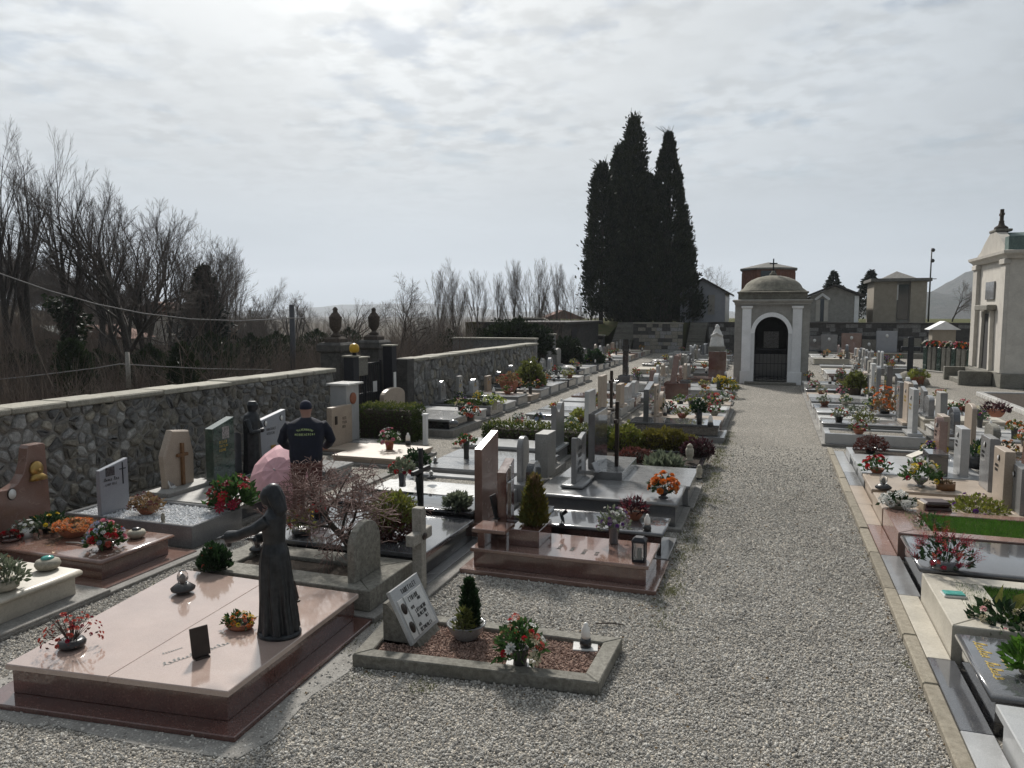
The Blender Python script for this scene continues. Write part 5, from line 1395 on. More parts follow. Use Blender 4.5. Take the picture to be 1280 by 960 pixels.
# crucifix
cxp = P(527, 662, .30)
mb = MB().box(-.022, -.022, 0, .022, .022, .94, .004).box(-.02, -.22, .66, .02, .22, .71, .004)
cr_ = mb.build('crucifix', M['bronze'], b3.root, (cxp.x - b3.c.x, cxp.y - b3.c.y, .30))
cf = MB(); cf.tube([(-.03, 0, .30), (-.035, .005, .45), (-.035, 0, .58), (-.035, 0, .64)], [.014, .024, .03, .02], 8); cf.ball((-.045, 0, .69), .026, 8, 6)
for s in (-1, 1): cf.tube([(-.03, s * .02, .62), (-.03, s * .10, .655), (-.028, s * .19, .685)], [.013, .011, .009], 6)
cf.tube([(-.03, 0, .32), (-.035, .01, .2), (-.03, 0, .10)], [.02, .016, .01], 6)
cf.build('corpus', M['bronze'], cr_)
sh_ = thing('leafy_shrub', 'bushy yellow-green shrub with reddish lower leaves on black grave', 'shrub', P(488, 672, .30))
rg_ = np.random.default_rng(77)
for (m, n, cx_, cz, R_, hz) in (('leaf_olive', 900, .02, .27, .28, .20), ('leaf_yellow', 260, .06, .33, .24, .17), ('leaf_red', 900, .06, .10, .22, .17)):
    u = unit(rg_.normal(0, 1, (n, 3))); pp = u * rg_.uniform(.35, 1, (n, 1)) ** .5 * np.array([[R_, R_ * .9, hz]]) + np.array([[cx_, 0, cz]])
    pp[:, 2] = np.maximum(pp[:, 2], .01)
    v, f = leaf_quads(pp, u + np.array([[0, 0, .7]]), .06, .4, .3, .5, rg_); link('foliage', np_mesh('foliage', v, f, M[m]), sh_)
tw = MB()
for k in range(14):
    a = k * 2.4; tw.tube([(0, 0, 0), (.08 * math.cos(a), .08 * math.sin(a), .12), (.2 * math.cos(a), .2 * math.sin(a), .3)], [.009, .007, .003], 4, cap=False)
tw.build('branches', M['twig'], sh_)
flowers('dried yellow and red flowers in black stone dish by maple', P(377, 668, .30), ('stone', .11, .08, 'black_pot'), (.16, .26), ('leaf_olive', 160, .05), [('yellow', 'rose', 10, .018), ('red', 'rose', 12, .02), ('tan', 'rose', 8, .018)], stems=16)
flowers('clump of bright red flowers behind the maple twigs', P(398, 646, .30), ('bowl', .08, .08, 'black_pot'), (.13, .16), ('leaf_red', 60, .05), [('red', 'rose', 16, .03)])
flowers('grassy plant in black square pot on black grave', P(573, 642, .30), ('cyl', .085, .13, 'black_pot'), (.14, .11), ('leaf_grey', 420, .09), [], up=.3)
plaque('leaning photo frame on the black grave beside the crucifix', P(497, 645, .30), .13, .2, R(80), tilt=-22)
lamp('dark lantern on the black grave under the maple', P(428, 641, .30), 'lantern', .62)

b4 = Grave('black bullnose grave with tall rose granite headstone seen from behind', (-5.25, 8.36, -3.36, 9.1), .36, 'black_granite', 'black_granite', th=.06, edge='bull', plinth='concrete')
b4.stele(-3.30, 8.42, 9.0, .22, 1.27, .10, 'slant', 'rose_granite')
b4.block('headstone_base', 'rose_granite', -3.42, 8.40, .05, -3.18, 9.06, .22)
flowers('red and green bouquet in tall grey vase beside black crucifix', P(503, 608, .36), ('vase', .06, .24, 'dark_grey'), (.17, .20), ('leaf_grey', 220, .07), [('red', 'rose', 12, .035), ('crimson', 'rose', 4, .03)])
tag(MB().lathe(POT['pot'](.05, .12), 14).build('stone_cup', M['dark_grey'], None, P(521, 602, .36)), 'small dark stone cup beside the tall grey vase', 'cup')
lamp('small dark grave lamp right of the tall grey vase', P(539, 600, .36), 'bowl', .7)
def bird(label, loc, rz):
    o = thing('metal_bird', label, 'ornament', loc, rz)
    mb = MB(); mb.tube([(-.09, 0, .04), (-.03, 0, .08), (.02, 0, .12), (.05, 0, .15)], [.004, .022, .018, .008], 8)
    mb.build('body', M['bronze'], o)
    for s in (-1, 1): MB().add([(0, s * .01, .10), (-.07, s * .05, .16), (-.06, s * .03, .20), (.02, s * .012, .14)], [(0, 1, 2, 3), (3, 2, 1, 0)]).build('wing', M['bronze'], o)
    MB().lathe([(.035, 0), (.03, .012), (.006, .02), (.006, .05)], 10).build('foot', M['bronze'], o)
bird('small dark bird ornament on black slab left of rose headstone', P(608, 602, .36), 1.0)
b5 = Grave('white marble slab grave behind the tall rose headstone', (-5.30, 9.2, -3.4, 9.95), .30, 'white_marble', 'mid_grey', plinth='concrete')
flowers('red tulips in tall black vase behind rose headstone', P(583, 573, .3), ('vase', .055, .3, 'black_pot'), (.17, .14), ('leaf_green', 70, .08), [('coral', 'rose', 12, .04)])
b6 = Grave('pale bed grave with gravel fill beside white slab', (-5.35, 10.05, -3.4, 10.85), .24, 'light_grey', 'light_grey', kind='bed', bed='gravel', plinth='concrete', rim=.2)
b6.stele(-3.43, 10.4, 10.75, .24, .95, .08, 'round', 'mid_grey')
b6.block('headstone_base', 'mid_grey', -3.6, 10.2, .05, -3.3, 10.85, .3)
lamp('dark bowl lamp with clear flame on pale gravel bed', P(544, 583, .24), 'bowl', .8)
b7 = Grave('grey granite grave with plain block headstone in the middle row', (-5.3, 10.95, -3.35, 11.85), .30, 'mid_grey', 'mid_grey', plinth='concrete')
b7.stele(-3.2, 10.75, 11.2, .30, .96, .2, 'rect', 'grey_flamed')
# hedges
def hedge(label, x0, y0, x1, y1, h, n, seed, mats=('hedge_leaf',), gold=0):
    rg = np.random.default_rng(seed); cx, cy = (x0 + x1) / 2, (y0 + y1) / 2; a, b = (x1 - x0) / 2, (y1 - y0) / 2
    o = thing('clipped_hedge', label, 'hedge', (cx, cy, 0))
    MB().prism(rect(-a + .06, -b + .06, a - .06, b - .06), [(0, 0), (0, h - .12), (.06, h - .06)]).build('branch_core', M['soil'], o)
    u = rg.uniform(-1, 1, (n, 3)); k = rg.integers(0, 5, n)
    u[k == 0, 0] = -1; u[k == 1, 0] = 1; u[k == 2, 1] = -1; u[k == 3, 1] = 1; u[k == 4, 2] = 1
    p = np.stack([u[:, 0] * a, u[:, 1] * b, (u[:, 2] * .5 + .5) * h], 1) + rg.normal(0, .025, (n, 3))
    p[:, 2] = np.maximum(p[:, 2], .01)
    nn = np.zeros((n, 3)); nn[k == 0, 0] = -1; nn[k == 1, 0] = 1; nn[k == 2, 1] = -1; nn[k == 3, 1] = 1; nn[:, 2] += .6
    v, f = leaf_quads(p, nn, .055, .6, .3, .6, rg); link('foliage', np_mesh('foliage', v, f, M[mats[0]]), o)
    if gold:
        p2 = p[k == 4][:gold] + np.array([[0, 0, .03]]); v, f = leaf_quads(p2, np.tile([[0, 0, 1.]], (len(p2), 1)), .055, .5, .3, .5, rg); link('foliage', np_mesh('foliage', v, f, M['leaf_olive']), o)
    FOOT.append(rect(x0, y0, x1, y1)); return o
h0, h1 = P(612, 560, .1), P(772, 560, .1)
hedge('clipped green hedge across the middle row behind the grey headstones', -5.4, 14.1, -2.95, 14.75, .5, 5200, 5, gold=500)
b9 = Grave('stepped dark grey slab grave between block headstone and hedge', (-5.4, 12.05, -3.5, 12.85), .26, 'mid_grey', 'dark_grey', plinth='concrete', pl=(.1, .12))
b8 = Grave('pale grey slab grave with tall curved headstone before the hedge', (-5.5, 13.1, -3.6, 13.95), .30, 'light_grey', 'mid_grey', plinth='concrete')
b8.stele(-3.72, 13.28, 13.85, .30, 1.10, .1, 'wave', 'mid_grey')
flowers('round pale green shrub in brown pot behind the hedge', P(724, 529, .3), ('pot', .12, .16, 'wood_brown'), (.2, .2), ('leaf_yellow', 420, .06), [('lime', 'ball', 16, .03)])
flowers('bouquet of dark blossoms wrapped in blue foil behind hedge', P(673, 528, .3), ('pot', .05, .1, 'black_pot'), (.11, .13), ('leaf_dark', 80, .06), [('maroon', 'rose', 8, .03), ('blue', 'rose', 6, .045)])

# ================================================================== ROW A (heads left, feet at the main path)
a1 = Grave('low old stone grave bed of reddish gravel with tilted white plaque', [(-3.02, 5.0), (-1.10, 5.17), (-1.08, 5.98), (-3.14, 5.90)], .105, 'old_granite', kind='bed', rim=.13, bed='red_gravel')
# wedge block and tilted plaque at the head
wz = .07; wp = P(524, 800, .07)
a1.block('plaque_support', 'concrete', -2.98, 5.34, .05, -2.70, 5.72, .10)
mb = MB().prism([(0, 0), (.34, 0), (.26, .10), (.03, .33), (0, .33)], [(0, -.19), (0, .19)], M=Matrix(((1, 0, 0, -2.93 - a1.c.x), (0, 0, -1, 5.53 - a1.c.y), (0, 1, 0, .07), (0, 0, 0, 1))))
mb.build('support_block', M['old_granite'], a1.root)
PM = Matrix.Translation((-2.66 - a1.c.x, 5.53 - a1.c.y, .10)) @ Matrix.Rotation(R(-27), 4, 'Y') @ Matrix(((0, 0, 1, 0), (1, 0, 0, 0), (0, 1, 0, 0), (0, 0, 0, 1)))
pq = MB().prism(rect(-.25, 0, .25, .46), CH(0, .035, .004), M=PM).build('plaque', M['light_grey'], a1.root)
MB().prism(rect(-.11, .03, .205, .36), CH(.0352, .043, .002), M=PM).build('plaque_panel', M['white_marble'], pq)
MB().prism(rect(-.215, .03, -.13, .36), CH(.0352, .043, .002), M=PM).build('plaque_panel', M['white_marble'], pq)
lt = MB(); rg_ = random.Random(8)
MV = lambda x, y, z: PM @ Vector((x, y, z)); U_ = (PM.to_3x3() @ Vector((1, 0, 0))); V_ = (PM.to_3x3() @ Vector((0, 1, 0)))
lettering(lt, MV(-.10, .385, .0355), U_, V_, [9], .036, rg_, .18)
for (x, y, w, hh_) in ((-.06, .30, [6], .034), (.07, .27, [3], .022), (-.07, .235, [3], .022), (-.03, .19, [8], .028), (-.03, .15, [7], .028), (.08, .11, [3], .022), (-.07, .085, [3], .022), (-.07, .04, [9], .028)):
    lettering(lt, MV(x, y, .0435), U_, V_, w, hh_, rg_, .2)
stuff(lt.build('inscription', M['letter_dark'], pq))
for y in (.28, .12):
    MM = PM @ Matrix.Translation((-.172, y, .043))
    o_ = MB().lathe([(.036, 0), (.036, .006), (.03, .009)], 18, sy=1.3, M=MM).build('portrait_oval', M['brown_metal'], pq)
# stout grave cross of grey timber just behind
wc = P(525, 727, .03)
wx_ = thing('stone_cross', 'weathered grey cross standing between the rows behind white plaque', 'cross', (-3.22, 6.62, 0))
MB().box(-.055, -.05, 0, .055, .05, .86, .008).box(-.045, -.21, .52, .045, .21, .63, .008).build('cross', M['wood_grey'], wx_)
MB().lathe([(.035, 0), (.035, .01)], 14, sy=1.35, M=Matrix.Translation((.055, 0, .575)) @ Matrix.Rotation(R(90), 4, 'Y')).build('portrait_oval', M['brown_metal'], wx_)
pt = flowers('brown bowl with small upright conifer and pale rock', P(583, 797, .08), ('bowl', .16, .13, 'mid_grey'), (.05, .02), None, [], name='conifer_bowl', cat='plant')
rg_ = np.random.default_rng(5)
def cone_leaves(parent, c, R_, hgt, n, mat, size, seed, up=1.4):
    rg = np.random.default_rng(seed); t_ = rg.uniform(0, 1, n); a = rg.uniform(0, 6.283, n)
    q = R_ * np.clip(t_ * 7 + .45, 0, 1) * (1 - t_) ** .55 * np.sqrt(rg.uniform(.15, 1.2, n)) * (1 + .2 * np.sin(5 * a + 17 * t_) + .16 * np.sin(9 * a - 31 * t_))
    pp = np.stack([c[0] + q * np.cos(a), c[1] + q * np.sin(a), c[2] + t_ * hgt], 1)
    v, f = leaf_quads(pp, np.stack([np.cos(a), np.sin(a), up + 0 * a], 1), size, .35, .3, .5, rg)
    link('foliage', np_mesh('foliage', v, f, M[mat]), parent)
cone_leaves(pt, (-.05, .03, .11), .07, .36, 1300, 'leaf_dark', .045, 3)
cone_leaves(pt, (.03, .06, .11), .045, .27, 600, 'leaf_dark', .04, 4)
cone_leaves(pt, (.10, -.03, .11), .07, .17, 220, 'leaf_olive', .05, 5, .7)
MB().ball((.04, -.08, .12), .055, 8, 5, sc3=(1.2, .8, .6)).build('rock', M['pale_stone_pot'], pt)
flowers('bouquet of red and cream lilies in dark vase on red gravel', P(650, 833, .08), ('vase', .065, .15, 'black_pot'), (.19, .24), ('leaf_green', 260, .065), [('coral', 'ball', 8, .032), ('cream', 'daisy', 5, .06), ('red', 'rose', 7, .03), ('white', 'daisy', 6, .04), ('tan', 'rose', 8, .02)], stems=14)
tag(MB().box(-.11, -.11, 0, .11, .11, .014, .003).build('marble_tile', M['white_marble'], None, P(650, 833, .072), .2), 'small white marble tile under the lily bouquet', 'tile')
tag(MB().box(-.10, -.10, 0, .10, .10, .014, .003).build('marble_tile', M['white_marble'], None, P(732, 808, .072), .2), 'small white marble tile under the white flame lamp', 'tile')
lamp('white flame grave lamp on marble tile in red gravel bed', P(732, 808, .087), 'white', 1.0)
tag(MB().tube([(-.12, -.03, .03), (0, .01, .035), (.13, .02, .03)], [.006, .008, .004], 5).build('dead_twig', M['twig'], None, P(762, 784, .0)), 'dead twig lying on gravel beside the low stone bed', 'twig')

a2 = Grave('dark red polished granite grave with planter, first beyond gravel gap', (-2.98, 7.36, -1.08, 8.16), .26, 'red_brown', 'red_granite', th=.04, over=.03, plinth='red_brown', pl=(.09, .05))
for o_ in [c for c in a2.root.children if c.name.startswith('plinth')]: o_.scale = (1, 1, 1)
a2.block('planter_box', 'red_granite', -2.62, 7.58, .26, -2.28, 8.08, .44)
a2.block('ledge_support', 'red_granite', -2.92, 7.42, .26, -2.84, 7.9, .42)
a2.block('ledge', 'red_brown', -2.98, 7.40, .42, -2.60, 7.74, .46)
a2.stele(-2.80, 7.86, 8.14, .26, 1.10, .11, 'slant', 'red_granite')
a2.cross(-2.735, 7.97, .45, 1.05, .2, .022, 'silver')
pl_ = P(760, 690, .26)
ps = P(690, 690, .26)
for k in range(4):
    p = P(696 + k * 15, 686 + k * 3.2 , .2605); a2.text((p.x, p.y + .16, .2605), (0, -1, 0), (1, 0, 0), [[(6, 5, 6, 4)[k]]], .036, 'letter_dark', seed=20 + k, wt=.15)
pt = thing('golden_conifer', 'small golden-green conifer growing in the red planter', 'shrub', (-2.42, 7.82, .43))
cone_leaves(pt, (.012, .01, -.01), .125, .53, 1700, 'conifer_gold', .075, 8, 1.8); cone_leaves(pt, (-.01, 0, 0), .12, .46, 1500, 'leaf_olive', .06, 9, 1.5); cone_leaves(pt, (.03, -.03, .1), .07, .44, 420, 'leaf_dry', .06, 10, 2.2)
MB().tube([(0, 0, -.02), (0, 0, .45)], [.015, .006], 6).build('trunk', M['bark'], pt)
plaque('dark book shaped plaque on the ledge beside golden conifer', P(622, 648, .46), .14, .26, R(85), tilt=-14, mat='bronze')
flowers('white and purple freesias in tall dark vase on red granite', P(767, 679, .26), ('vase', .062, .21, 'dark_grey'), (.17, .24), ('leaf_grey', 150, .06), [('white', 'rose', 22, .026), ('mauve', 'rose', 12, .024), ('purple', 'rose', 7, .026)], stems=12)
lamp('black candle lantern on corner of red granite slab', P(799, 701, .26), 'lantern', 1.0)

a3 = Grave('polished black grave with small rounded dark headstone, behind red one', (-2.95, 8.36, -1.07, 9.08), .31, 'dark_grey', 'black_granite', th=.05, edge='bull', plinth='mid_grey')
a3.stele(-2.68, 8.5, 8.84, .36, .98, .09, 'round', 'black_granite'); a3.block('headstone_base', 'dark_grey', -2.9, 8.4, .31, -2.5, 8.98, .36)
bird('bronze bird ornament with raised wings on black slab', P(702, 656, .31), 2.2)
flowers('terracotta bowl of purple-red heather on black slab', P(792, 649, .31), ('bowl', .12, .11, 'terracotta'), (.17, .18), ('leaf_purple', 260, .05), [('crimson', 'spike', 24, .022), ('maroon', 'spike', 16, .022)])
lamp('white flame lamp on the foot end of black slab', P(809, 663, .31), 'white', .95)

a4 = Grave('grey granite grave with curved two-lobed headstone and orange flowers', (-2.98, 9.58, -1.06, 10.7), .36, 'mid_grey', 'dark_grey', th=.055, edge='bull', plinth='concrete')
a4.stele(-2.52, 10.02, 10.62, .42, 1.05, .07, 'two', 'mid_grey'); MB().prism(rect(-2.68 - a4.c.x, 9.92 - a4.c.y, -2.36 - a4.c.x, 10.68 - a4.c.y), BULL(.36, .42, 6), True).build('headstone_base', M['mid_grey'], a4.root)
for k in range(4): a4.text((-2.4845, 10.14, .86 - k * .1), (0, 1, 0), (0, 0, 1), [[5]], .05, 'letter_dark', seed=30 + k)
flowers('orange roses in round black bowl on grey granite slab', P(829, 622, .36), ('urn', .09, .12, 'black_pot'), (.19, .22), ('leaf_dark', 160, .06), [('orange', 'rose', 24, .048), ('white', 'daisy', 6, .03), ('peach', 'rose', 8, .042)])
a5 = Grave('pale slab grave with big dark polished headstone and tall cross', (-2.95, 10.75, -1.02, 12.05), .33, 'mid_grey', 'mid_grey', plinth='concrete')
a5.block('headstone_base', 'mid_grey', -2.7, 10.74, .33, -1.98, 12.0, .46)
a5.stele(-2.46, 10.85, 11.75, .46, 1.28, .1, 'rect', 'dark_grey'); a5.cross(-2.15, 11.2, .46, 1.44, .3, .055, 'brown_metal')
lamp('bronze lidded lamp at foot of the pale slab', P(874, 597, .33), 'metal', .85)
plaque('two small photo plates leaning against big dark headstone', P(747, 590, .46), .16, .14, R(78), tilt=-25, mat='steel')
a6 = Grave('dark edged garden grave planted with golden shrubs, left of path', (-2.95, 12.75, -1.02, 14.15), .22, 'black_granite', kind='bed', rim=.09, bed='soil')
leafy_mound('round_shrub', 'round pale yellow-green shrub in the dark edged garden grave', 'shrub', P(782, 560, .2), .34, .34, .42, 1500, .06, 'leaf_yellow', 51)
leafy_mound('golden_shrub', 'long clipped golden shrub in the dark edged garden grave', 'shrub', P(829, 560, .2), .62, .3, .34, 2600, .06, 'conifer_gold', 52)
leafy_mound('reddish_shrub', 'low reddish brown shrub in front of the round shrub', 'shrub', P(793, 577, .2), .34, .25, .22, 1000, .05, 'leaf_red', 53)
leafy_mound('purple_plant', 'dark purple leafy plant at foot of the garden grave', 'plant', P(872, 568, .2), .28, .25, .26, 800, .06, 'leaf_purple', 54)
flowers('spiky grey green grass plant on the pale slab edge', P(830, 587, .2), None, (.28, .2), ('leaf_grey', 360, .16), [], name='grass_plant', cat='plant', up=.9)
lamp('grey lidded lantern standing in the garden grave', P(862, 576, .22), 'metal', 1.3)
a7 = Grave('black polished grave with upright black headstone past garden grave', (-2.95, 16.7, -1.0, 17.6), .36, 'dark_grey', 'black_granite', plinth='mid_grey', pl=(.12, .12))
a7.stele(-2.57, 16.72, 17.5, .36, 1.2, .12, 'slant', 'dark_grey')
flowers('green fern spray in tall black vase on black grave', P(874, 530, .36), ('cyl', .06, .34, 'black_pot'), (.12, .25), ('leaf_dark', 160, .1), [])
lamp('white grave lamp at foot of the black polished grave', P(888, 533, .36), 'white', 1.3)

# ================================================================== ROW C (against the left wall)
c0 = Grave('cream stone grave at the left edge by the gravel strip', (-8.1, 4.2, -6.22, 5.42), .30, 'cream_stone', 'cream_stone', th=.07, edge='bull', over=.05, plinth='concrete', pl=(.16, .06))
flowers('small grey leaved plant in pale round stone pot', P(6, 738, .3), ('stone', .12, .12, 'pale_stone_pot'), (.17, .2), ('leaf_grey', 260, .06), [('tan', 'rose', 8, .02)], stems=10)
def stone_lamp(label, loc, s=1.0, gm='teal_glass'):
    o = thing('stone_lamp', label, 'grave lamp', loc)
    MB().lathe([(.06 * s, 0), (.10 * s, .025 * s), (.115 * s, .06 * s), (.10 * s, .095 * s), (.06 * s, .11 * s)], 18).build('body', M['pale_stone_pot'], o)
    MB().lathe([(.06 * s, .108 * s), (.05 * s, .128 * s), (.01, .138 * s)], 14).build('glass_top', M[gm], o)
stone_lamp('round pale stone lamp with turquoise top on cream grave', P(60, 712, .3))
c1 = Grave('red-brown polished grave with curved pink headstone by left wall', (-8.1, 5.72, -6.32, 6.72), .27, 'red_brown', 'red_granite', th=.055, edge='bull', over=.05, plinth='red_brown', pl=(.16, .05))
sw_ = c1.stele(-8.22, 5.45, 6.72, .05, 1.22, .14, 'swoop', 'rose_granite')
c1.oval((-8.15, 6.22, .70), (1, 0, 0), .07)
hd = PX(44, 585, -8.12); hh_ = MB().ball((0, 0, 0), .085, 12, 8, sc3=(.6, 1, 1.15)); loft(hh_, [(0, .02, -.13, .06, .12), (0, .02, -.09, .06, .10), (0, 0, -.05, .05, .06)], 12)
hh_.ball((.05, 0, -.01), .02, 8, 5); hh_.build('relief_head', M['brass'], c1.root, (-8.13 - c1.c.x, 6.53 - c1.c.y, .93))
flowers('terracotta bowl of orange flowers on red-brown slab', P(92, 670, .27), ('bowl', .17, .12, 'terracotta'), (.22, .08), ('leaf_dry', 160, .05), [('orange', 'ball', 46, .026), ('peach', 'ball', 40, .026)])
flowers('mixed bouquet of blue and red flowers on red-brown slab', P(132, 686, .27), ('pot', .09, .08, 'red_granite'), (.18, .24), ('leaf_green', 200, .07), [('blue', 'ball', 16, .034), ('red', 'rose', 6, .045), ('pink', 'rose', 4, .045), ('white', 'daisy', 8, .03), ('coral', 'rose', 4, .04)])
stone_lamp('oval dark stone lamp on corner of red-brown slab', P(171, 672, .27), .85, 'black_pot')
flowers('white flowers in small white bucket near pink headstone', P(33, 671, .27), ('cyl', .065, .09, 'white_plastic'), (.15, .12), ('leaf_grey', 120, .05), [('white', 'daisy', 20, .022)])
flowers('small red flower dish at the left edge by pink headstone', P(13, 676, .27), ('dish', .1, .04, 'red_granite'), (.11, .08), ('leaf_red', 60, .04), [('red', 'rose', 10, .035)])
flowers('green and yellow potted plant beneath the pink headstone', P(62, 664, .27), ('pot', .09, .06, 'black_pot'), (.22, .16), ('leaf_dark', 220, .07), [('yellow', 'rose', 10, .03)])
tag(MB().tube([(-.15, 0, .02), (0, .02, .025), (.16, -.01, .015)], [.008, .01, .006], 6).tube([(0, .02, .02), (.08, .06, .02)], [.007, .004], 5).build('driftwood', M['wood_grey'], None, P(96, 682, .265)), 'pale dried branch lying on red-brown slab', 'branch')
c2 = Grave('grey edged grave filled with white gravel and thin headstone', (-8.3, 7.02, -6.35, 7.92), .27, 'mid_grey', 'mid_grey', kind='bed', rim=.045, bed='white_gravel')
s2 = c2.stele(-7.85, 7.12, 7.56, .24, .90, .07, 'slant', 'blue_grey')
c2.text((-7.813, 7.17, .66), (0, 1, 0), (0, 0, 1), [[5, 3]], .042, 'letter_dark', seed=41, slant=.25); c2.text((-7.813, 7.2, .60), (0, 1, 0), (0, 0, 1), [[4, 4]], .025, 'letter_dark', seed=42)
c2.block('portrait', 'photo_dark', -7.815, 7.21, .72, -7.808, 7.34, .83, 0); c2.cross(-7.812, 7.47, .58, .86, .10, .012, 'iron')
flowers('dried tan hydrangea in terracotta pot on white gravel', P(184, 642, .25), ('bowl', .125, .1, 'terracotta'), (.2, .17), ('leaf_dry', 220, .06), [('tan', 'ball', 16, .045), ('maroon', 'ball', 10, .035)])
lamp('tiny pale lamp standing in the white gravel', P(204, 653, .25), 'metal', .5)
flowers('thin red stems in small clear vase on white gravel corner', P(274, 638, .27), ('cyl', .03, .07, 'pale_stone_pot'), (.13, .3), ('leaf_green', 50, .05), [('coral', 'rose', 14, .022)], stems=12)
c3 = Grave('brown grave with rough hexagonal headstone and wooden cross', (-8.2, 8.02, -6.5, 9.3), .25, 'grey_flamed', 'dark_grey', over=.03, plinth='concrete')
c3.stele(-7.97, 8.28, 8.86, .25, 1.12, .12, 'hex', 'beige_stone', c=.02)
c3.cross(-7.89, 8.6, .32, .92, .2, .045, 'wood_brown'); c3.block('headstone_base', 'grey_flamed', -8.1, 8.1, .25, -7.7, 9.0, .31)
plaque('small white photo plates by the hexagonal headstone', P(216, 610, .31), .13, .14, R(-75), tilt=20, mat='white_plastic')
lamp('small silver lamp left of the hexagonal headstone', P(205, 610, .31), 'white', .8)
c4 = Grave('grave with tall dark green marble headstone by the wall', (-8.0, 9.36, -6.55, 10.1), .25, 'black_granite', 'dark_grey', plinth='concrete')
c4.stele(-7.72, 8.95, 9.42, .30, 1.2, .14, 'slant', 'green_marble'); c4.stele(-7.82, 9.42, 9.75, .28, .92, .06, 'arch', 'dark_grey', 'side_panel')
c4.block('headstone_base', 'black_granite', -7.95, 8.9, .25, -7.5, 9.8, .30)
c4.block('portrait', 'photo_mid', -7.652, 9.15, .90, -7.645, 9.3, 1.08, 0); c4.text((-7.648, 9.08, .84), (0, 1, 0), (0, 0, 1), [[6], [7], [5]], .035, 'gold', seed=44)
flowers('big red poinsettia bouquet in front of green headstone', P(292, 636, .25), ('pot', .1, .1, 'black_pot'), (.3, .38), ('leaf_green', 420, .1), [('red', 'daisy', 12, .075), ('crimson', 'daisy', 7, .08), ('coral', 'daisy', 3, .07)])
ss = thing('mourner_statue', 'dark hooded figure statue against the wall beside green headstone', 'statue', (-7.72, 9.92, .25), R(-80))
fg = MB(); loft(fg, [(0, 0, .0, .17, .15), (0, 0, .3, .15, .13), (0, 0, .6, .15, .12), (0, 0, .82, .165, .12), (0, .0, .92, .13, .10), (0, .02, .97, .06, .06), (0, .03, 1.0, .075, .08), (0, .03, 1.07, .08, .09), (0, .02, 1.13, .05, .06)], 40, lambda a, z: .06 * math.cos(9 * a) * max(0, 1 - z))
for s in (-1, 1): fg.tube([(s * .15, 0, .85), (s * .18, .08, .66), (s * .04, .16, .66)], [.05, .045, .035], 8)
remesh(fg.build('figure', M['bronze'], ss), .012, 1)
c5 = Grave('grave with wide pale blue-grey headstone against the wall', (-8.1, 10.25, -6.6, 11.1), .26, 'mid_grey', 'mid_grey', plinth='concrete')
c5.stele(-7.89, 10.26, 10.98, .28, 1.12, .1, 'slant', 'blue_grey')
for y, z in ((10.42, .95), (10.85, .99)): c5.oval((-7.84, y, z), (1, 0, 0), .05)
c5.block('photo_plate', 'brass', -7.842, 10.55, .42, -7.83, 10.68, .56, 0); c5.text((-7.838, 10.45, .82), (0, 1, 0), (0, 0, 1), [[8], [7]], .04, 'letter_grey', seed=50)
c6 = Grave('beige headstone grave beside the gate with carved figure', (-8.35, 12.75, -6.7, 13.5), .12, 'beige_stone', 'beige_stone', plinth='concrete')
c6.stele(-8.2, 12.9, 13.66, .12, .9, .12, 'rect', 'beige_stone'); c6.text((-8.138, 13.28, .62), (0, 1, 0), (0, 0, 1), [[4], [4], [3]], .05, 'letter_dark', seed=51); c6.block('relief', 'brown_metal', -8.138, 13.0, .55, -8.12, 13.08, .72)
c7 = Grave('white box shaped headstone grave with round brown medallion', (-8.6, 13.55, -7.4, 14.1), .12, 'mid_grey', 'mid_grey')
c7.block('headstone', 'light_grey', -8.58, 13.55, .12, -8.2, 14.05, 1.28); c7.block('headstone_cap', 'white_marble', -8.64, 13.5, 1.28, -8.12, 14.12, 1.32)
MB().lathe([(.12, 0), (.12, .02), (.09, .035)], 20, M=Matrix.Translation((-8.2 - c7.c.x, 13.8 - c7.c.y, 1.0)) @ Matrix.Rotation(R(90), 4, 'Y')).build('medallion', M['terracotta'], c7.root)
c8 = Grave('pale pinkish slab grave in front of the clipped hedge', (-7.6, 12.0, -6.2, 13.4), .16, 'beige_stone', 'beige_stone', plinth='concrete')
hedge('dark clipped hedge in front of the iron gate', -8.5, 14.45, -7.2, 15.1, .72, 3800, 6, gold=420)
flowers('white and pink flowers in terracotta pot before the hedge', P(487, 562, .16), ('pot', .09, .17, 'terracotta'), (.24, .26), ('leaf_green', 140, .06), [('white', 'daisy', 12, .05), ('pink', 'rose', 9, .04)])
lamp('white flame lamp on the slab before the hedge', P(510, 556, .16), 'white', 1.2)
flowers('dark leafy bouquet with white buds left of rose headstone', P(521, 594, .2), ('cyl', .06, .22, 'black_pot'), (.2, .24), ('leaf_dark', 300, .08), [('white', 'rose', 6, .03)])
# ------------------------------------------------------------------ row C beyond the gate
g1 = Grave('flat grey box grave with white corner post beyond the gate', (-8.3, 15.5, -6.75, 17.1), .38, 'mid_grey', 'black_granite', th=.05, plinth='concrete', pl=(.12, .16))
tag(MB().box(-.045, -.045, 0, .045, .045, .62, .006).box(-.055, -.055, .62, .055, .055, .66).build('marker_post', M['white_paint'], None, P(532, 556, 0)), 'short white post at corner of flat grey box grave', 'post')
flowers('red and white bouquet in black pot on flat grey box grave', P(588, 526, .38), ('pot', .1, .16, 'black_pot'), (.22, .24), ('leaf_dark', 120, .07), [('coral', 'rose', 12, .05), ('white', 'rose', 8, .045), ('peach', 'rose', 4, .05)])
tag(MB().ball((0, 0, .07), .1, 10, 6, sc3=(1.2, .9, .75)).build('round_stone', M['dark_grey'], None, P(567, 533, .375)), 'dark round stone lying on flat grey box grave', 'stone')
cs = thing('arched_stone', 'low gravestone with curved top right of the gate hedge', 'gravestone', (-8.75, 16.6, 0))
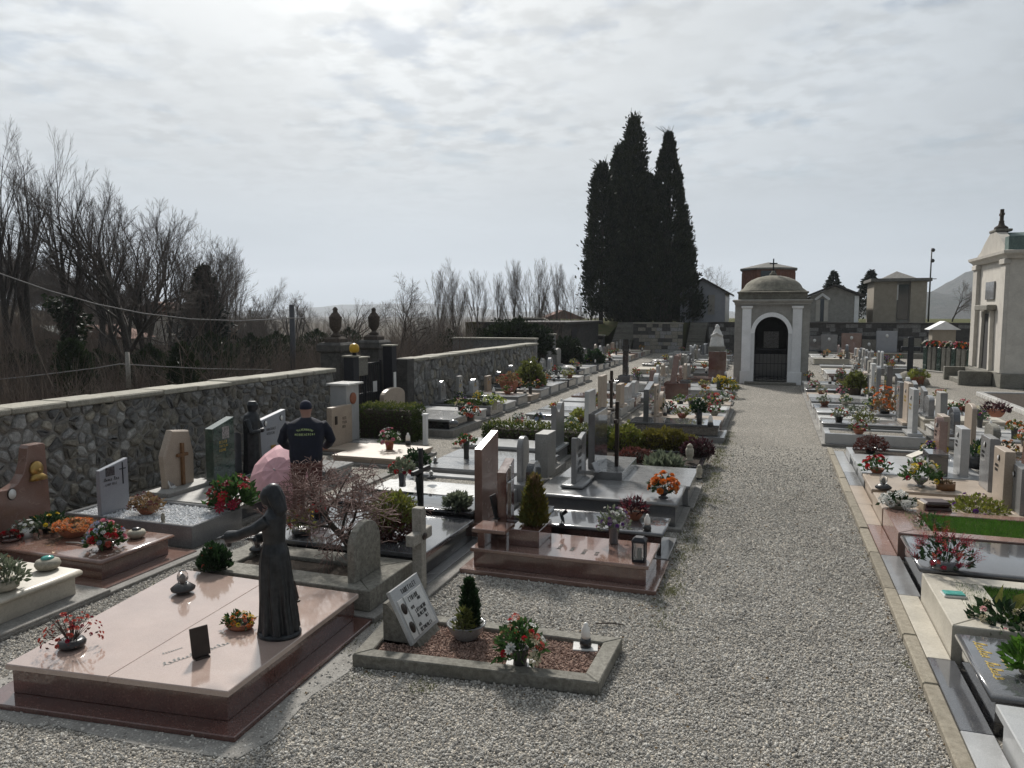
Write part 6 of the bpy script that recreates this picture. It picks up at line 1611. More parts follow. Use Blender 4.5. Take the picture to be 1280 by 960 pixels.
MB().prism(stele_poly('arch', 1.1, .95), CH(0, .12, .01), M=YZ(-.06)).build('headstone', M['beige_stone'], cs)
ROWS = {}
ST_MATS = ['mid_grey', 'mid_grey', 'beige_stone', 'light_grey', 'dark_grey', 'rose_granite', 'grey_flamed', 'old_granite', 'dark_grey', 'red_brown']
SL_MATS = ['light_grey', 'mid_grey', 'beige_stone', 'white_marble', 'dark_grey', 'red_brown', 'cream_stone', 'light_grey']
CN = {'mid_grey': 'grey', 'light_grey': 'pale grey', 'beige_stone': 'beige', 'white_marble': 'white marble', 'dark_grey': 'dark grey', 'rose_granite': 'rose', 'grey_flamed': 'rough grey', 'cream_stone': 'cream', 'blue_grey': 'bluish grey', 'red_brown': 'red-brown', 'black_granite': 'black', 'green_marble': 'green', 'old_granite': 'weathered grey', 'red_granite': 'dark red'}
SHN = {'rect': 'square', 'round': 'round-topped', 'arch': 'arched', 'peak': 'pointed', 'slant': 'slant-topped', 'taper': 'tapering', 'wave': 'curved', 'cross': 'cross', 'none': 'no'}
FLC = {'red': 'red', 'yellow': 'yellow', 'white': 'white', 'pink': 'pink', 'orange': 'orange', 'coral': 'coral', 'purple': 'purple', 'lime': 'yellow-green', 'peach': 'peach', 'crimson': 'crimson', 'mauve': 'mauve', 'tan': 'dried tan', 'maroon': 'maroon', 'cream': 'cream'}
def auto_grave(row, k, quad, head, spec=None, rg=rng, top=None):
    """head: '-x' or '+x' (side where the headstone stands), '+y'"""
    x0, y0, x1, y1 = quad
    spec = spec or {}
    sm = spec.get('slab', rg.choice(SL_MATS)); hm = spec.get('stone', rg.choice(ST_MATS)); shp = spec.get('shape', rg.choice(['rect', 'round', 'arch', 'slant', 'peak', 'taper', 'rect', 'rect']))
    top = top or spec.get('top', rg.uniform(.22, .36))
    kind = spec.get('kind', 'slab'); lab = spec.get('label')
    if not lab:
        lab = '%s grave, %s, %s from front in %s' % (CN[sm], SHN[shp] + ' ' + CN[hm] + ' headstone' if shp not in ('none', 'cross') else 'no headstone' if shp == 'none' else CN[hm] + ' cross', ORD[k], row)
    g = Grave(lab, quad, top, sm, spec.get('base', sm), kind=kind, bed=spec.get('bed'), edge=rg.choice(('ch', 'bull')) if kind == 'slab' else 'ch', plinth='concrete', rim=spec.get('rim', .12), group=spec.get('group', 'graves in ' + row))
    if shp != 'none':
        hgt = spec.get('h', rg.uniform(.45, .8)); wd = spec.get('w', min(y1 - y0 - .1, rg.uniform(.42, .72))); th = rg.uniform(.08, .14)
        X = spec.get('X', x0 + .14 if head == '-x' else x1 - .14); cy = spec.get('cy', (y0 + y1) / 2)
        g.block('headstone_base', hm if hm != 'rose_granite' else 'mid_grey', X - .14, cy - wd / 2 - .06, top, X + .14, cy + wd / 2 + .06, top + .06)
        if shp == 'cross': g.cross(X, cy, top + .06, top + hgt, .42, .07, hm)
        else:
            g.stele(X, cy - wd / 2, cy + wd / 2, top + .06, top + hgt, th, shp, hm)
            s = 1 if head == '-x' else -1
            if spec.get('near', True):
                fx = X + s * (th / 2 + .0005)
                g.text((fx, cy - wd * .32 * s, top + hgt * .62), (0, s, 0), (0, 0, 1), [[rg.randint(5, 8)], [rg.randint(4, 7)]], wd * .075, rg.choice(('letter_dark', 'gold', 'letter_grey')), seed=rg.randint(0, 9999))
                g.oval((fx, cy, top + hgt * .8), (s, 0, 0), .045)
    g.row, g.k, g.lab = row, k, lab
    return g
def auto_flowers(where, loc, rg, big=1.0, spec=None):
    c = (spec or {}).get('c') or rg.choice(['red', 'yellow', 'white', 'pink', 'orange', 'coral', 'purple', 'peach', 'crimson', 'cream'])
    c2 = rg.choice(['white', 'yellow', 'pink', 'lime'])
    pk = rg.choice([('pot', .08, .12, 'black_pot'), ('bowl', .10, .09, 'terracotta'), ('vase', .055, .2, 'black_pot'), ('urn', .08, .13, 'dark_grey'), ('bowl', .1, .09, 'pale_stone_pot')])
    pk = (pk[0], pk[1] * big, pk[2] * big, pk[3])
    pn = {'black_pot': 'black', 'terracotta': 'terracotta', 'dark_grey': 'grey', 'pale_stone_pot': 'pale stone'}[pk[3]] + ' ' + {'pot': 'pot', 'bowl': 'bowl', 'vase': 'vase', 'urn': 'urn'}[pk[0]]
    while '%s flowers in %s %s' % (FLC[c], pn, where) in LABELS: c = rg.choice(list(FLC))
    return flowers('%s flowers in %s %s' % (FLC[c], pn, where), loc, pk, (.15 * big, .16 * big), (rg.choice(('leaf_green', 'leaf_dark', 'leaf_olive', 'leaf_grey')), 70, .065 * big), [(c, rg.choice(('rose', 'ball', 'daisy')), 9, .034 * big), (c2, 'rose', 4, .028 * big)], group='flowers on the graves')
def dress(g, n, rg, rowname, nlamp=1, big=1.0):
    xs_ = [p[0] for p in g.quad]; ys_ = [p[1] for p in g.quad]; used = []
    for i in range(n):
        for _ in range(12):
            x = rg.uniform(min(xs_) + .45 if rowname != 'D' else min(xs_) + .15, max(xs_) - .2); y = rg.uniform(min(ys_) + .15, max(ys_) - .15)
            if all(math.hypot(x - a, y - b) > .32 for a, b in used): break
        used.append((x, y))
        auto_flowers('on %s grave, %s' % (ORD[g.k], g.row), (x, y, g.top), rg, big)
    if nlamp and rg.random() < .7:
        for _ in range(12):
            x = rg.uniform(min(xs_) + .4, max(xs_) - .12); y = rg.uniform(min(ys_) + .1, max(ys_) - .1)
            if all(math.hypot(x - a, y - b) > .25 for a, b in used): break
        lamp('white candle lamp on %s grave, %s' % (ORD[g.k], g.row), (x, y, g.top), 'white', 1.15, 'white lamps on the graves')

rC = random.Random(21)
# along the second wall
y = 17.5; k = 0
specsC = [dict(slab='light_grey', shape='none', kind='slab'), dict(slab='dark_grey', kind='bed', bed='soil', shape='round', stone='mid_grey'), dict(slab='light_grey', shape='taper', stone='grey_flamed'), dict(slab='mid_grey', shape='round', stone='light_grey'), dict(slab='beige_stone', shape='rect', stone='beige_stone')]
while y < 30:
    w = rC.uniform(.85, 1.15)
    sp_ = dict(specsC[k]) if k < len(specsC) else {}
    sp_.setdefault('shape', rC.choice(['round', 'rect', 'cross', 'taper', 'arch'])); sp_['X'] = -8.55; sp_['h'] = rC.uniform(.42, .7); sp_['w'] = rC.uniform(.35, .5)
    g = auto_grave('second wall row', k, (-8.7, y, -6.95, y + w), '-x', sp_, rC)
    if k == 1: leafy_mound('ground_cover', 'dark green ground cover planted in the second wall row', 'plant', (-7.8, y + w / 2, g.top - .06), .75, .38, .12, 900, .07, 'hedge_leaf', 61)
    dress(g, 2 if k > 3 else 1, rC, 'C', big=1.15); y += w + rC.uniform(.12, .3); k += 1
flowers('tall vase of lime yellow flowers on the planted grave', P(618, 512, .35), ('vase', .07, .24, 'pale_stone_pot'), (.24, .17), ('leaf_green', 100, .07), [('lime', 'ball', 16, .06)])
flowers('large terracotta pot of trailing plants near the second wall', P(636, 490, .3), ('bowl', .3, .36, 'terracotta'), (.4, .3), ('leaf_dry', 260, .1), [('coral', 'rose', 10, .05)])
leafy_mound('leafy_shrub', 'olive shrub with reddish tips by the end of second wall', 'shrub', P(662, 486, .2), .5, .5, .9, 1400, .12, 'leaf_olive', 63)
leafy_mound('leafy_shrub', 'small dark round shrub among graves before the stairs', 'shrub', P(743, 458, .1), .5, .5, .75, 1400, .14, 'leaf_dark', 64)

# rows behind the hedge on the left of the main path
rB = random.Random(31); y = 15.0; k = 0
spB = [dict(slab='white_marble', shape='none'), dict(slab='light_grey', shape='rect', stone='light_grey', h=.8), dict(slab='mid_grey', shape='rect', stone='beige_stone', h=.95), dict(slab='mid_grey', shape='cross', stone='brown_metal', h=1.0), dict(slab='light_grey', shape='rect', stone='beige_stone'), dict(slab='light_grey', shape='slant', stone='light_grey')]
CN['brown_metal'] = 'bronze'
while y < 22:
    w = rB.uniform(.85, 1.1); sp_ = dict(spB[k]) if k < len(spB) else {}
    g = auto_grave('row behind middle hedge', k, (-5.6, y, -3.65, y + w), '+x', sp_, rB)
    dress(g, 1, rB, 'D', big=1.1); y += w + rB.uniform(.15, .35); k += 1
bc = Grave('pale grave with tall black stone cross on black block', (-5.3, 23.3, -3.6, 24.9), .18, 'light_grey', 'mid_grey', plinth='concrete')
bc.block('cross_block', 'black_granite', -4.55, 23.4, .18, -4.05, 24.0, .62); bc.block('cross_step', 'dark_grey', -4.5, 23.46, .62, -4.12, 23.94, .82); bc.cross(-4.3, 23.7, .82, 1.95, .42, .17, 'black_granite')
rA = random.Random(41); y = 17.85; k = 0
spA = [dict(slab='beige_stone', shape='rect', stone='beige_stone', h=.75, X=-2.6, base='red_brown'), dict(slab='light_grey', shape='round', stone='beige_stone', h=.55, X=-2.55), dict(slab='white_marble', shape='round', stone='light_grey', h=.85), dict(slab='light_grey', shape='rect', stone='rose_granite', h=.5), dict(slab='beige_stone', shape='none'), dict(slab='light_grey', shape='rect', stone='dark_grey')]
while y < 22.3:
    w = rA.uniform(.82, .95); sp_ = dict(spA[k]) if k < len(spA) else {}
    g = auto_grave('path row left of chapel', k, (-2.95, y, -1.0, y + w), '-x', sp_, rA)
    dress(g, 2, rA, 'A', big=1.2); y += w + .06; k += 1
db = Grave('grave with slanting stone figure on a dark red block', (-3.3, 23.5, -1.1, 24.5), .12, 'light_grey', 'mid_grey', plinth='concrete')
db.block('figure_block', 'red_granite', -3.1, 23.6, .12, -2.35, 24.3, .62); db.stele(-2.85, 23.8, 24.1, .62, 1.45, .16, 'taper', 'rose_granite', 'figure', lean=.12); db.block('side_slab', 'dark_grey', -2.62, 23.75, .62, -2.3, 24.2, .7)
flowers('bright yellow flowers in tall black vase near the chapel', P(899, 492, .12), ('vase', .1, .42, 'black_pot'), (.26, .2), ('leaf_green', 80, .08), [('yellow', 'ball', 18, .08)])
flowers('yellow forsythia spray beside the tall yellow flowers', P(909, 492, .12), ('pot', .12, .2, 'terracotta'), (.36, .4), ('leaf_yellow', 300, .09), [('yellow', 'rose', 20, .04)])
flowers('row of red and white flowers at the grave foot near chapel', P(905, 503, .2), ('bowl', .16, .12, 'pale_stone_pot'), (.38, .2), ('leaf_green', 80, .08), [('coral', 'rose', 10, .06), ('white', 'ball', 8, .07)])
bs = Grave('dark brown upright slab beside the left of the chapel', (-2.5, 29.6, -1.55, 30.6), .1, 'mid_grey', 'mid_grey')
bs.block('headstone', 'red_granite', -2.25, 30.0, .1, -1.6, 30.3, 1.3)
# far left and centre rows, seen small
rF = random.Random(51)
def far_row(row, x0, x1, y0, y1, head, n_f, step=(1.0, 1.5), hh=(.4, .8), maxn=26, skip=0.0):
    y = y0; k = 0
    while y < y1 and k < maxn:
        w = rF.uniform(.85, 1.05)
        if rF.random() >= skip:
            g = auto_grave(row, k, (x0, y, x1, y + w), head, dict(h=rF.uniform(*hh), near=False, shape=rF.choice(['rect', 'round', 'cross', 'arch', 'peak', 'taper'])), rF)
            dress(g, n_f if rF.random() < .7 else 0, rF, 'F', nlamp=1, big=1.2); k += 1
        y += w + rF.uniform(.1, .5)
far_row('row left of far walk', -9.6, -7.7, 31.5, 52, '-x', 1)
far_row('row right of far walk', -5.6, -3.8, 26.5, 30.6, '+x', 1)
far_row('row beyond black cross', -5.9, -4.1, 33, 50, '+x', 1, skip=.25)
far_row('row beside chapel left', -3.9, -2.1, 33, 50, '-x', 1, skip=.2)
far_row('row just before chapel', -3.1, -1.2, 25.4, 29.2, '-x', 1)
wf = thing('white_angel', 'white praying angel statue behind the graves left of chapel', 'statue', (-2.9, 44.5, .0))
fg = MB(); loft(fg, [(0, 0, .9, .42, .34), (0, 0, 1.3, .36, .3), (0, 0, 1.7, .24, .2), (0, 0, 1.9, .12, .12), (0, 0, 2.0, .14, .14), (0, 0, 2.15, .05, .05)], 16)
fg.tube([(-.3, -.1, 1.5), (-.1, -.3, 1.6), (0, -.34, 1.7)], [.08, .07, .05], 8); fg.tube([(.3, -.1, 1.5), (.1, -.3, 1.6), (0, -.34, 1.7)], [.08, .07, .05], 8)
remesh(fg.build('figure', M['white_marble'], wf), .03, 1); MB().box(-.45, -.4, 0, .45, .4, .9, .02).build('pedestal', M['old_granite'], wf)

# ================================================================== ROW D (right of the path)
kerb = thing('path_kerb', 'long low stone kerb along the right side of the gravel path', 'kerb', (1.18, 10, 0))
y = 2.6
while y < 16.3:
    L = rng.uniform(.85, 1.25); L = min(L, 16.35 - y)
    MB().box(-.055 + rng.uniform(-.008, .008), y - 10 + .004, 0, .05, y - 10 + L - .004, .075 + rng.uniform(-.008, .006), .012).build('kerb_block', M['kerb_stone'], kerb); y += L
FOOT.append(rect(1.12, 2, 1.24, 16.4))
DD = [ # y0,y1, slab, ledge material, kind, label
 (3.9, 5.33, 'light_grey', 'light_grey', 'slab', 'speckled pale granite grave in the bottom right corner'),
 (5.45, 6.47, 'dark_grey', 'dark_grey', 'slab', 'dark grey polished grave with gold lettering right of path'),
 (6.56, 7.84, 'cream_stone', 'cream_stone', 'bed', 'cream stone grave with small lawn and big-leaved flowers'),
 (7.98, 9.12, 'dark_grey', 'mid_grey', 'slab', 'broad grey polished slab grave with red heather pot'),
 (9.26, 10.46, 'rose_granite', 'rose_granite', 'bed', 'pink rounded stone grave framing a long lawn'),
 (10.56, 11.5, 'beige_stone', 'beige_stone', 'bed', 'beige stone grave with white chrysanthemums and dry plant'),
 (11.68, 12.8, 'beige_stone', 'beige_stone', 'slab', 'pinkish beige slab grave with woven basket'),
 (12.92, 13.9, 'light_grey', 'mid_grey', 'slab', 'grey polished slab grave with dark planter block'),
 (14.0, 14.72, 'light_grey', 'light_grey', 'slab', 'pale slab grave with yellow pansies in black pot'),
 (14.8, 15.6, 'light_grey', 'light_grey', 'bed', 'pale framed soil grave with brown bush at block end')]
DG = []
led = None
for i, (y0, y1, sm, lm, kd, lab) in enumerate(DD):
    zt = (.30, .30, .32, .33, .31, .27, .27, .26, .24, .22)[i]
    if kd == 'slab':
        g = Grave(lab, (1.41, y0, 3.12, y1), zt, sm, {'dark_grey': 'black_granite'}.get(sm, sm), th=.06, edge='bull' if sm == 'dark_grey' else 'ch', over=.04)
    else:
        bed = {2: 'terrace_grass', 4: 'terrace_grass', 5: 'gravel', 9: 'soil'}[i]
        g = Grave(lab, (1.41, y0, 3.12, y1), zt, sm, kind='bed', bed=bed, rim=.2 if i != 9 else .1)
        for o_ in [c for c in g.root.children if c.name.startswith('kerb_stone')]: pass
    # paved threshold in front of each grave
    e0 = y0 - .06; e1 = (DD[i + 1][0] - .062) if i + 1 < len(DD) else y1 + .45
    g.block('threshold_slab', lm, 1.235, e0, 0, 1.43 if kd == 'slab' else 1.405, e1, .06, .005)
    DG.append(g); FOOT.append(rect(1.2, e0, 3.2, e1))
def lawn(g, n, seed, lo=.03, hi=.06):
    rg = np.random.default_rng(seed); xs_ = [p[0] for p in g.inner]; ys_ = [p[1] for p in g.inner]
    p = np.stack([rg.uniform(min(xs_), max(xs_), n), rg.uniform(min(ys_), max(ys_), n), np.full(n, g.top - .036)], 1)
    v, f = leaf_quads(p, np.tile([[0, 0, 1.]], (n, 1)), rg.uniform(lo, hi, n), .10, .1, .35, rg)
    stuff(link('lawn', np_mesh('lawn', v, f, M['grass_blade']), g.root))
DG[2].block('corner_slab', 'cream_stone', 1.606, 6.765, .25, 1.86, 7.635, .319); DG[4].block('corner_slab', 'rose_granite', 1.606, 9.465, .25, 1.78, 10.255, .309)
lawn(DG[2], 9000, 1); lawn(DG[4], 9000, 2)
# D1 gold lettering, D0..D9 fittings
DG[1].text((1.50, 6.33, .3005), (0, -1, 0), (1, 0, 0), [[6, 6]], .085, 'gold', seed=61, slant=.2)
DG[1].text((1.62, 6.1, .3005), (0, -1, 0), (1, 0, 0), [[8]], .045, 'gold', seed=62, slant=.2)
flowers('glossy bright green leafy plant at the right edge', P(1292, 846, .30), ('stone', .09, .09, 'pale_stone_pot'), (.16, .22), ('grass_blade', 220, .085), [], up=.7)
fl = flowers('big olive leaves with pale pink blossoms on small lawn', P(1268, 778, .30), None, (.26, .13), ('leaf_dark', 200, .09), [('cream', 'ball', 22, .032), ('pink', 'ball', 6, .025)], name='flower_spray', sx=1.3)
rg_ = np.random.default_rng(4); pp = np.array([[x, .05 * k, .06] for k, x in enumerate((-.1, 0, .1, .2, .28))]); v, f = leaf_quads(pp, np.tile([[.2, 0, 1.]], (5, 1)), np.full(5, .25), .5, .25, .25, rg_); link('big_leaf', np_mesh('big_leaf', v, f, M['leaf_olive']), fl)
bk = thing('book_plaque', 'small green and white ceramic book on cream grave corner', 'plaque', P(1192, 745, .32), .1)
MB().box(-.09, -.06, 0, .09, .06, .02, .003).build('base', M['white_marble'], bk); MB().box(-.08, -.05, .02, .08, .05, .032, .003).build('glazed_top', M['teal_glass'], bk)
flowers('red heather in round grey stone pot on polished slab', P(1180, 712, .33), ('stone', .13, .1, 'dark_grey'), (.25, .26), ('leaf_dark', 180, .06), [('crimson', 'spike', 60, .034), ('coral', 'spike', 26, .03), ('maroon', 'spike', 30, .032)], stems=16)
flowers('dark red spiky flowers on the long lawn', P(1162, 660, .28), None, (.16, .2), ('leaf_green', 80, .05), [('maroon', 'spike', 22, .03), ('crimson', 'spike', 8, .025)], name='flower_clump')
flowers('white chrysanthemums in low bowl on beige grave', P(1122, 638, .27), ('bowl', .13, .1, 'pale_stone_pot'), (.2, .14), ('leaf_dark', 100, .07), [('white', 'ball', 24, .05)])
bk = thing('stone_book', 'thick dark brown stone book block on beige grave', 'ornament', P(1168, 640, .27), R(12))
MB().box(-.16, -.13, 0, .16, .13, .08, .02).build('volume', M['dark_book'], bk); MB().box(-.15, -.125, .08, .15, .125, .15, .025).build('volume', M['dark_book'], bk); MB().box(-.175, -.11, .02, -.15, .11, .13, .006).build('page_block', M['book_page'], bk)
flowers('sprawling dry yellow plant on the beige grave', P(1222, 640, .25), None, (.34, .22), ('leaf_yellow', 420, .06), [('purple', 'rose', 12, .03), ('cream', 'rose', 12, .025)], name='dry_plant', stems=30)
flowers('brown woven basket with moss on beige slab', P(1182, 612, .27), ('cyl', .12, .1, 'wood_brown'), (.11, .05), ('leaf_dry', 90, .04), [], name='basket', cat='basket')
lamp('grey dish lamp with white flame on beige slab', P(1104, 613, .27), 'bowl', 1.05)
flowers('bouquet of yellow and white flowers in grey urn', P(1150, 608, .27), ('urn', .1, .14, 'mid_grey'), (.26, .28), ('leaf_green', 240, .08), [('yellow', 'ball', 5, .055), ('white', 'rose', 10, .045), ('crimson', 'rose', 6, .04), ('cream', 'rose', 5, .04)])
flowers('row of bright red roses in low dish on grey slab', P(1096, 591, .26), ('bowl', .11, .07, 'terracotta'), (.24, .2), ('leaf_green', 150, .07), [('red', 'rose', 14, .048)])
flowers('yellow pansies in square black pot by slanted plaque', P(1167, 576, .24), ('cyl', .17, .2, 'black_pot'), (.2, .16), ('leaf_dark', 120, .07), [('yellow', 'rose', 10, .05), ('purple', 'rose', 8, .045), ('white', 'rose', 4, .04)])
flowers('twin brown dried bushes in the framed soil grave', P(1088, 566, .2), ('pot', .1, .1, 'black_pot'), (.3, .24), ('leaf_red', 420, .06), [('brown', 'ball', 30, .045)])
flowers('green planter shrub in dark block behind red roses', P(1227, 585, .27), ('cyl', .2, .26, 'black_pot'), (.22, .22), ('leaf_dark', 260, .07), [('lime', 'ball', 10, .04)])
DG[7].block('planter_block', 'dark_grey', 2.35, 13.0, .26, 2.62, 13.5, .60); DG[8].stele(2.62, 14.05, 14.6, .24, .30, .28, 'rect', 'mid_grey', 'headstone_base')
tk = thing('slanted_plaque', 'cream slanted book plaque behind the yellow pansies', 'plaque', P(1150, 572, .24), R(20))
MB().prism([(-.2, 0), (.2, 0), (.2, .18), (-.2, .02)], [(0, 0), (0, .2)], M=XZ(.1)).build('plate', M['cream_stone'], tk)
# headstones of row D
for (i, X, y0, y1, zt, sh_, mt_) in ((6, 2.92, 11.05, 11.55, 1.0, 'rect', 'beige_stone'), (6, 2.98, 12.0, 12.5, 1.02, 'rect', 'mid_grey'), (7, 2.85, 13.05, 13.5, 1.0, 'rect', 'light_grey'), (8, 2.75, 14.1, 14.55, 1.0, 'wave', 'rose_granite'), (9, 2.95, 14.95, 15.45, .95, 'rect', 'beige_stone'),
                                  (5, 3.02, 10.7, 11.3, .85, 'rect', 'mid_grey'), (4, 3.02, 9.4, 10.3, .85, 'arch', 'rose_granite'), (3, 3.02, 8.2, 8.9, .9, 'rect', 'dark_grey')):
    DG[i].stele(X, y0, y1, DG[i].top, zt, .12, sh_, mt_); DG[i].text((X - .0605, y1 - .08, zt - .25), (0, -1, 0), (0, 0, 1), [[6], [5]], .035, 'letter_dark', seed=70 + i); DG[i].oval((X - .06, (y0 + y1) / 2, zt - .12), (-1, 0, 0), .04)
# second block on the right
rD = random.Random(61); y = 16.95; k = 0
spD = [dict(slab='light_grey', kind='bed', bed='gravel', shape='rect', stone='light_grey', h=.95, X=2.82), dict(slab='mid_grey', shape='rect', stone='beige_stone', h=.9), dict(slab='white_marble', shape='rect', stone='mid_grey', h=.9), dict(slab='light_grey', shape='none'), dict(slab='dark_grey', shape='rect', stone='dark_grey', h=1.1), dict(slab='light_grey', shape='rect', stone='light_grey'), dict(slab='mid_grey', shape='arch', stone='mid_grey', h=1.0), dict(slab='light_grey', shape='rect', stone='white_marble', h=1.0)]
while y < 29.5:
    w = rD.uniform(.85, 1.0); sp_ = dict(spD[k]) if k < len(spD) else {}
    g = auto_grave('path row right of chapel', k, (1.12, y, 3.0, y + w), '+x', sp_, rD)
    dress(g, 1, rD, 'D', big=1.2); y += w + .06; k += 1
leafy_mound('green_shrub', 'bright green shrub in tall dark planter right of chapel path', 'shrub', P(1069, 484, .5), .3, .3, .42, 900, .09, 'leaf_olive', 71)
flowers('orange leaved bush in black pot right of the path', P(1105, 522, .25), ('pot', .13, .2, 'black_pot'), (.27, .6), ('leaf_dry', 240, .09), [('orange', 'rose', 30, .05)])
flowers('low wide bowl of white flowering shrub on grey slab', P(1080, 532, .25), ('dish', .28, .08, 'black_pot'), (.32, .3), ('leaf_olive', 260, .07), [('white', 'rose', 14, .035), ('cream', 'rose', 10, .035)])
# row E: heads against row D, feet right
rE = random.Random(71); y = 8.0; k = 0
spE = [dict(slab='mid_grey', shape='rect', stone='mid_grey'), dict(slab='light_grey', shape='rect', stone='light_grey', h=.8), dict(slab='light_grey', shape='rect', stone='rose_granite', h=.85)]
while y < 25:
    w = rE.uniform(.9, 1.05); sp_ = dict(spE[k]) if k < len(spE) else {}
    sp_['X'] = 3.62 + rE.uniform(-.08, .12)
    g = auto_grave('rear row at right', k, (3.4, y, 5.1, y + w), '-x', sp_, rE)
    dress(g, 1, rE, 'A', big=1.15); y += w + (.15 if rE.random() > .2 else .9); k += 1
flowers('maroon heather pot on low wall slab at right', P(1245, 521, .45), ('bowl', .18, .16, 'terracotta'), (.3, .2), ('leaf_purple', 200, .08), [('maroon', 'spike', 40, .04)])
far_row('row beside chapel right', 2.2, 4.0, 32.5, 50, '+x', 1, skip=.15)
far_row('row before dark wall', 4.6, 6.4, 36, 51, '-x', 1, skip=.2)
# bronze cross on a rock mound
cm = thing('memorial_cross', 'tall dark memorial cross on a planted rock mound', 'cross', (5.15, 33.0, 0))
MB().lathe([(.75, 0), (.6, .2), (.35, .42), (.2, .5)], 11, rip=lambda a, z: .12 * math.sin(5 * a + 7 * z)).build('rock_mound', M['rubble_3'], cm)
MB().box(-.1, -.08, .4, .1, .08, 1.85, .02).box(-.34, -.07, 1.3, .34, .07, 1.47, .02).build('cross', M['bronze'], cm)
flowers('yellow-green shrub in terracotta pot beside memorial cross', P(1147, 482, 0), ('pot', .25, .35, 'terracotta'), (.42, .35), ('leaf_yellow', 260, .12), [('lime', 'ball', 10, .06)])
# row of green stone flower posts
pA, pB = P(1158, 463, 0), P(1219, 470, 0)
for i in range(11):
    p = pA.lerp(pB, i / 10); hgt = 1.15
    o = thing('stone_flower_post', 'square green stone flower post, %s from the left in the row' % ORD[i], 'post', (p.x, p.y, 0), math.atan2(pB.y - pA.y, pB.x - pA.x), 'row of green stone flower posts')
    MB().box(-.13, -.13, 0, .13, .13, hgt, .015).build('post', M['green_marble'] if i % 3 == 0 else M['old_granite'], o)
    MB().box(-.15, -.15, 0, .15, .15, .06, .005).build('foot', M['old_granite'], o)
    c = rng.choice(['orange', 'red', 'white', 'pink', 'yellow', 'purple', 'crimson'])
    flowers('%s flowers on the %s green stone post' % (FLC[c], ORD[i]), (p.x, p.y, hgt), ('pot', .09, .1, 'black_pot'), (.24, .22), ('leaf_dark', 70, .1), [(c, 'rose', 9, .07), ('cream', 'rose', 3, .06)])
pk_ = tag(MB().prism([(pA.x - .3, pA.y - .5), (pB.x, pB.y - .5), (pB.x + .2, pB.y + .3), (pA.x - .3, pA.y + .3)], CH(.004, .05, .01)).build('stone_apron', M['concrete'], None), 'pale paved strip under the green stone posts', 'paving')
sn = thing('small_shrine', 'little shrine with white pitched roof behind green posts', 'shrine', (PY(1177, 430, 46).x, 46, 0))
MB().box(-.55, -.5, 0, .55, .5, 1.9, .01).build('wall', M['render_beige'], sn); MB().prism([(-.75, 1.9), (.75, 1.9), (0, 2.35)], [(0, -.7), (0, .7)], M=XZ(0)).build('roof', M['white_paint'], sn)
ke = P(1224, 491, .1); kf = P(1290, 517, .1)
kb = thing('plot_border', 'white stone border of an earth plot at right', 'kerb', (0, 0, 0))
MB().prism([(ke.x - .09, ke.y), (kf.x - .09, kf.y), (kf.x + .09, kf.y), (ke.x + .09, ke.y)], CH(.0, .14, .01)).build('kerb_stone', M['white_marble'], kb)
MB().prism([(ke.x - .09, ke.y), (ke.x + .09, ke.y), (ke.x + 4, ke.y + .6), (ke.x + 4, ke.y + .75), (ke.x - .05, ke.y + .15)], CH(.0, .13, .01)).build('kerb_stone', M['white_marble'], kb)
struct(MB().prism([(ke.x + .1, ke.y - .02), (kf.x + .1, kf.y), (kf.x + 5, kf.y), (ke.x + 4, ke.y + .6)], [(0, 0), (0, .09)]).build('earth_plot', M['soil']))
# upright panels against the dark back wall
for i, (px, w, h, mt_, nm) in enumerate(((1036, 1.0, 1.1, 'mid_grey', 'grey'), (1064, 1.2, 1.2, 'red_brown', 'brownish'), (1108, 1.2, 1.35, 'blue_grey', 'pale bluish'), (1140, 1.0, .9, 'old_granite', 'weathered'), (1018, .8, 1.0, 'dark_grey', 'dark'), (1086, .8, .8, 'old_granite', 'small low'))):
    x = PY(px, 430, 53.4).x
    o = thing('wall_tomb', '%s upright tomb slab against the dark back wall right of chapel' % nm, 'grave', (x, 53.4, 0), 0, 'tombs along the back wall')
    MB().box(-w / 2, -.1, .3, w / 2, .1, h + .3, .01).build('headstone', M[mt_], o); MB().box(-w / 2 - .2, -1.6, 0, w / 2 + .2, .15, .3, .01).build('base', M['old_granite'], o)
    MB().lathe([(.09, 0), (.09, .03)], 12, sy=1.3, M=Matrix.Translation((0, -.1, h)) @ Matrix.Rotation(R(90), 4, 'X')).build('portrait_oval', M['porcelain'], o)
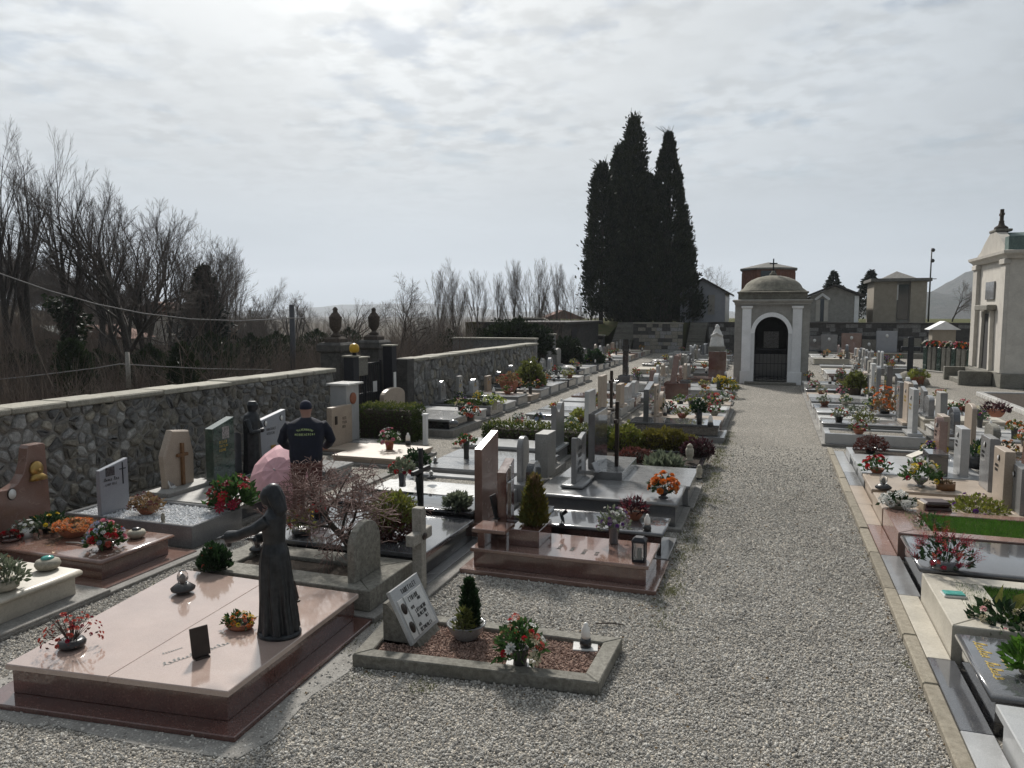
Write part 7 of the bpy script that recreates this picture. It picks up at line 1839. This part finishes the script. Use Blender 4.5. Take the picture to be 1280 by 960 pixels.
# ------------------------------------------------------------------ person by the wall row
pp = Vector((-5.78, 8.52, 0))
pr = thing('person', 'person in dark cap and navy jacket with lettering, seen from behind', 'person', pp, R(30))
bd = MB()
loft(bd, [(0, .10, 1.30, .06, .06), (0, .125, 1.37, .058, .06), (0, .145, 1.40, .062, .07), (0, .155, 1.44, .07, .085), (0, .155, 1.50, .074, .092), (0, .150, 1.55, .062, .078), (0, .145, 1.58, .035, .045)], 22)
bd.ball((0, .25, 1.475), .016, 8, 6, sc3=(1, 1.1, 1.4)); bd.tube([(-.028, .235, 1.432), (.028, .235, 1.432)], [.008, .008], 6)
for s in (-1, 1):
    bd.ball((s * .03, .235, 1.50), .011, 8, 5); bd.ball((s * .076, .15, 1.485), .02, 8, 6, sc3=(.4, .8, 1.4))
    bd.tube([(s * .2, .08, 1.29), (s * .31, .15, 1.06), (s * .24, .36, .94), (s * .22, .43, .92)], [.05, .045, .034, .028], 10)
    w_ = Vector((s * .22, .43, .92)); bd.tube([w_, w_ + Vector((0, .07, -.02))], [(.028), (.036)], 8)
    for k in range(4): bd.tube([w_ + Vector(((k - 1.5) * .019, .06, -.02)), w_ + Vector(((k - 1.5) * .021, .105, -.045)), w_ + Vector(((k - 1.5) * .021, .12 - .006 * abs(k - 1.4), -.078))], [.011, .010, .008], 6)
    bd.tube([w_ + Vector((-s * .026, .02, -.01)), w_ + Vector((-s * .052, .055, -.03)), w_ + Vector((-s * .05, .085, -.05))], [.012, .011, .009], 6)
    bd.tube([(s * .095, .0, .9), (s * .11, .05, .5), (s * .11, .0, .1), (s * .12, .06, .06)], [.08, .055, .04, .04], 10)
bd.tube([(0, 0, .85), (0, .03, 1.05), (0, .09, 1.3)], [.12, .13, .11], 14)
remesh(bd.build('body', M['skin'], pr), .011, 1)
jk = MB(); loft(jk, [(0, -.005, .80, .205, .15), (0, .0, .88, .215, .16), (0, .02, 1.0, .215, .165), (0, .05, 1.13, .235, .17), (0, .07, 1.24, .25, .16), (0, .08, 1.31, .225, .13), (0, .09, 1.355, .13, .10), (0, .10, 1.375, .08, .082)], 40, lambda a, z: .018 * math.sin(9 * a + 12 * z) + .012 * math.sin(15 * a - 22 * z))
for s in (-1, 1): jk.tube([(s * .20, .08, 1.29), (s * .27, .11, 1.19), (s * .32, .15, 1.06), (s * .28, .26, .985), (s * .235, .385, .935)], [.074, .072, .064, .056, .048], 14)
remesh(jk.build('jacket', M['navy_cloth'], pr), .011, 2)
tr = MB()
for s in (-1, 1): tr.tube([(s * .09, .0, .92), (s * .105, .02, .72), (s * .11, .05, .5), (s * .112, .02, .28), (s * .113, .0, .07)], [.115, .105, .085, .078, .078], 14)
loft(tr, [(0, -.0, .74, .16, .12), (0, 0, .85, .185, .14), (0, 0, .93, .18, .135)], 20)
remesh(tr.build('trousers', M['trouser_cloth'], pr), .013, 2)
for s in (-1, 1): loft(MB(), [(s * .115, .05, .0, .05, .135), (s * .115, .05, .03, .052, .138), (s * .115, .03, .07, .045, .10), (s * .115, .0, .10, .04, .05)], 16).build('shoe', M['black_pot'], pr)
cp_ = MB(); loft(cp_, [(0, .15, 1.485, .080, .098), (0, .148, 1.53, .079, .096), (0, .145, 1.57, .066, .082), (0, .143, 1.595, .035, .045), (0, .143, 1.602, .008, .01)], 24)
cp_.add([(-.07, .20, 1.49), (.07, .20, 1.49), (.055, .32, 1.475), (0, .335, 1.475), (-.055, .32, 1.475), (-.07, .20, 1.498), (.07, .20, 1.498), (.055, .32, 1.481), (0, .335, 1.481), (-.055, .32, 1.481)], [(4, 3, 2, 1, 0), (5, 6, 7, 8, 9), (0, 1, 6, 5), (1, 2, 7, 6), (2, 3, 8, 7), (3, 4, 9, 8), (4, 0, 5, 9)])
cp_.build('cap', M['cap_cloth'], pr)
lt = MB(); rg_ = random.Random(2)
for k in range(11):          # arched upper line
    a = R(-42 + 84 * k / 10); x = .135 * math.sin(a); z = 1.175 + .055 * math.cos(a)
    yb = -.098 + .02 * (x / .14) ** 2 + (z - 1.2) * .10
    lettering(lt, (x - .009, yb - .006, z), (math.cos(a), 0, -math.sin(a)), (math.sin(a), .1, math.cos(a)), [1], .025, rg_, .26)
for k in range(11):
    x = -.12 + .024 * k; z = 1.165; lettering(lt, (x - .009, -.112 + .02 * (x / .14) ** 2, z), (1, 0, 0), (0, .1, 1), [1], .024, rg_, .28)
stuff(lt.build('back_lettering', M['hi_vis'], pr))
# pale pink umbrella resting opened beside the person
um = thing('pink_umbrella', 'pale pink umbrella resting tilted on the graves beside the person', 'umbrella', (-6.46, 8.95, .46), (R(52), R(-24), R(20)))
um.scale = (1.35, 1.35, 1.35)
vs = [(0, 0, .17)]; fs = []
for j, (q, z) in enumerate(((.16, .15), (.30, .08), (.40, .0))):
    for i in range(16):
        a = 2 * math.pi * i / 16; dip = 1.0 if i % 2 == 0 else .95
        vs.append((q * dip * math.cos(a), q * dip * math.sin(a), z + (.012 if i % 2 else 0)))
for i in range(16):
    k = (i + 1) % 16; fs.append((0, 1 + i, 1 + k))
    for j in range(2): fs.append((1 + j * 16 + i, 1 + (j + 1) * 16 + i, 1 + (j + 1) * 16 + k, 1 + j * 16 + k))
MB().add(vs, fs).build('canopy', M['pink_cloth'], um)
MB().tube([(0, 0, -.38), (0, 0, .2)], .007, 8).build('shaft', M['steel'], um); MB().tube([(0, 0, -.38), (0, .0, -.45), (.03, 0, -.48), (.06, 0, -.45)], .012, 8).build('handle', M['wood_brown'], um)
for i in range(8):
    a = 2 * math.pi * i / 8; MB().tube([(0, 0, .155), (.3 * math.cos(a), .3 * math.sin(a), .07), (.4 * math.cos(a), .4 * math.sin(a), -.005)], .003, 4).build('rib', M['steel'], um)

# ------------------------------------------------------------------ concrete gutter strips
for (x0, y0, x1, y1, nm) in ((-3.28, 6.05, -3.06, 12.2, 'concrete_strip'), (-6.22, 3.0, -6.05, 11.6, 'concrete_strip')):
    o = MB().box(x0, y0, .0, x1, y1, .035, .006).build(nm, M['concrete']); struct(o); FOOT.append(rect(x0, y0, x1, y1))

# ------------------------------------------------------------------ loose gravel and weeds
def in_poly(px_, py_, poly):
    ins = np.zeros(len(px_), bool); n = len(poly)
    for i in range(n):
        xi, yi = poly[i]; xj, yj = poly[i - 1]
        c = ((yi > py_) != (yj > py_)) & (px_ < (xj - xi) * (py_ - yi) / ((yj - yi) if abs(yj - yi) > 1e-9 else 1e-9) + xi)
        ins ^= c
    return ins
def scatter(x0, x1, y0, y1, dens, fade):
    n = int((x1 - x0) * (y1 - y0) * dens); x = nrg.uniform(x0, x1, n); y = nrg.uniform(y0, y1, n)
    keep = nrg.uniform(0, 1, n) < np.clip(1 - (y - fade[0]) / (fade[1] - fade[0]), 0.0, 1)
    x, y = x[keep], y[keep]; bad = np.zeros(len(x), bool)
    for q in FOOT: bad |= in_poly(x, y, q)
    return x[~bad], y[~bad]
X_, Y_ = [], []
for a in ((-3.4, 1.13, 2.6, 20.0, 4700, (7, 17)), (-6.1, -3.3, 2.6, 14, 4700, (7, 13))):
    x, y = scatter(*a); X_.append(x); Y_.append(y)
X_ = np.concatenate(X_); Y_ = np.concatenate(Y_); n = len(X_)
sz = np.clip(nrg.lognormal(math.log(.0080), .36, n), .004, .019)
o = gn_stuff('loose_gravel', np.stack([X_, Y_, sz * nrg.uniform(-.1, .45, n)], 1), sz, M['pebble']); tag(o, 'loose grey gravel covering the cemetery paths', 'gravel')
def bed_pebbles(g, dens, mat, nm, lab, size):
    xs_ = [p[0] for p in g.inner]; ys_ = [p[1] for p in g.inner]; n = int((max(xs_) - min(xs_)) * (max(ys_) - min(ys_)) * dens)
    x = nrg.uniform(min(xs_), max(xs_), n); y = nrg.uniform(min(ys_), max(ys_), n); k = in_poly(x, y, inset(g.inner, .01)); x, y = x[k], y[k]
    s = np.clip(nrg.lognormal(math.log(size), .25, len(x)), size * .5, size * 1.8)
    o = gn_stuff(nm, np.stack([x + g.c.x, y + g.c.y, g.top - .035 + s * .3], 1), s, M[mat]); tag(o, lab, 'gravel')
bed_pebbles(a1, 4200, 'red_pebble', 'red_gravel', 'reddish gravel filling the low stone bed', .009)
bed_pebbles(c2, 2600, 'white_pebble', 'white_gravel', 'white gravel filling the grey edged grave', .012)
wv = []; wf_ = []; off = 0
rgw = np.random.default_rng(12)
spots = [(-0.96 + abs(rgw.normal(0, .14)), yy + rgw.normal(0, .2)) for yy in np.linspace(6.6, 18, 150)] + [(1.12 + rgw.normal(0, .03), yy) for yy in (5.9, 6.4, 9.2, 11.0)] + [(-5.7 + rgw.normal(0, .25), yy) for yy in np.linspace(5.2, 9, 16)] + [(-2.4 + rgw.normal(0, .2), 4.85 + rgw.normal(0, .06)) for _ in range(4)] + [(-3.3 + rgw.normal(0, .05), 5.5 + rgw.normal(0, .3)) for _ in range(5)]
for (x, y) in spots:
    n = int(rgw.integers(14, 46)); p = np.stack([x + rgw.normal(0, .05, n), y + rgw.normal(0, .07, n), np.zeros(n)], 1)
    v, f = leaf_quads(p, np.tile([[0, 0, 1.]], (n, 1)), rgw.uniform(.02, .055, n), .16, .1, .7, rgw); wv.append(v); wf_.append(f + off); off += len(v)
o = stuff(link('path_weeds', np_mesh('path_weeds', np.concatenate(wv), np.concatenate(wf_), M['weed_blade']))); tag(o, 'sparse yellowish weeds along the edges of the path', 'weeds')
print('objects', len(bpy.data.objects), 'pebbles', len(X_))

# fallen leaves and litter caught on the gravel and along the kerb
n = 420; lx = np.concatenate([nrg.uniform(-3.2, 1.1, n), 1.10 + nrg.normal(0, .03, 120), -1.0 + nrg.normal(0, .08, 160)]); ly = np.concatenate([nrg.uniform(3, 14, n), nrg.uniform(4, 15, 120), nrg.uniform(6, 15, 160)])
bad = np.zeros(len(lx), bool)
for q in FOOT: bad |= in_poly(lx, ly, q)
lx, ly = lx[~bad], ly[~bad]
v, f = leaf_quads(np.stack([lx, ly, np.full(len(lx), .017)], 1), np.stack([np.cos(lx * 50), np.sin(lx * 50), .1 + 0 * lx], 1), .028, .55, .5, .25)
o = stuff(link('fallen_leaves', np_mesh('fallen_leaves', v, f, M['leaf_dry']))); tag(o, 'scattered dry fallen leaves on the gravel', 'leaves')

# ------------------------------------------------------------------ thin haze over the valley
t = bpy.data.materials.new('haze_air'); t.use_nodes = True; nt = t.node_tree; nt.nodes.clear()
pv = nt.nodes.new('ShaderNodeVolumePrincipled'); pv.inputs['Color'].default_value = (0.86, 0.92, 1.0, 1); pv.inputs['Density'].default_value = 0.00024; pv.inputs['Anisotropy'].default_value = 0.2
ou = nt.nodes.new('ShaderNodeOutputMaterial'); nt.links.new(pv.outputs[0], ou.inputs['Volume'])
hz = MB().box(-3600, -450, -45, 2700, 4300, 260).build('haze', t); stuff(hz)
